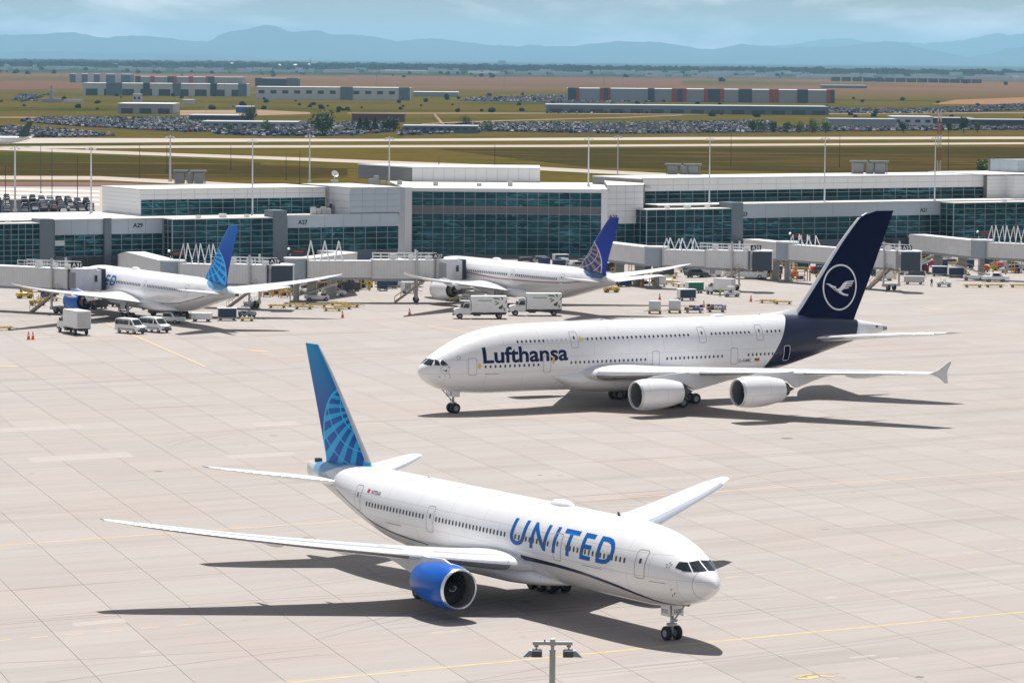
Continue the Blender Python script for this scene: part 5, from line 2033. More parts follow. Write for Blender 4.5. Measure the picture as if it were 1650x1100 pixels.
        for q in range(22):
            f = (q + .5) / 22
            c = top + (bot - top) * f
            z = (fz - .2) * (1 - f) + .1 * f
            mb.bar(P(c - s * .45, z), P(c + s * .45, z), .26, .04)
        mb.build('stair_tread', MIDGREY, str_)
        mb = MB()
        mb.bar(P(st + s * (sd * 1.6), fz - .15), P(top + s * (sd * .5), fz - .15), 1.2, .12)
        mb.build('stair_landing', MIDGREY, str_)
    # fixed walkway back to the building
    pts = [rot] + [Vector((p[0], p[1], 0)) for p in fixed]
    for a, b in zip(pts, pts[1:]):
        dd = (b - a).normalized()
        last = (b is pts[-1])
        o = tunnel('fixed_walkway', a + dd * (1.6 if a is rot else 0), b, 3.3, fz + .1, fz + 3.25, TUN)
        ln = (b - a).length - (1.6 if a is rot else 0)
        if last:
            o.rotation_euler = (0, math.atan2(4.75, ln), o.rotation_euler[2])
        mb = MB()
        mb.box(0, ln, -1.78, 1.78, 3.16, 3.30)
        mb.build('walkway_roof', WHITE, o)
        mb = MB()
        mb.box(0, ln, -1.5, 1.5, -.5, -.005)
        mb.build('walkway_beam', MIDGREY, o)
        k = 0.25 if not last else 2.0
        while k < .9:
            mb = MB()
            mb.box(ln * k - .3, ln * k + .3, -.9, .9, -fz - .08, -.5)
            mb.build('support_column', MIDGREY, o)
            k += .4
    # white sloping struts above the walkway
    for k in range(nf):
        f = 2.6 + 2.5 * k
        c = rot + d * f
        for sd in (-1, 1):
            mb = MB()
            mb.bar(P(c - d * .75 + s * (sd * 1.3), fz + 3.1), P(c + s * (sd * .8), fz + 3.1 + fh), .16)
            mb.bar(P(c + d * .75 + s * (sd * 1.3), fz + 3.1), P(c + s * (sd * .8), fz + 3.1 + fh), .16)
            mb.build('cable_frame', WHITE, t)
    if display:
        c = rot + d * display
        mb = MB()
        mb.tube(P(c + s * 2.2, 0), P(c + s * 2.2, fz + 4.9), .10, .08, 8)
        pole = mb.build('display_mast', GREYP, t)
        mb = MB()
        mb.box(-.1, 3.0, -.15, .15, fz + 4.2, fz + 5.0)
        bd = mb.build('display_board', LED, t)
        bd.location = P(c + s * 2.2, 0)
        mb = MB()
        for q in range(7):
            mb.box(.5 + .28 * q, .68 + .28 * q, -.165, -.152, fz + 4.45, fz + 4.75)
        mb.build('display_text', LEDR, bd)
        mb = MB()
        mb.lathe([(0, 0.02), (.1, .25), (.35, .28), (.5, .05)], P(c + s * 2.2 - d * .3, fz + 4.8), (0, 0, 1), 12)
        mb.build('camera_housing', WHITE, pole, 50)
    if num:
        me = text_mesh(num, .02)
        fit(me, -.8, .8, -.35, .35)
        me.materials.append(WHITE)
        pb = cab - d * 1.2
        mb = MB()
        mb.box(-1.0, 1.0, -.06, .06, fz + 3.5, fz + 4.5)
        b_ = mb.build('number_board', LED, t)
        b_.location = P(pb - Vector((0, 1.4, 0)), 0)
        o = put('number', me, b_, M=Matrix(((1, 0, 0, 0), (0, 0, -1, -.075), (0, 1, 0, fz + 4.0), (0, 0, 0, 1))))
    return t

LP = (Vector((-75.88, 627.57, 0)), R(120.92))
CP = (Vector((-15.93, 664.99, 0)), R(123.0))
def on_plane(pp, a, b):
    f = Vector((math.cos(pp[1]), math.sin(pp[1]), 0))
    s = Vector((f.y, -f.x, 0))
    return pp[0] - f * a + s * b
def px(u, D):
    return (UX(u, D), D)
def wallpt(u, d=8.0):
    p = TP(SU(u, d), d)
    return (p.x, p.y)
dl = on_plane(LP, 16.8, -2.9)
dc = on_plane(CP, 16.8, -2.9)
cabl = on_plane(LP, 16.6, -6.3)
cabc = on_plane(CP, 16.6, -6.3)
jet_bridge('jet bridge docked to the airliner with blue engines, at the left edge', px(-190, 632), (cabl.x, cabl.y), [wallpt(-200)], (dl.x, dl.y), 0, num='A31')
jet_bridge('empty jet bridge under four white cable frames, behind the light blue globe tail', px(276, 634), px(452, 626), [px(216, 664), wallpt(200)], px(462, 600), 4, display=-1.5, num='A29')
jet_bridge('long jet bridge docked to the airliner with the gold lined navy tail', px(476, 645), (cabc.x, cabc.y), [px(560, 668), wallpt(520)], (dc.x, dc.y), 3, display=-1.0, num='A27')
jet_bridge('empty jet bridge right of the gold lined navy tail', px(1056, 694), px(1226, 685), [px(970, 716), wallpt(1000)], px(1240, 660), 3, num='A25', fh=2.2)
jet_bridge('jet bridge passing behind the navy crane tail', px(1268, 717), px(1466, 688), [px(1210, 730), wallpt(1215)], px(1480, 660), 3, display=-1.5, num='A23', fh=2.0)
jet_bridge('jet bridge leaving the right edge of the view', px(1582, 731), px(1790, 714), [px(1478, 756), wallpt(1475)], px(1800, 690), 5, display=-2.0)

# ---------------------------------------------------------------- vehicles and ramp equipment
WM = {}
def vwheels(t, xs_, y, r, w=.24):
    k = (r, w)
    if k not in WM:
        WM[k] = wheel_me(r, w)
    for x in xs_:
        for sd in (-1, 1):
            o = put('wheel', WM[k][0], t, (x, sd * y, r))
            put('rim', WM[k][1], o)

def bevbox(x0, x1, y0, y1, z0, z1, b=.06):
    """box with chamfered vertical and top edges"""
    mb = MB()
    def rg(z, i):
        return [Vector(p) for p in ((x0 + i + b, y0 + i, z), (x1 - i - b, y0 + i, z), (x1 - i, y0 + i + b, z), (x1 - i, y1 - i - b, z), (x1 - i - b, y1 - i, z), (x0 + i + b, y1 - i, z), (x0 + i, y1 - i - b, z), (x0 + i, y0 + i + b, z))]
    mb.loft([rg(z0, 0), rg(z1 - b, 0), rg(z1, b)], cap0=True, cap1=True)
    return mb

def extrude_y(poly, w, inset=0.0):
    """side profile (x, z) pushed to width w"""
    mb = MB()
    n = len(poly)
    zmax = max(p[1] for p in poly)
    zmin = min(p[1] for p in poly)
    L_, R_ = [], []
    for x, z in poly:
        k = inset * max(0.0, (z - zmin) / (zmax - zmin) - .45) / .55
        L_.append(Vector((x, w / 2 - k, z)))
        R_.append(Vector((x, -w / 2 + k, z)))
    mb.add(L_ + R_, [tuple(range(n)), tuple(range(2 * n - 1, n - 1, -1))] + [(k, n + k, n + (k + 1) % n, (k + 1) % n) for k in range(n)])
    return mb

def box_truck(label, p, rz, plant=False, lift=True, group='box trucks on the apron'):
    t = thing('box_truck', label, 'truck', p, rz, group)
    bevbox(-6.2, -.2, -1.22, 1.22, 1.15, 3.85, .05).build('cargo_box', WHITE, t)
    box_ = [c for c in kids(t) if c.name.startswith('cargo_box')][-1]
    MB().box(-6.24, -6.205, -1.05, 1.05, 1.3, 3.6).build('rear_door', GREYP, box_)
    mb = MB()
    for y in (-1.235, 1.205):
        mb.box(-6.2, -.2, y, y + .03, 1.12, 1.25)
        mb.box(-6.2, -.2, y, y + .03, 3.68, 3.80)
    mb.build('box_trim', STEEL, box_)
    if plant:
        LEAF = M('printed_olive_leaf', (.055, .12, .04), .5, var=.3)
        OL = M('printed_olive_fruit', (.02, .035, .025), .5)
        for sd in (-1, 1):
            for k, (x, z, an, l) in enumerate(((-5.5, 3.2, 60, .55), (-5.0, 3.3, 20, .5), (-4.9, 2.8, -30, .55), (-5.4, 2.5, -80, .6), (-5.85, 2.7, 130, .45), (-4.5, 3.4, 10, .5), (-5.6, 2.0, -110, .5), (-4.6, 2.9, 5, .4))):
                q = [(0, 0), (.25, .13), (.6, .14), (1, 0), (.6, -.14), (.25, -.13)]
                c, s_ = math.cos(R(an)), math.sin(R(an))
                pts = [Vector((x + (a * c - b * s_) * l * 1.6, sd * 1.237, z + (a * s_ + b * c) * l * 1.6)) for a, b in q]
                pts = [Vector((max(-6.18, min(-.25, v.x)), v.y, max(1.3, min(3.66, v.z)))) for v in pts]
                mb = MB().prism(pts, (0, sd * .006, 0))
                mb.build('printed_leaf', LEAF, box_)
            for x, z in ((-5.3, 2.1), (-5.0, 1.9)):
                mb = MB()
                mb.lathe([(0, .02), (.004, .22), (.008, .02)], (x, sd * 1.232, z), (0, sd, 0), 12)
                mb.build('printed_olive', OL, box_)
            mb = MB().box(-3.6, -1.2, sd * 1.226, sd * 1.240, 3.0, 3.2)
            mb.build('printed_name', M('print_grey_green', (.30, .38, .30), .5), box_)
    cabp = [(.0, .75), (2.55, .75), (2.75, .95), (2.75, 1.50), (2.45, 1.75), (1.45, 1.88), (.95, 2.75), (.0, 2.80)]
    cab_ = extrude_y(cabp, 2.1, .12).build('cab', WHITE, t)
    mb = MB().add([Vector(q) for q in ((1.47, -.92, 1.92), (1.47, .92, 1.92), (1.03, .85, 2.66), (1.03, -.85, 2.66))], [(0, 1, 2, 3)])
    mb.v = [(x + .03, y, z + .02) for x, y, z in mb.v]
    mb.build('windshield', GLASS, cab_)
    for sd in (-1, 1):
        MB().prism([Vector((.15, sd * 1.0, 1.85)), Vector((1.25, sd * 1.0, 1.85)), Vector((.9, sd * .95, 2.55)), Vector((.15, sd * .95, 2.6))], (0, sd * .06, 0)).build('side_window', GLASS, cab_)
        MB().box(1.3, 1.45, sd * 1.12 - .12, sd * 1.12 + .12, 1.9, 2.4).build('mirror', DARK, cab_)
        MB().box(2.70, 2.77, sd * .75 - .18, sd * .75 + .18, 1.1, 1.35).build('headlight', LAMPG, cab_)
    MB().box(2.74, 2.90, -1.05, 1.05, .55, .85).build('bumper', DARK, cab_)
    MB().box(2.74, 2.775, -.5, .5, 1.0, 1.45).build('grille', DARK, cab_)
    mb = MB().box(-6.1, 2.6, -.5, .5, .65, .98)
    mb.box(-6.2, -4.0, -1.1, 1.1, .95, 1.14)
    mb.box(-1.7, -.6, -1.15, -.55, .5, 1.0)
    mb.box(-1.7, -.6, .55, 1.15, .5, 1.0)
    mb.build('chassis', DARK, t)
    if lift:
        mb = MB()
        for x in (-5.0, -3.2):
            mb.bar((x - 1.0, -.7, .95), (x + 1.0, -.7, 1.15), .12)
            mb.bar((x - 1.0, .7, 1.15), (x + 1.0, .7, .95), .12)
        mb.build('scissor_lift', MIDGREY, t)
        mb = MB()
        mb.box(.05, 1.7, -1.15, 1.15, 2.95, 3.05)
        for x in (.1, 1.65):
            for y in (-1.1, 1.1):
                mb.bar((x, y, 3.0), (x, y, 4.0), .07)
        for y in (-1.1, 1.1):
            mb.bar((.1, y, 4.0), (1.65, y, 4.0), .07)
            mb.bar((.1, y, 3.5), (1.65, y, 3.5), .06)
        mb.build('front_platform', GREYP, t)
    vwheels(t, (1.75, -4.9), .95, .48, .32)
    return t

def van(label, p, rz):
    t = thing('passenger_van', label, 'van', p, rz, 'white passenger vans')
    prof = [(-2.75, .45), (2.65, .45), (2.75, .65), (2.7, 1.05), (2.45, 1.25), (1.75, 1.40), (.95, 2.25), (.6, 2.38), (-2.4, 2.40), (-2.72, 2.2)]
    b = extrude_y(prof, 2.0, .16).build('body', WHITE, t)
    MB().add([Vector(q) for q in ((1.78, -.80, 1.43), (1.78, .80, 1.43), (1.04, .72, 2.21), (1.04, -.72, 2.21))], [(0, 1, 2, 3)]).build('windshield', GLASS, b).location = (.02, 0, .02)
    for sd in (-1, 1):
        for x0, x1 in ((.75, 1.45), (-.75, .45), (-1.75, -.85), (-2.6, -1.85)):
            zt = 2.12
            MB().prism([Vector((x0, sd * .96, 1.45)), Vector((x1, sd * .96, 1.45)), Vector((x1 - (.5 if x0 > .7 else 0), sd * .885, zt)), Vector((x0, sd * .885, zt))], (0, sd * .035, 0)).build('side_window', GLASS, b)
        MB().box(2.60, 2.74, sd * .72 - .16, sd * .72 + .16, .98, 1.18).build('headlight', LAMPG, b)
        MB().box(-2.0, 1.9, sd * 1.0 - .02, sd * 1.0 + .02, .72, .82).build('side_trim', DARK, b)
        MB().box(1.3, 1.42, sd * 1.12 - .1, sd * 1.12 + .1, 1.4, 1.7).build('mirror', DARK, b)
    MB().box(2.66, 2.82, -.98, .98, .42, .72).build('bumper', DARK, b)
    MB().box(2.70, 2.77, -.5, .5, .78, 1.0).build('grille', DARK, b)
    vwheels(t, (1.75, -1.75), .88, .36, .24)
    return t

def carlike(label, p, rz, kind, color, name=None, group=None):
    name = name or {'suv': 'car', 'pickup': 'pickup_truck', 'car': 'car'}[kind]
    t = thing(name, label, {'pickup': 'pickup'}.get(kind, 'car'), p, rz, group)
    if kind == 'pickup':
        prof = [(-2.7, .5), (2.6, .5), (2.7, .8), (2.55, 1.1), (1.35, 1.18), (.75, 1.78), (-.75, 1.80), (-.95, 1.15), (-2.7, 1.12)]
    elif kind == 'suv':
        prof = [(-2.3, .42), (2.2, .42), (2.35, .65), (2.25, .98), (1.25, 1.10), (.55, 1.70), (-1.7, 1.72), (-2.2, 1.20), (-2.35, .8)]
    else:
        prof = [(-2.2, .38), (2.15, .38), (2.28, .6), (2.1, .85), (1.1, .98), (.4, 1.42), (-.9, 1.44), (-1.6, 1.05), (-2.25, .95)]
    b = extrude_y(prof, 1.85, .18).build('body', color, t)
    zt = max(q[1] for q in prof)
    zb = zt * .66
    for sd in (-1, 1):
        MB().prism([Vector((-.7 if kind == 'pickup' else -1.5 if kind == 'suv' else -1.1, sd * .90, zb)), Vector((1.0, sd * .90, zb)), Vector((.5, sd * .78, zt - .08)), Vector((-.65 if kind == 'pickup' else -1.3 if kind == 'suv' else -.8, sd * .78, zt - .08))], (0, sd * .03, 0)).build('side_window', GLASS, b)
    x1, x0 = (1.33, .78) if kind == 'pickup' else (1.22, .58) if kind == 'suv' else (1.08, .43)
    MB().add([Vector(q) for q in ((x1, -.75, zb), (x1, .75, zb), (x0, .68, zt - .03), (x0, -.68, zt - .03))], [(0, 1, 2, 3)]).build('windshield', GLASS, b).location = (.03, 0, .03)
    vwheels(t, (1.4, -1.4), .82, .34, .22)
    return t

def covered_cart(label, p, rz, curtain_mat):
    t = thing('baggage_cart', label, 'cart', p, rz, 'covered baggage carts')
    MB().box(-1.6, 1.6, -.8, .8, .42, .55).build('deck', GREYP, t)
    mb = MB()
    for x in (-1.57, 1.53):
        for y in (-.77, .73):
            mb.box(x, x + .05, y, y + .05, .55, 2.0)
    mb.build('frame', STEEL, t)
    bevbox(-1.65, 1.65, -.84, .84, 2.0, 2.12, .03).build('roof', WHITE, t)
    for sd in (-1, 1):
        MB().box(-1.5, 1.5, sd * .76 - .02, sd * .76 + .02, .6, 1.98).build('curtain', curtain_mat, t)
    MB().box(-1.6, -1.56, -.76, .76, .56, 1.99).build('end_panel', WHITE, t)
    MB().box(1.56, 1.6, -.76, .76, .56, 1.99).build('end_panel', WHITE, t)
    MB().bar((1.6, 0, .45), (2.4, 0, .3), .08).build('tow_bar', DARK, t)
    vwheels(t, (-1.1, 1.1), .62, .22, .14)
    return t

def dolly(label, p, rz, L=3.2, load=None, group='flat yellow dollies'):
    t = thing('flat_dolly', label, 'dolly', p, rz, group)
    mb = MB()
    for y in (-.75, .75):
        mb.box(-L / 2, L / 2, y - .09, y + .09, .36, .56)
    for k in range(5):
        x = -L / 2 + .1 + (L - .2) * k / 4
        mb.box(x - .08, x + .08, -.66, .66, .38, .52)
    mb.build('frame', YELLOW, t)
    for k in range(8):
        x = -L / 2 + .25 + (L - .5) * k / 7
        mb = MB()
        mb.tube((x, -.64, .60), (x, .64, .60), .07, .07, 8)
        mb.build('roller', STEEL, t)
    MB().bar((L / 2, 0, .4), (L / 2 + .9, 0, .35), .08).build('tow_bar', DARK, t)
    vwheels(t, (-L * .35, L * .35), .6, .2, .14)
    return t

def container(label, p, rz, mat, strip=None, group='cargo containers on dollies'):
    t = thing('cargo_container', label, 'container', p, rz, group)
    poly = [(-.78, .62), (.78, .62), (1.0, 1.05), (1.0, 2.2), (-.78, 2.2)]
    mb = MB().prism([Vector((-1.0, y, z)) for y, z in poly], (2.0, 0, 0))
    b = mb.build('shell', mat, t)
    mb = MB()
    for x in (-1.02, -.35, .32, .98):
        mb.box(x, x + .04, -.80, -.785, .64, 2.18)
    mb.build('seam', STEEL, b)
    if strip:
        MB().box(-1.01, 1.01, -.81, -.79, 1.95, 2.2).build('stripe', strip, b)
    mb = MB()
    for y in (-.7, .7):
        mb.box(-1.25, 1.25, y - .08, y + .08, .40, .58)
    for x in (-1.1, 0, 1.1):
        mb.box(x - .08, x + .08, -.62, .62, .42, .56)
    mb.build('dolly_frame', YELLOW, t)
    MB().bar((1.25, 0, .45), (2.0, 0, .35), .08).build('tow_bar', DARK, t)
    vwheels(t, (-.9, .9), .55, .2, .14)
    return t

def open_cart(label, p, rz, bags):
    t = thing('open_baggage_cart', label, 'cart', p, rz, 'open carts of bags')
    mb = MB().box(-1.7, 1.7, -.8, .8, .40, .52)
    mb.build('deck', TAN, t)
    mb = MB()
    for x in (-1.68, 1.64):
        for y in (-.78, -.4, 0, .4, .74):
            mb.box(x, x + .04, y, y + .04, .52, 1.45)
        mb.box(x, x + .04, -.78, .78, 1.42, 1.47)
    mb.build('end_rail', STEEL, t)
    vwheels(t, (-1.1, 1.1), .6, .22, .14)
    cols_ = [M('bag_lilac', (.42, .38, .55), .8), M('bag_grey', (.45, .45, .46), .8), M('bag_black', (.03, .03, .035), .7), M('bag_brown', (.24, .13, .09), .8), M('bag_blue', (.05, .08, .2), .8)]
    for k in range(bags):
        x = -1.35 + (k % 5) * .65 + random.uniform(-.08, .08)
        y = -.35 + .7 * ((k // 5) % 2)
        z = .53 + .42 * (k // 10)
        o = bevbox(-.3, .3, -.28, .28, 0, .42 + random.uniform(-.06, .1), .07).mesh('bag', random.choice(cols_))
        b = put('suitcase', o, None, Vector(p) + Matrix.Rotation(rz, 3, 'Z') @ Vector((x, y, z)), rz + random.uniform(-.2, .2))
        tag(b, 'soft suitcase piled on an open baggage cart beside the white containers', 'suitcase', 'suitcases on the open carts')
    return t

def tug(label, p, rz, mat=WHITE, roof=True):
    t = thing('baggage_tug', label, 'tug', p, rz, 'baggage tugs')
    prof = [(-1.4, .35), (1.4, .35), (1.5, .6), (1.4, .98), (.3, 1.05), (.2, .75), (-.6, .75), (-.7, 1.0), (-1.4, 1.0)]
    extrude_y(prof, 1.4, .05).build('body', mat, t)
    MB().box(-.55, -.05, -.55, .55, .76, .92).build('seat', DARK, t)
    mb = MB()
    for x in (-.62, .22):
        for y in (-.6, .6):
            mb.bar((x, y, .9), (x, y, 1.85), .06)
    if roof:
        mb.box(-.8, .4, -.7, .7, 1.85, 1.93)
    mb.build('canopy', mat, t)
    mb = MB()
    mb.tube((.12, .25, 1.0), (-.05, .25, 1.25), .03, .03, 6)
    mb.lathe([(0, .17), (.03, .19), (.06, .17)], (-.05, .25, 1.25), (-.55, 0, .8), 12)
    mb.build('steering_wheel', DARK, t)
    vwheels(t, (.95, -.95), .62, .33, .22)
    return t

def belt_loader(label, p, rz, mat=WHITE):
    t = thing('belt_loader', label, 'loader', p, rz, 'belt loaders')
    bevbox(-2.4, 2.0, -.9, .9, .45, 1.05, .08).build('chassis', mat, t)
    MB().box(.6, 1.5, -.85, -.15, 1.05, 1.35).build('seat_box', DARK, t)
    mb = MB()
    mb.bar((-3.4, .3, 1.05), (3.6, .3, 3.1), 1.0, .28)
    bt = mb.build('conveyor', GREYP, t)
    mb = MB()
    mb.bar((-3.4, .3, 1.22), (3.6, .3, 3.27), .8, .05)
    mb.build('belt', BLACK, bt)
    mb = MB()
    mb.bar((.5, .3, 1.0), (1.8, .3, 2.5), .14)
    mb.bar((1.5, .3, 1.0), (.6, .3, 2.1), .12)
    mb.build('lift_arm', YELLOW, t)
    mb = MB()
    for k in range(7):
        f = k / 6
        mb.bar((-3.2 + 6.6 * f, -.22, 1.2 + 1.95 * f), (-3.2 + 6.6 * f, -.22, 2.1 + 1.95 * f), .05)
    mb.bar((-3.2, -.22, 2.1), (3.4, -.22, 4.05), .06)
    mb.build('handrail', YELLOW, bt)
    vwheels(t, (1.4, -1.6), .85, .36, .25)
    return t

def cone(label, p, sc_=1.0):
    t = thing('traffic_cone', label, 'cone', p, 0, 'orange traffic cones')
    t.scale = (sc_, sc_, sc_)
    mb = MB()
    mb.lathe([(0.03, .20), (.95, .045), (.95, 0.0)], (0, 0, 0), (0, 0, 1), 14)
    mb.build('body', ORANGE, t, 40)
    MB().box(-.28, .28, -.28, .28, 0, .035).build('base', ORANGE, t)
    mb = MB()
    mb.lathe([(.45, .148), (.65, .112)], (0, 0, 0), (0, 0, 1), 14)
    mb.build('reflective_band', WHITE, t, 40)

def bollard(label, p, h=1.5, top=None):
    t = thing('bollard', label, 'bollard', p, 0, 'yellow bollards under the bridges')
    mb = MB()
    mb.lathe([(0, .16), (h - .1, .16), (h, .08), (h, 0)], (0, 0, 0), (0, 0, 1), 12)
    mb.build('post', YELLOW, t, 40)
    mb = MB()
    mb.lathe([(h * .6, .165), (h * .75, .165)], (0, 0, 0), (0, 0, 1), 12)
    mb.build('band', top or DARK, t)
    return t

def rack(label, p, w, h, mat):
    """open equipment frame with shelves"""
    t = thing('equipment_rack', label, 'rack', p, R(30), 'equipment racks under the bridges')
    mb = MB()
    for x in (-w / 2, w / 2):
        for y in (-.5, .5):
            mb.bar((x, y, 0), (x, y, h), .14)
    mb.bar((-w / 2, -.5, h), (w / 2, -.5, h), .16)
    mb.bar((-w / 2, .5, h), (w / 2, .5, h), .16)
    mb.build('frame', YELLOW, t)
    for k in range(3):
        MB().box(-w / 2 + .1, w / 2 - .1, -.45, .45, .25 + k * h * .3, .32 + k * h * .3).build('shelf', mat, t)
    for k in range(3):
        bevbox(-w * .35 + k * w * .24, -w * .15 + k * w * .24, -.4, .4, .33, .33 + h * .22, .04).build('crate', [RED, NAVYC, WHITE][k], t)
    return t

def unit(label, p, rz, L=2.6, h=1.5, mat=None, group='grey ground power carts'):
    t = thing('ground_power_cart', label, 'power cart', p, rz, group)
    bevbox(-L / 2, L / 2, -.75, .75, .4, h, .1).build('housing', mat or GREYP, t)
    mb = MB()
    for k in range(5):
        mb.box(-L * .3 + k * .22, -L * .3 + .12 + k * .22, -.765, -.75, .7, h - .3)
    mb.build('vent', DARK, t)
    MB().bar((L / 2, 0, .45), (L / 2 + .9, 0, .3), .08).build('tow_bar', DARK, t)
    vwheels(t, (-L * .32, L * .32), .68, .26, .16)
    return t

def person(label, p, rz, shirt, pants=PANT, h=1.75):
    """standing figure: one skinned body, clothing as shells is kept in the same surface by height"""
    o = thing('person', label, 'person', p, rz, 'ramp workers')
    me = bpy.data.meshes.new('body')
    k = h / 1.75
    J = [(0, 0, .92), (0, 0, 1.12), (0, 0, 1.34), (0, 0, 1.48), (.01, 0, 1.56), (.02, 0, 1.66),
         (0, .10, .90), (.02, .12, .50), (0, .13, .09), (.13, .14, .05),
         (0, -.10, .90), (-.05, -.12, .50), (-.08, -.13, .09), (.05, -.14, .05),
         (0, .19, 1.40), (-.02, .25, 1.14), (.12, .25, .92), (.19, .24, .85),
         (0, -.19, 1.40), (-.02, -.25, 1.14), (.14, -.24, .95), (.21, -.23, .89)]
    E_ = [(0, 1), (1, 2), (2, 3), (3, 4), (4, 5), (0, 6), (6, 7), (7, 8), (8, 9), (0, 10), (10, 11), (11, 12), (12, 13), (2, 14), (14, 15), (15, 16), (16, 17), (2, 18), (18, 19), (19, 20), (20, 21)]
    rad = [.15, .14, .16, .07, .07, .105, .10, .07, .05, .045, .10, .07, .05, .045, .07, .052, .038, .04, .07, .052, .038, .04]
    me.from_pydata([tuple(c * k for c in q) for q in J], E_, [])
    b = put('body', me, o)
    m = b.modifiers.new('skin', 'SKIN')
    for i, r_ in enumerate(rad):
        me.skin_vertices[0].data[i].radius = (r_ * k, r_ * k)
    me.skin_vertices[0].data[0].use_root = True
    s = b.modifiers.new('sub', 'SUBSURF')
    s.levels = s.render_levels = 1
    mt, nt, pr = new_mat('worker_clothes')
    z = nd(nt, 'ShaderNodeSeparateXYZ')
    nt.links.new(opos(nt), z.inputs[0])
    c = mixc(nt, rng(nt, z.outputs['Z'], .94 * k, .95 * k), pants.node_tree.nodes['Mix'].inputs['B'].default_value[:3] if 'Mix' in pants.node_tree.nodes else (.02, .025, .04), shirt)
    c = mixc(nt, rng(nt, z.outputs['Z'], 1.50 * k, 1.51 * k), c, (.45, .28, .2))
    c = mixc(nt, rng(nt, z.outputs['Z'], 1.70 * k, 1.71 * k), c, (.03, .02, .015))
    nt.links.new(c, pr.inputs['Base Color'])
    pr.inputs['Roughness'].default_value = .8
    me.materials.append(mt)
    return o

def gp2(u, v):
    q = G(u, v)
    return (q.x, q.y, 0)

# the near apron group
box_truck('white box truck seen from behind beside the two orange cones, at left', gp2(112, 536), R(118), False, False)
van('white passenger van, left one of the pair by the left box truck', gp2(211, 537), R(-42))
van('white passenger van, right one of the pair, nearer the airliner', gp2(250, 535), R(-42))
carlike('white pickup truck parked under the tail of the blue-engined airliner', gp2(272, 521), R(-15), 'pickup', WHITE)
box_truck('white catering truck with green olive print, left one of the two', gp2(757, 513), R(186), True)
box_truck('white catering truck with green olive print, right one behind the first', gp2(846, 508), R(186), True)
cone('orange cone, left one of the pair by the left box truck', gp2(46, 547), 1.3)
cone('orange cone, right one of the pair by the left box truck', gp2(53, 547), 1.3)
cone('orange cone standing on the wing shadow left of the catering trucks', gp2(660, 508), 1.3)
cone('orange cone right of the yellow dolly stack', gp2(552, 512), 1.3)
cone('orange cone left of the white container pair', gp2(1063, 483), 1.3)
cone('orange cone between the open bag carts', gp2(1134, 495), 1.3)
cone('orange cone right of the white service truck', gp2(1210, 486), 1.3)
container('pale container on a dolly, left one by the open bag carts', gp2(1055, 505), R(180), M('container_pale', (.55, .60, .62), .45), NAVYC)
container('pale container on a dolly, right one by the open bag carts', gp2(1087, 504), R(180), M('container_pale', (.55, .60, .62), .45), NAVYC)
open_cart('open baggage cart with grey bags, next to the pale containers', gp2(1118, 504), R(178), 14)
open_cart('open baggage cart with lilac bags, right end of the cart row', gp2(1154, 503), R(182), 16)
covered_cart('covered baggage cart with navy curtain, in front of the green one', gp2(1106, 484), R(200), NAVYC)
covered_cart('covered baggage cart with green curtain behind the navy one', gp2(1119, 472), R(200), GREENC)
t_ = box_truck('white service truck between the green cart and the fuel bus', gp2(1152, 474), R(150), False, False)
t_.scale = (.62, .8, .8)
tug('white baggage tug right of the white service truck', gp2(1179, 478), R(10))
carlike('dark car under the bridge left of the bus', gp2(1122, 447), R(20), 'suv', M('car_dark', (.05, .055, .06), .3))
dolly('yellow dolly, left of the two before the navy crane tail', gp2(1238, 488), R(176))
dolly('yellow dolly, right of the two before the navy crane tail', gp2(1262, 490), R(173))
unit('grey ground power cart near the right tug', gp2(1473, 458), R(170), 4.0, 1.7)
tug('white baggage tug alone at the right, before the navy carts', gp2(1521, 462), R(-5))
covered_cart('covered baggage cart with navy curtain, left one of the right pair', gp2(1514, 445), R(175), NAVYC)
covered_cart('covered baggage cart with navy curtain, right one of the right pair', gp2(1541, 447), R(175), NAVYC)
belt_loader('white belt loader right of the navy cart pair', gp2(1568, 452), R(175))
carlike('white pickup truck beside the yellow dollies at the right edge', gp2(1604, 454), R(4), 'pickup', WHITE)
for k, u in enumerate((1568, 1602, 1642)):
    dolly(('yellow dolly at the right edge, left of three', 'yellow dolly at the right edge, middle of three', 'yellow dolly at the right edge, right of three')[k], gp2(u, 463), R(2), 3.6)
covered_cart('grey covered cart with navy curtain beneath the blue-engined airliner tail', gp2(366, 516), R(185), NAVYC)
unit('white ground cart left of the grey covered cart under the tail', gp2(325, 518), R(176), 3.4, 1.5, WHITE)
tug('pale blue baggage tug right of the covered cart under the tail', gp2(398, 511), R(-30), M('tug_blue', (.35, .45, .55), .4))
dolly('short yellow dolly beside the pale blue tug', gp2(398, 517), R(0), 2.2)
person('ramp worker in yellow vest walking behind the blue-engined airliner tail', gp2(416, 497), R(-80), (.40, .70, .03))
person('ramp worker in dark jacket next to the one in the yellow vest', gp2(411, 498), R(-100), (.03, .05, .08))
tug('white baggage tug behind the two ramp workers', gp2(406, 494), R(170))
dl_spots = [(447, 496, 0), (478, 494, 4), (489, 498, -3), (512, 495, 0), (536, 501, 2), (552, 498, 8), (565, 495, -2), (546, 492, 5)]
dl_names = ['yellow dolly right of the ramp workers', 'yellow dolly, far one of the touching pair', 'yellow dolly, near one of the touching pair', 'yellow dolly left of the dolly cluster', 'yellow dolly, front one of the dolly cluster', 'yellow dolly, middle one of the dolly cluster', 'yellow dolly, right one of the dolly cluster', 'yellow dolly, back one of the dolly cluster']
for (u, v, a), nm in zip(dl_spots, dl_names):
    dolly(nm, gp2(u, v), R(a))
belt_loader('white belt loader left of the white sport utility car', gp2(512, 485), R(10))
carlike('white sport utility car behind the belt loader', gp2(538, 477), R(5), 'suv', WHITE)
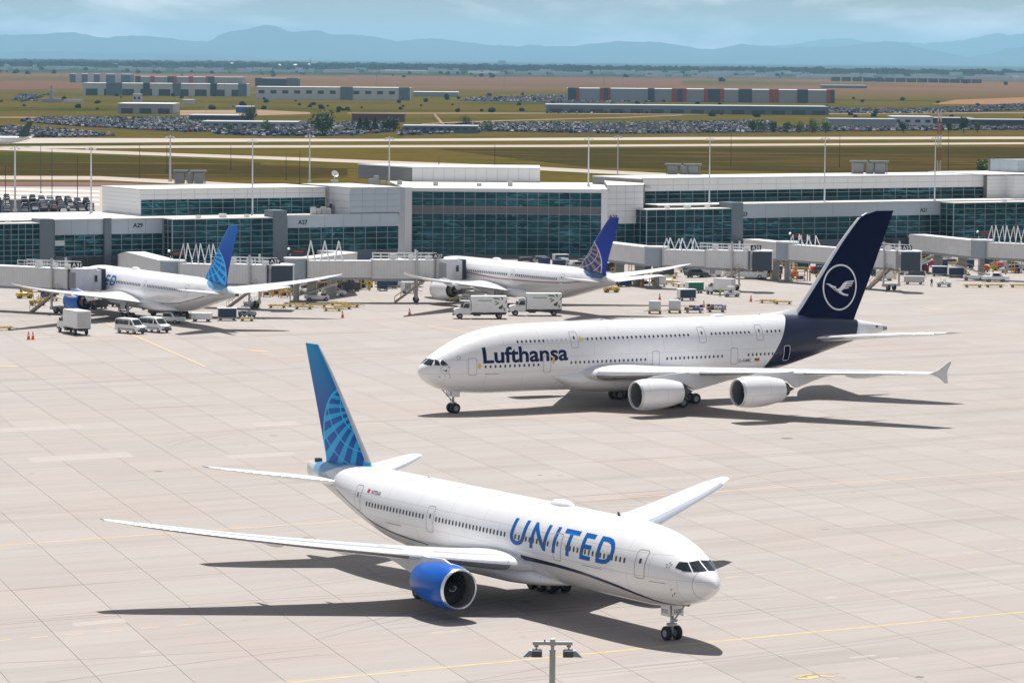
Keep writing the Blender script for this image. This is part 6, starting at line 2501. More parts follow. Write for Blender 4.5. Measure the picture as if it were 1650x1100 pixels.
belt_loader('belt loader under the tail of the blue-engined airliner, left of the grey cart', gp2(262, 508), R(18), M('loader_yellow_grey', (.45, .40, .28), .5))
for k, (u, v) in enumerate(((430, 478), (446, 476), (458, 479))):
    rack(('yellow equipment rack behind the workers, left of three', 'yellow equipment rack behind the workers, middle of three', 'yellow equipment rack behind the workers, right of three')[k], gp2(u, v), 1.8, 2.2, TAN)
unit('grey ground power cart under the wing of the gold-lined airliner', gp2(765, 482), R(175), 3.6, 1.6)
dolly('yellow dolly beneath the gold-lined airliner belly', gp2(805, 481), R(0), 3.4)
tug('yellow tow tug behind the gold-lined airliner tail cone', gp2(985, 471), R(15), YELLOW, False)
# bus and clutter under the bridges
def bus(label, p, rz, mat):
    t = thing('bus', label, 'bus', p, rz)
    b = bevbox(-4.6, 4.6, -1.25, 1.25, .4, 3.0, .15).build('body', mat, t)
    for sd in (-1, 1):
        for k in range(6):
            MB().box(-4.1 + k * 1.35, -2.95 + k * 1.35, sd * 1.255 - .01, sd * 1.255 + .01, 1.5, 2.5).build('side_window', GLASS, b)
    MB().box(4.58, 4.615, -1.05, 1.05, 1.3, 2.7).build('windshield', GLASS, b)
    MB().box(-4.5, 2.0, -1.28, 1.28, 3.0, 3.25).build('roof_unit', YELLOW, b)
    vwheels(t, (3.0, -2.8), 1.12, .48, .3)
bus('white bus with yellow roof gear under the bridge left of the navy tail', gp2(1203, 449), R(-18), WHITE)
bus('pale airport bus parked under the long jet bridge', gp2(643, 462), R(15), WHITE)
carlike('silver car parked below the long jet bridge, left of its stair', gp2(548, 458), R(80), 'suv', M('car_silver', (.45, .46, .47), .3, metal=.3))
carlike('dark car parked beneath the long jet bridge near the rotunda', gp2(590, 455), R(75), 'car', M('car_dark', (.05, .055, .06), .3))
bl = [(978, 455), (1001, 452), (1021, 461), (1033, 462), (1052, 464), (1062, 455), (1072, 459), (905, 448), (1243, 452), (1256, 453), (1275, 455), (1305, 452), (1320, 455), (1543, 436), (1556, 436), (1600, 440), (1620, 442), (560, 466), (577, 466), (595, 468), (610, 464), (497, 470), (472, 476)]
where = ['behind the gold lined navy tail', 'under the bridge left of the navy crane tail', 'near the right edge carts', 'below the long jet bridge']
for k, (u, v) in enumerate(bl):
    w_ = where[0] if 890 < u < 1100 else where[1] if 1200 < u < 1400 else where[2] if u > 1400 else where[3]
    bollard('yellow bollard standing ' + w_, gp2(u, v), 1.6 + .5 * (k % 3))
for k, (u, v) in enumerate(((1040, 460), (1290, 452), (1335, 455), (1612, 436), (585, 466), (1640, 440))):
    rack(('yellow equipment rack behind the gold lined navy tail', 'yellow equipment rack left of the navy crane tail, left one', 'yellow equipment rack left of the navy crane tail, right one', 'yellow equipment rack behind the right edge pickup', 'yellow equipment rack with red crate below the long jet bridge', 'yellow equipment rack at the far right edge')[k], gp2(u, v), 2.6, 2.6, MIDGREY)
unit('white air cart hanging back under the left bridge', gp2(55, 470), R(20), 3.2, 2.2, WHITE, 'white air carts')
unit('white air cart under the long jet bridge near its stair', gp2(660, 472), R(12), 3.2, 2.2, WHITE, 'white air carts')
unit('white air cart under the bridge left of the bus', gp2(1150, 446), R(12), 3.2, 2.2, WHITE, 'white air carts')
unit('white air cart under the bridge at right, left of the navy carts', gp2(1425, 452), R(12), 3.2, 2.2, WHITE, 'white air carts')
tug('white baggage tug by the nose gear of the blue-engined airliner', gp2(150, 495), R(150))
dolly('yellow dolly at the far left beside the shadow', gp2(3, 532), R(15), 3.4)
tug('yellow tug under the left bridge stair', gp2(60, 492), R(10), YELLOW, False)
person('ramp worker in orange vest beneath the blue-engined airliner wing', gp2(152, 500), R(20), (.65, .16, .03))
person('ramp worker in yellow vest by the white service truck', gp2(1160, 478), R(-60), (.40, .65, .03))
person('ramp worker in blue shirt by the right baggage tug', gp2(1501, 462), R(-60), (.06, .12, .30))

# rows of parked ramp gear along the foot of the building and under the bridges
protos = {}
def park(kind, label, group, p, rz):
    if kind not in protos:
        if kind == 'navy':
            t = covered_cart(label, p, rz, NAVYC)
        elif kind == 'green':
            t = covered_cart(label, p, rz, GREENC)
        elif kind == 'dolly':
            t = dolly(label, p, rz)
        elif kind == 'tug':
            t = tug(label, p, rz)
        elif kind == 'tugy':
            t = tug(label, p, rz, YELLOW, False)
        elif kind == 'rack':
            t = rack(label, p, 2.2, 2.4, TAN)
        elif kind == 'dark':
            t = unit(label, p, rz, 3.0, 1.8, DARK)
        elif kind == 'blue':
            t = unit(label, p, rz, 2.6, 2.0, NAVYC)
        elif kind == 'red':
            t = unit(label, p, rz, 1.8, 1.5, RED)
        elif kind == 'loader':
            t = belt_loader(label, p, rz)
        else:
            t = carlike(label, p, rz, 'suv', M('car_silver', (.45, .46, .47), .3, metal=.3))
        t['group'] = group
        protos[kind] = t
        return t
    t = copy_tree(protos[kind], None, p, rz, label)
    t['group'] = group
    return t
KN = {'navy': 'covered cart with navy curtain', 'green': 'covered cart with green curtain', 'dolly': 'flat yellow dolly', 'tug': 'white baggage tug', 'tugy': 'yellow open tug', 'rack': 'yellow equipment rack', 'dark': 'dark grey ground cart', 'blue': 'navy ground cart', 'red': 'small red ground cart', 'loader': 'white belt loader', 'car': 'silver sport utility car'}
rr_ = random.Random(41)
def row(u0, u1, v0, v1, n, kinds, where):
    used = []
    tries = 0
    while len(used) < n and tries < n * 30:
        tries += 1
        u, v = rr_.uniform(u0, u1), rr_.uniform(v0, v1)
        p = G(u, v)
        if any((p - q).length < 3.8 for q in used):
            continue
        used.append(p)
        k = rr_.choice(kinds)
        park(k, KN[k] + ' ' + where, 'ramp gear ' + where, (p.x, p.y, 0), R(rr_.choice((30, 30, 120, 210, 200, 15, 100)) + rr_.uniform(-8, 8)))
row(975, 1100, 438, 462, 22, ['navy', 'rack', 'red', 'dark', 'blue', 'dolly', 'rack'], 'in the crowd behind the gold lined navy tail')
row(1105, 1200, 428, 446, 17, ['dark', 'blue', 'tug', 'navy', 'loader', 'rack'], 'under the bridge right of the gold lined navy tail')
row(1230, 1345, 424, 450, 25, ['rack', 'rack', 'dark', 'red', 'blue', 'navy', 'tugy'], 'in the crowd left of the navy crane tail')
row(1410, 1480, 430, 452, 13, ['dark', 'dark', 'tug', 'loader', 'rack', 'blue'], 'right of the navy crane tail')
row(1485, 1650, 418, 441, 25, ['dark', 'blue', 'rack', 'navy', 'tugy', 'red', 'car'], 'at the foot of the right concourse wing')
row(420, 500, 458, 476, 17, ['rack', 'dolly', 'rack', 'tugy', 'dark', 'dolly', 'loader'], 'behind the ramp workers')
row(500, 640, 446, 470, 28, ['dark', 'blue', 'rack', 'tugy', 'navy', 'dark', 'car', 'red'], 'below the long jet bridge')
row(20, 90, 468, 486, 7, ['dark', 'dolly', 'tugy', 'blue'], 'under the left bridge')
row(140, 200, 488, 503, 6, ['dark', 'tug', 'dark'], 'beneath the left airliner')
row(730, 800, 474, 486, 6, ['dark', 'navy', 'dolly'], 'beneath the gold lined airliner')
row(230, 420, 440, 452, 13, ['dark', 'blue', 'rack', 'navy'], 'beyond the left airliner tail')
row(840, 960, 425, 436, 11, ['dark', 'navy', 'blue', 'car'], 'before the central hall')

# ---------------------------------------------------------------- flood-light masts
def mast(label, u, vtop, D, zb, r=.22, heads=2, mat=None, group='light masts along the concourse'):
    x = UX(u, D)
    zt = AT(u, vtop, D).z
    t = thing('light_mast', label, 'light mast', (x, D, zb), 0, group)
    h = zt - zb
    m = mat or GALV
    mb = MB()
    mb.tube((0, 0, 0), (0, 0, h), r, r * .55, 10)
    mb.tube((0, 0, 0), (0, 0, .5), r * 1.8, r * 1.8, 10)
    mb.build('pole', m, t, 40)
    if heads:
        mb = MB()
        mb.bar((-.9, 0, h - .3), (.9, 0, h - .3), .10)
        mb.build('cross_arm', m, t)
        for k in (-.8, .8):
            MB().box(k - .28, k + .28, -.45, .25, h - .75, h - .45).build('floodlight', WHITE if mat is None else DARK, t)
    return t
mast('tall pale light mast near the left edge, beyond the roof', 22.5, 235, 770, 10.4, .26)
mast('pale light mast left of the left clerestory end wall', 145, 236, 762, 10.4, .22)
mast('light mast rising in front of the left clerestory', 405, 224, 762, 10.4, .2)
mast('light mast beside the left roof vent stack', 272.5, 218, 800, 16.0, .24)
mast('light mast on the roof left of the satellite dish', 497, 216, 800, 16.0, .2)
mast('light mast on the hall roof above the left pier', 625, 220, 815, 15.2, .2)
mast('light mast on the roof right of the penthouse, left of two', 946, 221, 815, 15.2, .2)
mast('light mast behind the roof right of the penthouse, right of two', 993, 218, 880, 0, .2)
mast('light mast in front of the right clerestory near sign A23', 1141, 221, 818, 11.4, .18)
mast('light mast in front of the right clerestory, above the navy tail', 1326.5, 220, 830, 11.4, .18)
mast('light mast in front of the right clerestory near sign A21', 1504, 220, 842, 11.4, .18)
for k, (u, vt, D) in enumerate(((7, 268, 1020), (64, 232, 1150), (82, 240, 1000), (123, 250, 1040), (223, 230, 1300), (267, 236, 1350), (370, 235, 1400), (459, 250, 1300), (481, 242, 1250), (705, 252, 1500), (795, 234, 1400), (1175, 214, 1500), (1350, 214, 1500), (1525, 214, 1450))):
    mast(ORD[k] + ' thin dark light pole from the left, in the field beyond the concourse', u, vt, D, -.3, .14, 0, DARK, 'thin poles beyond the concourse')
def lattice(label, u, vtop, D, zb):
    x = UX(u, D)
    h = AT(u, vtop, D).z - zb
    t = thing('lattice_tower', label, 'tower', (x, D, zb), 0)
    n = 10
    w = .75
    for k in range(n):
        z0, z1 = h * k / n, h * (k + 1) / n
        mb = MB()
        cs = [(w / 2 * a, w / 2 * b) for a, b in ((-1, -1), (1, -1), (1, 1), (-1, 1))]
        for i in range(4):
            a, b = cs[i], cs[(i + 1) % 4]
            mb.bar((a[0], a[1], z0), (a[0], a[1], z1), .13)
            mb.bar((a[0], a[1], z0), (b[0], b[1], z1), .08)
        mb.build('lattice_section', [M('mast_red', (.38, .10, .08), .6), M('mast_white', (.62, .60, .58), .6)][k % 2], t)
lattice('red and white lattice tower behind the right clerestory', 1510, 176, 905, 0)
# foreground mast, its head in the frame
fm_ = G(895, 1100)
Df = 150.0
ztop = AT(895, 1027, Df).z
t = thing('flood_light_mast', 'nearest grey flood light mast with two lamp heads at the bottom edge', 'light mast', (UX(895, Df) , Df, 0), 0)
h = ztop
mb = MB()
mb.tube((0, 0, 0), (0, 0, h - .55), .20, .125, 16)
mb.build('pole', GALV, t, 40)
mb = MB()
mb.lathe([(-.02, .12), (0, .14), (.05, .14), (.06, .075), (.20, .075), (.22, .12), (.50, .12), (.52, .10), (.55, 0)], (0, 0, h - .55), (0, 0, 1), 16)
mb.build('pole_cap', GALV, t, 40)
mb = MB()
mb.box(-.84, .84, -.055, .055, h - .30, h - .16)
mb.build('cross_arm', GALV, t)
for sd in (-1, 1):
    mb = MB()
    mb.bar((sd * .68, 0, h - .30), (sd * .68, 0, h - .50), .07)
    mb.bar((sd * .68 - .09, 0, h - .34), (sd * .68 + .09, 0, h - .34), .10)
    mb.build('lamp_bracket', STEEL, t)
    hb = bevbox(-.22, .22, -.26, .26, -.15, .15, .05).build('lamp_housing', M('housing_grey', (.13, .14, .16), .5), t)
    hb.location = (sd * .66, 0, h - .64)
    mb = MB()
    mb.prism([Vector((sd * .20, -.22, .12)), Vector((sd * .32, -.22, .12)), Vector((sd * .60, -.22, -.16)), Vector((sd * .22, -.22, -.13))], (0, .44, 0))
    mb.build('lamp_visor', M('visor_grey', (.42, .46, .50), .4), hb)
mb = MB()
mb.tube((-.33, 0, h - .16), (-.33, 0, h - .08), .03, .03, 8)
mb.build('photocell', DARK, t)

# ---------------------------------------------------------------- the plain beyond the concourse
def strip(name, top, bot, mat, z=-.24):
    pts = [G(u, v, z) for u, v in top] + [G(u, v, z) for u, v in reversed(bot)]
    return sheet(name, pts, z, mat)
strip('runway', [(-300, 223), (120, 222.5), (600, 224), (1100, 221), (1950, 220)], [(-300, 233), (60, 231), (330, 229), (1100, 225.5), (1950, 223.5)], CONC2)
strip('taxiway', [(-300, 237), (300, 234.5), (900, 233.5), (1650, 229.5), (1950, 228)], [(-300, 241), (300, 238.5), (900, 237), (1650, 232.5), (1950, 231)], CONC2, -.235)
strip('taxiway', [(-300, 230), (0, 237), (430, 252), (830, 267), (1230, 287), (1400, 296)], [(-300, 235), (0, 242), (430, 257), (830, 272.5), (1230, 293), (1400, 303)], CONC2, -.22)
PINK = M('pink_asphalt', (.17, .105, .095), .9, spec=0.0, var=.15, vscale=.02)
strip('service_road', [(-300, 282), (160, 284), (420, 297)], [(-300, 288), (160, 290), (420, 303)], CONC2, -.23)
strip('remote_apron', [(-300, 291), (170, 294), (400, 303)], [(-300, 300), (170, 300), (400, 309)], PINK, -.21)
strip('remote_apron', [(-300, 300), (170, 301), (400, 309)], [(-300, 400), (170, 400), (400, 400)], CONC2, -.22)
for k in range(4):
    strip('apron_stripe', [(-200, 299 + 5 * k), (160, 307 + 7 * k)], [(-200, 301.5 + 5 * k), (160, 309.5 + 7 * k)], M('white_line_paint', (.62, .6, .57), .8), -.19)
DIRT = M('bare_dirt', (.26, .18, .12), .95, spec=0.0, var=.2, vscale=.01)
GRASSG = field_mat('green_grass', (.030, .048, .005), (.075, .062, .010), (.060, .045, .012), 3.0)
BROWN = field_mat('brown_grass', (.036, .036, .006), (.088, .054, .015), (.056, .034, .012), 17.0)
strip('grass_field', [(-300, 244), (0, 245), (300, 255), (420, 262)], [(-300, 262), (0, 262), (300, 262), (420, 266)], GRASSG, -.285)
strip('grass_field', [(-300, 262), (0, 262), (420, 266), (560, 272)], [(-300, 282), (0, 282), (420, 290), (560, 285)], BROWN, -.28)
strip('grass_field', [(700, 240), (1300, 238), (1950, 236)], [(950, 270), (1300, 278), (1950, 280)], BROWN, -.285)
strip('dirt_road', [(560, 182), (900, 182), (1100, 183.5), (1950, 180)], [(560, 183.3), (900, 183.3), (1100, 184.8), (1950, 181.5)], DIRT, -.2)
strip('dirt_road', [(680, 199), (800, 194), (1000, 189), (1100, 185)], [(680, 200.5), (800, 195.5), (1000, 190.2), (1100, 186.2)], DIRT, -.19)
strip('dirt_road', [(698, 184), (702, 184), (716, 200), (710, 200)], [(698.5, 184.2), (699, 184.2), (709, 200), (708, 200)], DIRT, -.18)
strip('dirt_road', [(-100, 188), (200, 189), (330, 188)], [(-100, 190), (200, 190.5), (330, 189.5)], DIRT, -.19)
strip('bare_ground', [(290, 178), (420, 177), (500, 181)], [(290, 186), (420, 186), (500, 184)], DIRT, -.2)
strip('bare_ground', [(1540, 161), (1650, 157), (1950, 155)], [(1500, 168), (1650, 168), (1950, 168)], M('orange_dirt', (.24, .13, .07), .95, spec=0.0), -.2)
strip('bare_ground', [(0, 133), (130, 131), (130, 140), (420, 150)], [(0, 145), (130, 143), (131, 146), (420, 152)], M('plough_brown', (.13, .07, .045), .95, spec=0.0), -.2)
strip('bare_ground', [(560, 121), (800, 124), (1100, 127)], [(560, 130), (800, 134), (1100, 138)], M('plough_brown', (.13, .07, .045), .95, spec=0.0), -.2)
ASPH = M('lot_asphalt', (.045, .045, .05), .95, spec=0.0, var=.15, vscale=.05)

# ---- parked cars
def car_mat():
    m, nt, p = new_mat('parked_car_paint')
    r = island_random(nt)
    cr = nd(nt, 'ShaderNodeValToRGB')
    cr.color_ramp.interpolation = 'CONSTANT'
    e = cr.color_ramp.elements
    e[0].position, e[0].color = 0.0, (.72, .73, .74, 1)  # white cars; their share also stands for sun glints, put into colour
    e[1].position, e[1].color = .93, (.38, .02, .02, 1)
    for q, c in ((.11, (.13, .15, .18, 1)), (.27, (.012, .014, .019, 1)), (.52, (.025, .055, .11, 1)), (.66, (.008, .05, .24, 1)), (.82, (.24, .27, .30, 1)), (.88, (.10, .055, .03, 1))):
        x = e.new(q)
        x.color = c
    nt.links.new(r, cr.inputs['Fac'])
    g = nd(nt, 'ShaderNodeNewGeometry')
    sp = nd(nt, 'ShaderNodeSeparateXYZ')
    nt.links.new(g.outputs['Position'], sp.inputs[0])
    sn = nd(nt, 'ShaderNodeSeparateXYZ')
    nt.links.new(g.outputs['True Normal'], sn.inputs[0])
    band_ = mth(nt, 'MULTIPLY', rng(nt, sp.outputs['Z'], .64, .66), rng(nt, sn.outputs['Z'], .93, .92))
    c = mixc(nt, band_, cr.outputs['Color'], (.015, .02, .024))
    low = rng(nt, sp.outputs['Z'], .10, .08)
    c = mixc(nt, low, c, (.015, .015, .015))
    nt.links.new(c, p.inputs['Base Color'])
    p.inputs['Roughness'].default_value = .45
    p.inputs['Specular IOR Level'].default_value = .06
    return m
CARM = car_mat()
CARP = [[(-2.2, .15), (2.15, .15), (2.25, .5), (2.0, .80), (1.05, .88), (.4, 1.42), (-.95, 1.44), (-1.7, .98), (-2.25, .9)],
        [(-2.3, .18), (2.2, .18), (2.35, .6), (2.2, .95), (1.2, 1.05), (.55, 1.68), (-1.8, 1.70), (-2.25, 1.1)],
        [(-2.7, .2), (2.6, .2), (2.7, .7), (2.5, 1.05), (1.3, 1.10), (.7, 1.75), (-.8, 1.76), (-1.0, 1.08), (-2.7, 1.05)]]
car_meshes = []
for q in CARP:
    car_meshes.append(extrude_y(q, 1.85, .2))
car_me = [m.mesh('parked_car', CARM) for m in car_meshes]
def lot(corners, label, dx=2.75, dy=7.5, fill=.86, rot=0.0, z=-.2):
    P = [G(u, v, z) for u, v in corners]
    cx = sum(p.x for p in P) / len(P)
    cy = sum(p.y for p in P) / len(P)
    sheet('parking_lot', P, z - .01, ASPH)
    out = []
    e1 = Vector((math.cos(rot), math.sin(rot), 0))
    e2 = Vector((-e1.y, e1.x, 0))
    def inside(p):
        c = False
        n = len(P)
        for i in range(n):
            a, b = P[i], P[(i + 1) % n]
            if (a.y > p.y) != (b.y > p.y) and p.x < (b.x - a.x) * (p.y - a.y) / (b.y - a.y) + a.x:
                c = not c
        return c
    R_ = max((p - Vector((cx, cy, z))).length for p in P)
    ny, nx = int(R_ / dy) + 1, int(R_ / dx) + 1
    for j in range(-ny, ny):
        if j % 5 == 0:
            continue
        for i in range(-nx, nx):
            if i % 23 == 0 or random.random() > fill:
                continue
            p = Vector((cx, cy, z)) + e1 * (i * dx + random.uniform(-.15, .15)) + e2 * (j * dy + random.uniform(-.4, .4))
            if inside(p):
                out.append((p, rot + math.pi / 2 * (1 if random.random() < .5 else -1) + random.uniform(-.03, .03), label))
    return out
cars = []
cars += lot([(-120, 344), (-120, 324), (60, 321), (152, 327), (152, 346)], 'parked car in the lot behind the left concourse roof', 2.6, 5.6, .95, R(8), -.12)
cars += lot([(-60, 222), (-60, 206), (30, 205), (130, 212), (190, 219), (130, 221)], 'parked car in the lot beyond the runway behind the small far airliner', 2.8, 8, .72, R(5))
cars += lot([(30, 196), (60, 191), (330, 191), (345, 212), (300, 213), (110, 203)], 'parked car in the big bright lot beyond the runway at left', 2.75, 7, .92, R(4))
cars += lot([(345, 216), (330, 200), (620, 198), (640, 212), (560, 219), (420, 220)], 'parked car among the trees of the middle lot beyond the runway', 2.8, 8, .62, R(-3))
cars += lot([(640, 219), (650, 206), (790, 199), (1010, 199), (1120, 197), (1250, 196), (1250, 213), (1000, 216), (800, 212)], 'parked car in the long lot right of the middle trees', 2.75, 8, .74, R(-2))
cars += lot([(1250, 213), (1260, 205), (1500, 202), (1700, 205), (1700, 209), (1480, 211)], 'parked car in front of the right rental building', 2.75, 8, .8, R(-2))
cars += lot([(1330, 183), (1320, 175), (1480, 177), (1650, 168), (1700, 168), (1700, 176), (1500, 183)], 'parked car in the farthest lot at right', 2.8, 9, .6, R(0))
cars += lot([(880, 183), (885, 179), (1310, 180), (1310, 184)], 'parked car along the low blue grey building', 3, 9, .7, R(0))
cars += lot([(740, 163), (760, 157), (900, 154), (1060, 158), (1060, 165), (900, 166)], 'parked truck or car left of the red banded warehouse', 3.4, 12, .4, R(0))
cars += lot([(20, 162), (30, 153), (60, 153), (62, 163)], 'parked car beside the batching plant', 3, 9, .6, R(0))
vis = [c for c in cars if -10 < 825 + FPX * c[0].x / c[0].y < 1660]
vis.sort(key=lambda c: c[0].y)
pick = set(id(c) for c in vis[:300])
mass = MB()
for c in cars:
    k = random.choice((0, 0, 1, 1, 2))
    if id(c) in pick:
        o = put('parked_car', car_me[k], None, c[0], c[1])
        tag(o, c[2], 'car', 'cars in the lots: ' + c[2].replace('parked car ', ''))
    else:
        Mx = Matrix.Translation(c[0]) @ Matrix.Rotation(c[1], 4, 'Z')
        mass.add([Mx @ Vector(v) for v in car_meshes[k].v], car_meshes[k].f)
o = mass.build('parked_car_mass', CARM)
tag(o, 'dense mass of distant parked cars in the lots beyond the runway', 'parked cars', None, 'stuff')

# ---- far buildings
FW = M('far_white_wall', (.62, .63, .63), .6)
FG = M('far_grey_wall', (.36, .38, .40), .6)
FB_ = M('far_blue_grey_wall', (.13, .19, .24), .6)
FD = M('far_dark_wall', (.055, .075, .095), .6)
FR = M('far_red_wall', (.42, .06, .04), .6)
FBR = M('far_brown_wall', (.14, .075, .055), .7)
FROOF = M('far_white_roof', (.70, .70, .69), .7)
FBLUE = M('far_blue_wall', (.03, .15, .40), .6)
FTREE = M('far_tree_dark', (.016, .032, .016), .9, spec=0.0, var=.4, vscale=.01)
def building(label, u0, u1, vb, vt, wall, roof=FROOF, segs=(), bays=0, baymat=None, wins=0, depth=55.0, name='warehouse', cat='building'):
    A, B = G(u0, vb, -.2), G(u1, vb, -.2)
    D = A.y
    B = Vector((B.x, D, -.2))
    h = AT((u0 + u1) / 2, vt, D).z + .2
    L = B.x - A.x
    t = thing(name, label, cat, (A.x, D, -.2), 0)
    MB().box(0, L, 0, depth, 0, h).build('wall', wall, t)
    MB().box(-.4, L + .4, -.4, depth + .4, h + .003, h + .5).build('roof', roof, t)
    for f0, f1, m in segs:
        MB().box(L * f0, L * f1, -.8, 4, 0, h + .9).build('accent_panel', m, t)
    if bays:
        for k in range(bays):
            x0 = L * (k + .18) / bays
            x1 = L * (k + .82) / bays
            MB().box(x0, x1, -.25, .3, 0, h * .55).build('dock_bay', baymat or FD, t)
    if wins:
        for k in range(wins):
            x0 = L * (k + .25) / wins
            x1 = L * (k + .75) / wins
            f = MB().box(x0, x1, -.2, .2, h * .48, h * .75).build('window', FD, t)
    return t
building('long pale warehouse with dark dock bays at left', 133, 412, 153.5, 135.5, FW, bays=9, baymat=FD, segs=[(.145, .24, FB_), (.37, .41, FD), (.55, .60, FB_), (.78, .82, FD), (.95, 1.0, FB_)])
building('blue grey warehouse behind the long pale one at left', 112, 222, 133, 120, FB_, segs=[(.1, .2, FW), (.3, .4, FW), (.5, .6, FW), (.75, .85, FW)])
building('warehouse with red bays behind the long pale one', 218, 405, 134.5, 124.5, FG, segs=[(0, .05, FD), (.14, .18, FR), (.30, .36, FD), (.36, .385, FR), (.50, .54, FR), (.68, .74, FD), (.66, .68, FR)])
building('dark warehouse with red ends behind the white windowed one', 411, 484, 141, 127, FD, roof=FG, segs=[(0, .16, FD), (.74, .78, FR), (.78, 1, FB_)])
building('white warehouse with a row of dark windows', 412, 665, 160, 141.5, FW, wins=13, segs=[(.55, .63, FB_), (.93, 1, FB_)], bays=0)
building('low grey warehouse right of the white windowed one', 666, 739, 155, 149, FG)
building('wide warehouse with red and dark bands at right', 915, 1320, 163, 144.5, FG, segs=[(0, .03, FD), (.03, .042, FR), (.12, .135, FR), (.135, .15, FD), (.15, .16, FR), (.30, .325, FD), (.39, .41, FR), (.41, .43, FD), (.43, .445, FR), (.51, .525, FR), (.525, .57, FD), (.57, .585, FR), (.64, .69, FD), (.755, .79, FR), (.86, .90, FD), (.97, .985, FR), (.985, 1.0, FD)])
building('low blue grey long building with truck bays', 880, 1315, 182, 171, FB_, roof=FG, bays=14)
t_ = building('grey shed with pale roof beside the white cube tower', 190, 283, 183, 168, FG, bays=3)
building('white cube tower on the grey shed', 214, 228, 167, 152.5, FW, wins=2, depth=10, name='tower')
building('bright blue shed before the bare ground', 380, 408, 182, 172.5, FBLUE, depth=20, name='shed')
building('small white shed above the bare ground', 294, 312, 168, 161.5, FW, depth=20, name='shed')
building('dark low building in the middle lot, upper one', 305, 405, 196, 187, FD, roof=FG, depth=40)
building('grey low building in the middle lot, lower one', 325, 482, 207, 197.5, FG, roof=FG, depth=40, wins=10)
building('brown low building above the middle trees', 567, 652, 196, 184.5, FBR, roof=FBR, depth=30)
building('grey low building right of the middle trees', 650, 770, 214, 204, FB_, roof=FG, depth=30, wins=9)
building('grey rental building at right, left one', 1337, 1440, 206, 193, FG, roof=FG, depth=30)
building('white rental building with dark windows at right', 1438, 1500, 205, 189, FW, wins=4, depth=30)
building('dark canopy building right of the white rental building', 1500, 1565, 201, 191, FD, roof=FG, depth=30)
building('dark canopy building at the right edge beyond the runway', 1565, 1700, 205, 194, FD, roof=FG, depth=30)
building('long low dark building far at right', 1325, 1390, 142, 138, FB_, depth=40)
building('white shed far left on the horizon belt', 64, 86, 107, 102, FW, depth=120, name='shed')
building('second white shed on the far left horizon belt', 168, 192, 107, 103, FW, depth=120, name='shed')
building('white shed row on the middle horizon belt', 612, 690, 118, 114, FW, depth=120, name='shed')
building('white shed on the horizon belt right of the row', 755, 802, 120, 117, FW, depth=120, name='shed')
# distant downtown blocks
for k, (u0, u1, vb, vt, lb) in enumerate(((803, 815, 107, 98, 'broad hazy tower on the horizon before the mountains'), (850, 870, 110, 104, 'low hazy block right of the broad hazy tower'), (1117, 1150, 114, 107, 'hazy block on the horizon, left of the slim towers'), (1190, 1199, 114, 107, 'slim hazy tower on the horizon, left one'), (1221, 1228, 114, 107.5, 'slim hazy tower on the horizon, right one'), (1245, 1275, 115, 108, 'hazy office block on the horizon, left of two'), (1285, 1318, 115, 108, 'hazy office block on the horizon, right of two'))):
    building(lb, u0, u1, vb, vt, FG, roof=FG, depth=80, wins=0, name='office_tower')
# row of dark apartment blocks at right
for k in range(14):
    u = 1340 + 17.5 * k
    building((ORD[k] + ' dark apartment block from the left in the far row at right') , u, u + 12, 131 + .25 * k, 124.5 + .3 * k, FD, roof=FD, depth=25, name='apartment_block')
# domes
def dome_tank(label, u, vb, w):
    p = G(u, vb, -.2)
    r = w / 2 * p.y / FPX
    t = thing('storage_dome', label, 'dome', p, 0, 'white storage domes')
    mb = MB()
    mb.lathe([(0, r), (r * .5, r), (r * .85, r * .86), (r * 1.15, r * .6), (r * 1.35, r * .25), (r * 1.4, 0)], (0, 0, 0), (0, 0, 1), 24)
    mb.build('shell', FROOF, t, 60)
    MB().box(-r * .15, r * .15, -r * 1.05, -r * .9, 0, r * .35).build('door', FD, t)
for k, (u, v, w) in enumerate(((374, 107.5, 9), (417, 107.5, 9), (450, 110, 9), (462, 110, 9), (476, 111, 11), (499, 111, 12))):
    dome_tank(ORD[k] + ' white storage dome from the left on the horizon belt', u, v, w)
def thin_tower(label, u, vb, vt, w=1.2):
    p = G(u, vb, -.2)
    h = AT(u, vt, p.y).z
    t = thing('radio_tower', label, 'tower', p, 0)
    s_ = p.y / FPX * w
    MB().tube((0, 0, 0), (0, 0, h * .8), s_, s_ * .7, 8).build('shaft', FG, t)
    MB().tube((0, 0, h * .8), (0, 0, h), s_ * .35, s_ * .2, 6).build('antenna', FG, t)
thin_tower('slim radio tower beside the white domes', 500, 112, 92)
for k, (u, vb, vt) in enumerate(((100, 132, 105), (282, 130, 101), (332, 180, 150), (362, 160, 128), (414, 178, 152), (600, 118, 104), (607, 136, 102), (679, 200, 180), (814, 140, 105), (973, 138, 112), (1003, 136, 112))):
    thin_tower(ORD[k] + ' thin utility pole from the left on the far plain', u, vb, vt, .38)
# batching plant
p = G(83, 165, -.2)
s_ = p.y / FPX
t = thing('batching_plant', 'concrete batching plant with a silo and sloping conveyors at far left', 'plant', p, 0)
mb = MB()
mb.lathe([(0, 4 * s_), (18 * s_, 4 * s_), (22 * s_, 2 * s_), (26 * s_, 1.4 * s_)], (0, 0, 0), (0, 0, 1), 16)
mb.build('silo', FG, t)
MB().bar((-45 * s_, 0, 2), (-2, 0, 14 * s_), 1.5 * s_).build('conveyor', FD, t)
MB().bar((-52 * s_, 5, 0), (-14 * s_, 5, 9 * s_), 1.5 * s_).build('conveyor', FD, t)
MB().box(-14 * s_, 16 * s_, -4, 4, 0, 6 * s_).build('hopper', FG, t)
MB().box(20 * s_, 50 * s_, 0, 6, 0, 5 * s_).build('tank', FW, t)

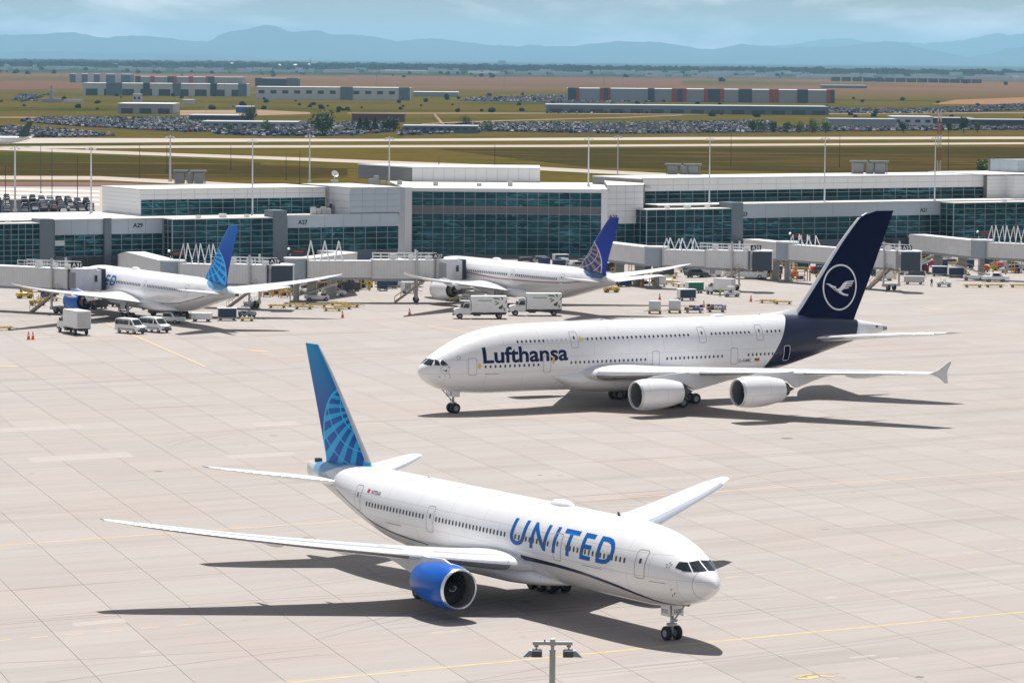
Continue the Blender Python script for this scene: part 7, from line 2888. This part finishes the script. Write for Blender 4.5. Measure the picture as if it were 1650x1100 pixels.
# ---- trees
BARK = M('bark', (.09, .065, .045), .9, bump=.3)
def leaf_mat(name, c):
    m, nt, p = new_mat(name)
    r = nd(nt, 'ShaderNodeNewGeometry').outputs['Random Per Island']
    nt.links.new(mixc(nt, r, tuple(x * .6 for x in c), tuple(x * 1.5 for x in c)), p.inputs['Base Color'])
    p.inputs['Roughness'].default_value = .7
    return m
LEAFG = [leaf_mat('leaves_mid_green', (.055, .12, .022)), leaf_mat('leaves_dark_green', (.030, .072, .020)), leaf_mat('leaves_light_green', (.10, .18, .025))]
def tree(label, u, vb, vt, wpx, kind=0, n=900, conifer=False):
    p = G(u, vb, -.25)
    sc_ = p.y / FPX
    h = (vb - vt) * sc_ * 1.15
    w = wpx * sc_ * 1.35
    t = thing('tree', label, 'tree', p, random.uniform(0, 6), 'trees beyond the runway')
    mb = MB()
    th = h * .45
    mb.tube((0, 0, -.3), (0, 0, th), h * .035, h * .02, 8)
    for k in range(5):
        a = k * 1.3 + random.random()
        z0 = th * (.5 + .1 * k)
        mb.tube((0, 0, z0), (math.cos(a) * w * .28, math.sin(a) * w * .28, z0 + h * .22), h * .014, h * .006, 6)
    mb.build('trunk', BARK, t)
    lobes = []
    for k in range(9):
        a = random.uniform(0, 6.28)
        q = random.uniform(0, .30) * w
        z = h * random.uniform(.36, .82)
        lobes.append((Vector((math.cos(a) * q, math.sin(a) * q, z)), w * random.uniform(.20, .32) * (1.15 - .5 * (z / h - .36))))
    mb = MB()
    for k in range(n):
        c, r = random.choice(lobes)
        d = Vector((random.gauss(0, 1), random.gauss(0, 1), random.gauss(0, 1))).normalized()
        q = c + d * r * random.uniform(.55, 1.05)
        if conifer:
            f = random.random()
            a = random.uniform(0, 6.28)
            rr = w * .5 * (1 - f) * random.uniform(.5, 1.05)
            q = Vector((math.cos(a) * rr, math.sin(a) * rr, h * (.12 + .88 * f)))
        s = h * random.uniform(.028, .060)
        a1 = Vector((random.gauss(0, 1), random.gauss(0, 1), random.gauss(0, 1))).normalized()
        b1 = a1.orthogonal().normalized()
        c1 = a1.cross(b1)
        mb.add([q + b1 * s, q + c1 * s * .8, q - b1 * s, q - c1 * s * .8], [(0, 1, 2, 3)])
    mb.build('crown', LEAFG[kind], t)
tree('big round green tree in the middle lot beyond the runway', 520, 219, 187, 36, 0, 1500)
tree('dark round tree left of the big green one', 404, 198, 178, 26, 1, 1200)
tree('small green tree under the dark round one', 429, 214, 197, 17, 0)
tree('small dark tree at the left of the middle lot', 371, 213, 201, 14, 1)
tree('dark conifer in the middle lot, left of three', 580, 212, 192, 12, 1, 800, True)
tree('dark conifer in the middle lot, middle of three', 590, 213, 191, 13, 1, 900, True)
tree('dark conifer in the middle lot, right of three', 604, 212, 191, 11, 1, 800, True)
tree('dark broad tree right of the conifers', 622, 213, 193, 20, 1)
tree('dark broad tree touching the brown building', 634, 213, 194, 16, 1)
tree('single dark tree on the slope above the grey low building', 750, 203, 190, 20, 1)
tree('green tree right of the single dark one', 785, 211, 199, 18, 0)
rt = [(1213, 196, 18, 1), (1228, 197, 18, 0), (1246, 198, 16, 1), (1268, 199, 14, 1), (1288, 200, 16, 1), (1310, 195, 20, 0), (1330, 195, 16, 2), (1456, 197, 14, 1), (1528, 198, 12, 1), (1553, 191, 16, 1), (1575, 197, 12, 0)]
for k, (u, vt, w, kd) in enumerate(rt):
    tree(ORD[k] + ' tree from the left in the right lot row beyond the runway', u, 214, vt, w, kd, 700)
tree('bright green tree behind the right concourse roof, left one', 1583, 286, 259, 17, 2, 1000)
tree('bright green tree behind the right concourse roof, right one', 1603, 284, 258, 15, 2, 900)
# wooded belt towards the mountains: a mass nobody could count
belt = MB()
for k in range(4200):
    f = random.random()
    vv = 112 - 13 * f ** .7
    u = random.uniform(-150, 1800)
    vh = 94.3 + .00804 * (u - 825)
    D = CAMH * FPX / max(3.0, (vv + .013 * (u - 0) - vh))
    D = min(D, 33000)
    if D < 12500:
        continue
    x = UX(u, D)
    w = random.uniform(30, 110) * (D / 15000) ** .5
    h = random.uniform(9, 22)
    n = 7
    ring = [Vector((x + w * (i / n - .5), D + random.uniform(-10, 10), -.3 + h * (.35 + .65 * math.sin(math.pi * i / n)) * random.uniform(.7, 1.1))) for i in range(n + 1)]
    base = [Vector((q.x, q.y - 6, -.4)) for q in ring]
    back = [Vector((q.x, q.y + 25, -.4)) for q in ring]
    belt.loft([base, ring, back], closed=False)
o = belt.build('wooded_belt', FTREE)
tag(o, 'dark blue green belt of trees along the horizon', 'woodland', None, 'stuff')
# scattered far bushes and trees in front of the belt
sp_ = MB()
for k in range(420):
    u = random.uniform(-100, 1750)
    vv = random.choice((random.uniform(107, 119), random.uniform(112, 126), random.uniform(150, 182))) + .011 * (u - 600)
    if 125 < vv < 150 and random.random() < .7:
        continue
    p = G(u, vv, -.3)
    if not 2600 < p.y < 12000:
        continue
    r = random.uniform(.8, 2.6) if p.y < 5000 else random.uniform(2, 6)
    n = 6
    rings = []
    for i in range(4):
        z = r * (0, .7, 1.3, 1.6)[i]
        q = r * (.9, 1.1, .8, .1)[i]
        rings.append([p + Vector((q * math.cos(2 * math.pi * j / n) * random.uniform(.7, 1.5), q * math.sin(2 * math.pi * j / n), z * random.uniform(.8, 1.1))) for j in range(n)])
    sp_.loft(rings)
o = sp_.build('scrub', FTREE)
tag(o, 'scattered dark scrub and small trees over the far plain', 'scrub', None, 'stuff')

town = MB()
for k in range(420):
    u = random.uniform(-100, 1750)
    vv = random.uniform(103, 120) + .011 * (u - 600)
    p = G(u, vv, -.3)
    if not 6500 < p.y < 26000:
        continue
    w = random.uniform(6, 26) * (2.2 if random.random() < .12 else 1)
    h = random.uniform(4, 10)
    town.box(p.x - w, p.x + w, p.y, p.y + 14, -.3, h)
o = town.build('distant_town', [FW, FG][0])
tag(o, 'scattered pale roofs and sheds of the distant town', 'town', None, 'stuff')

# ---- mountains
ROCK = M('mountain_rock', (.035, .05, .04), .95, spec=0.0, var=.3, vscale=.0004)
def ridge(name, pts, D, foot, seed):
    rnd = random.Random(seed)
    f = pchip([p[0] for p in pts], [p[1] for p in pts])
    us = [pts[0][0] + (pts[-1][0] - pts[0][0]) * i / 260 for i in range(261)]
    rows = []
    for j, (dd, hf) in enumerate(((-foot, 0.0), (-foot * .7, .22), (-foot * .4, .5), (-foot * .18, .8), (0, 1.0), (foot * .35, .6), (foot, 0.0))):
        row = []
        for i, u in enumerate(us):
            vv = f(u) + ((rnd.uniform(-.7, .7) + .7 * math.sin(u * .21 + seed) * math.sin(u * .077)) if hf == 1.0 else 0)
            z = AT(u, vv, D).z
            x = UX(u, D)
            zz = -2 + (z + 2) * hf * (1 if hf in (0, 1) else rnd.uniform(.97, 1.03) * (1 + .16 * math.sin(i * .33 + j * 1.7) + .10 * math.sin(i * .11 + j)))
            row.append(Vector((x + (rnd.uniform(-15, 15) if 0 < hf < 1 else 0), D + dd, zz)))
        rows.append(row)
    mb = MB()
    mb.loft(rows, closed=False)
    o = mb.build(name, ROCK, None, 40)
    o['kind'] = 'structure'
    return o
ridge('mountain_range', [(-500, 66), (-200, 60), (0, 57), (60, 55), (115, 52.5), (150, 59), (160, 61), (215, 57.5), (250, 59.5), (305, 66), (337, 67), (345, 59), (362, 53), (380, 49.5), (405, 45), (420, 42), (432, 40.5), (447, 44), (455, 48), (470, 52), (490, 50), (507, 48), (525, 55), (560, 56), (590, 58.5), (640, 66), (690, 62), (730, 66), (790, 73), (830, 75), (850, 73), (900, 75), (950, 71), (1000, 67), (1050, 68), (1100, 75), (1130, 80), (1160, 77), (1190, 71.5), (1215, 73), (1240, 77), (1300, 76), (1350, 74), (1400, 69), (1430, 66.5), (1455, 71), (1480, 79), (1520, 88), (1580, 96), (1650, 97), (1900, 97)], 55000, 5500, 3)
ridge('far_mountain_range', [(1100, 92), (1180, 82), (1240, 73), (1260, 72.5), (1300, 67), (1330, 62.5), (1360, 62), (1385, 66), (1420, 69), (1450, 68), (1480, 70), (1510, 68), (1540, 66), (1560, 62), (1580, 58), (1605, 53.5), (1620, 57), (1650, 53), (1750, 48), (1900, 58), (2100, 70)], 69000, 4000, 5)
ridge('near_mountain_spur', [(1450, 110), (1500, 100), (1560, 92), (1600, 84), (1620, 78), (1650, 76), (1750, 72), (1900, 80), (2100, 90)], 52000, 2500, 8)
ridge('foothills', [(-500, 84), (0, 84.5), (60, 83), (110, 84), (180, 86.5), (280, 87), (340, 89), (420, 93), (520, 98), (700, 103)], 47000, 2500, 11)

# ---------------------------------------------------------------- the air
hz = bpy.data.materials.new('haze_air')
hz.use_nodes = True
nt = hz.node_tree
for n in list(nt.nodes):
    nt.nodes.remove(n)
ho = nt.nodes.new('ShaderNodeOutputMaterial')
hv = nt.nodes.new('ShaderNodeVolumePrincipled')
hv.inputs['Color'].default_value = (0.42, 0.75, 1.0, 1)
hv.inputs['Density'].default_value = 0.000025
hv.inputs['Anisotropy'].default_value = 0.35
nt.links.new(hv.outputs['Volume'], ho.inputs['Volume'])
mb = MB()
mb.box(-30000, 30000, -2000, 78000, -3.2, 640)
o = mb.build('haze', hz)
tag(o, 'pale blue summer haze over the plain', 'haze', None, 'stuff')
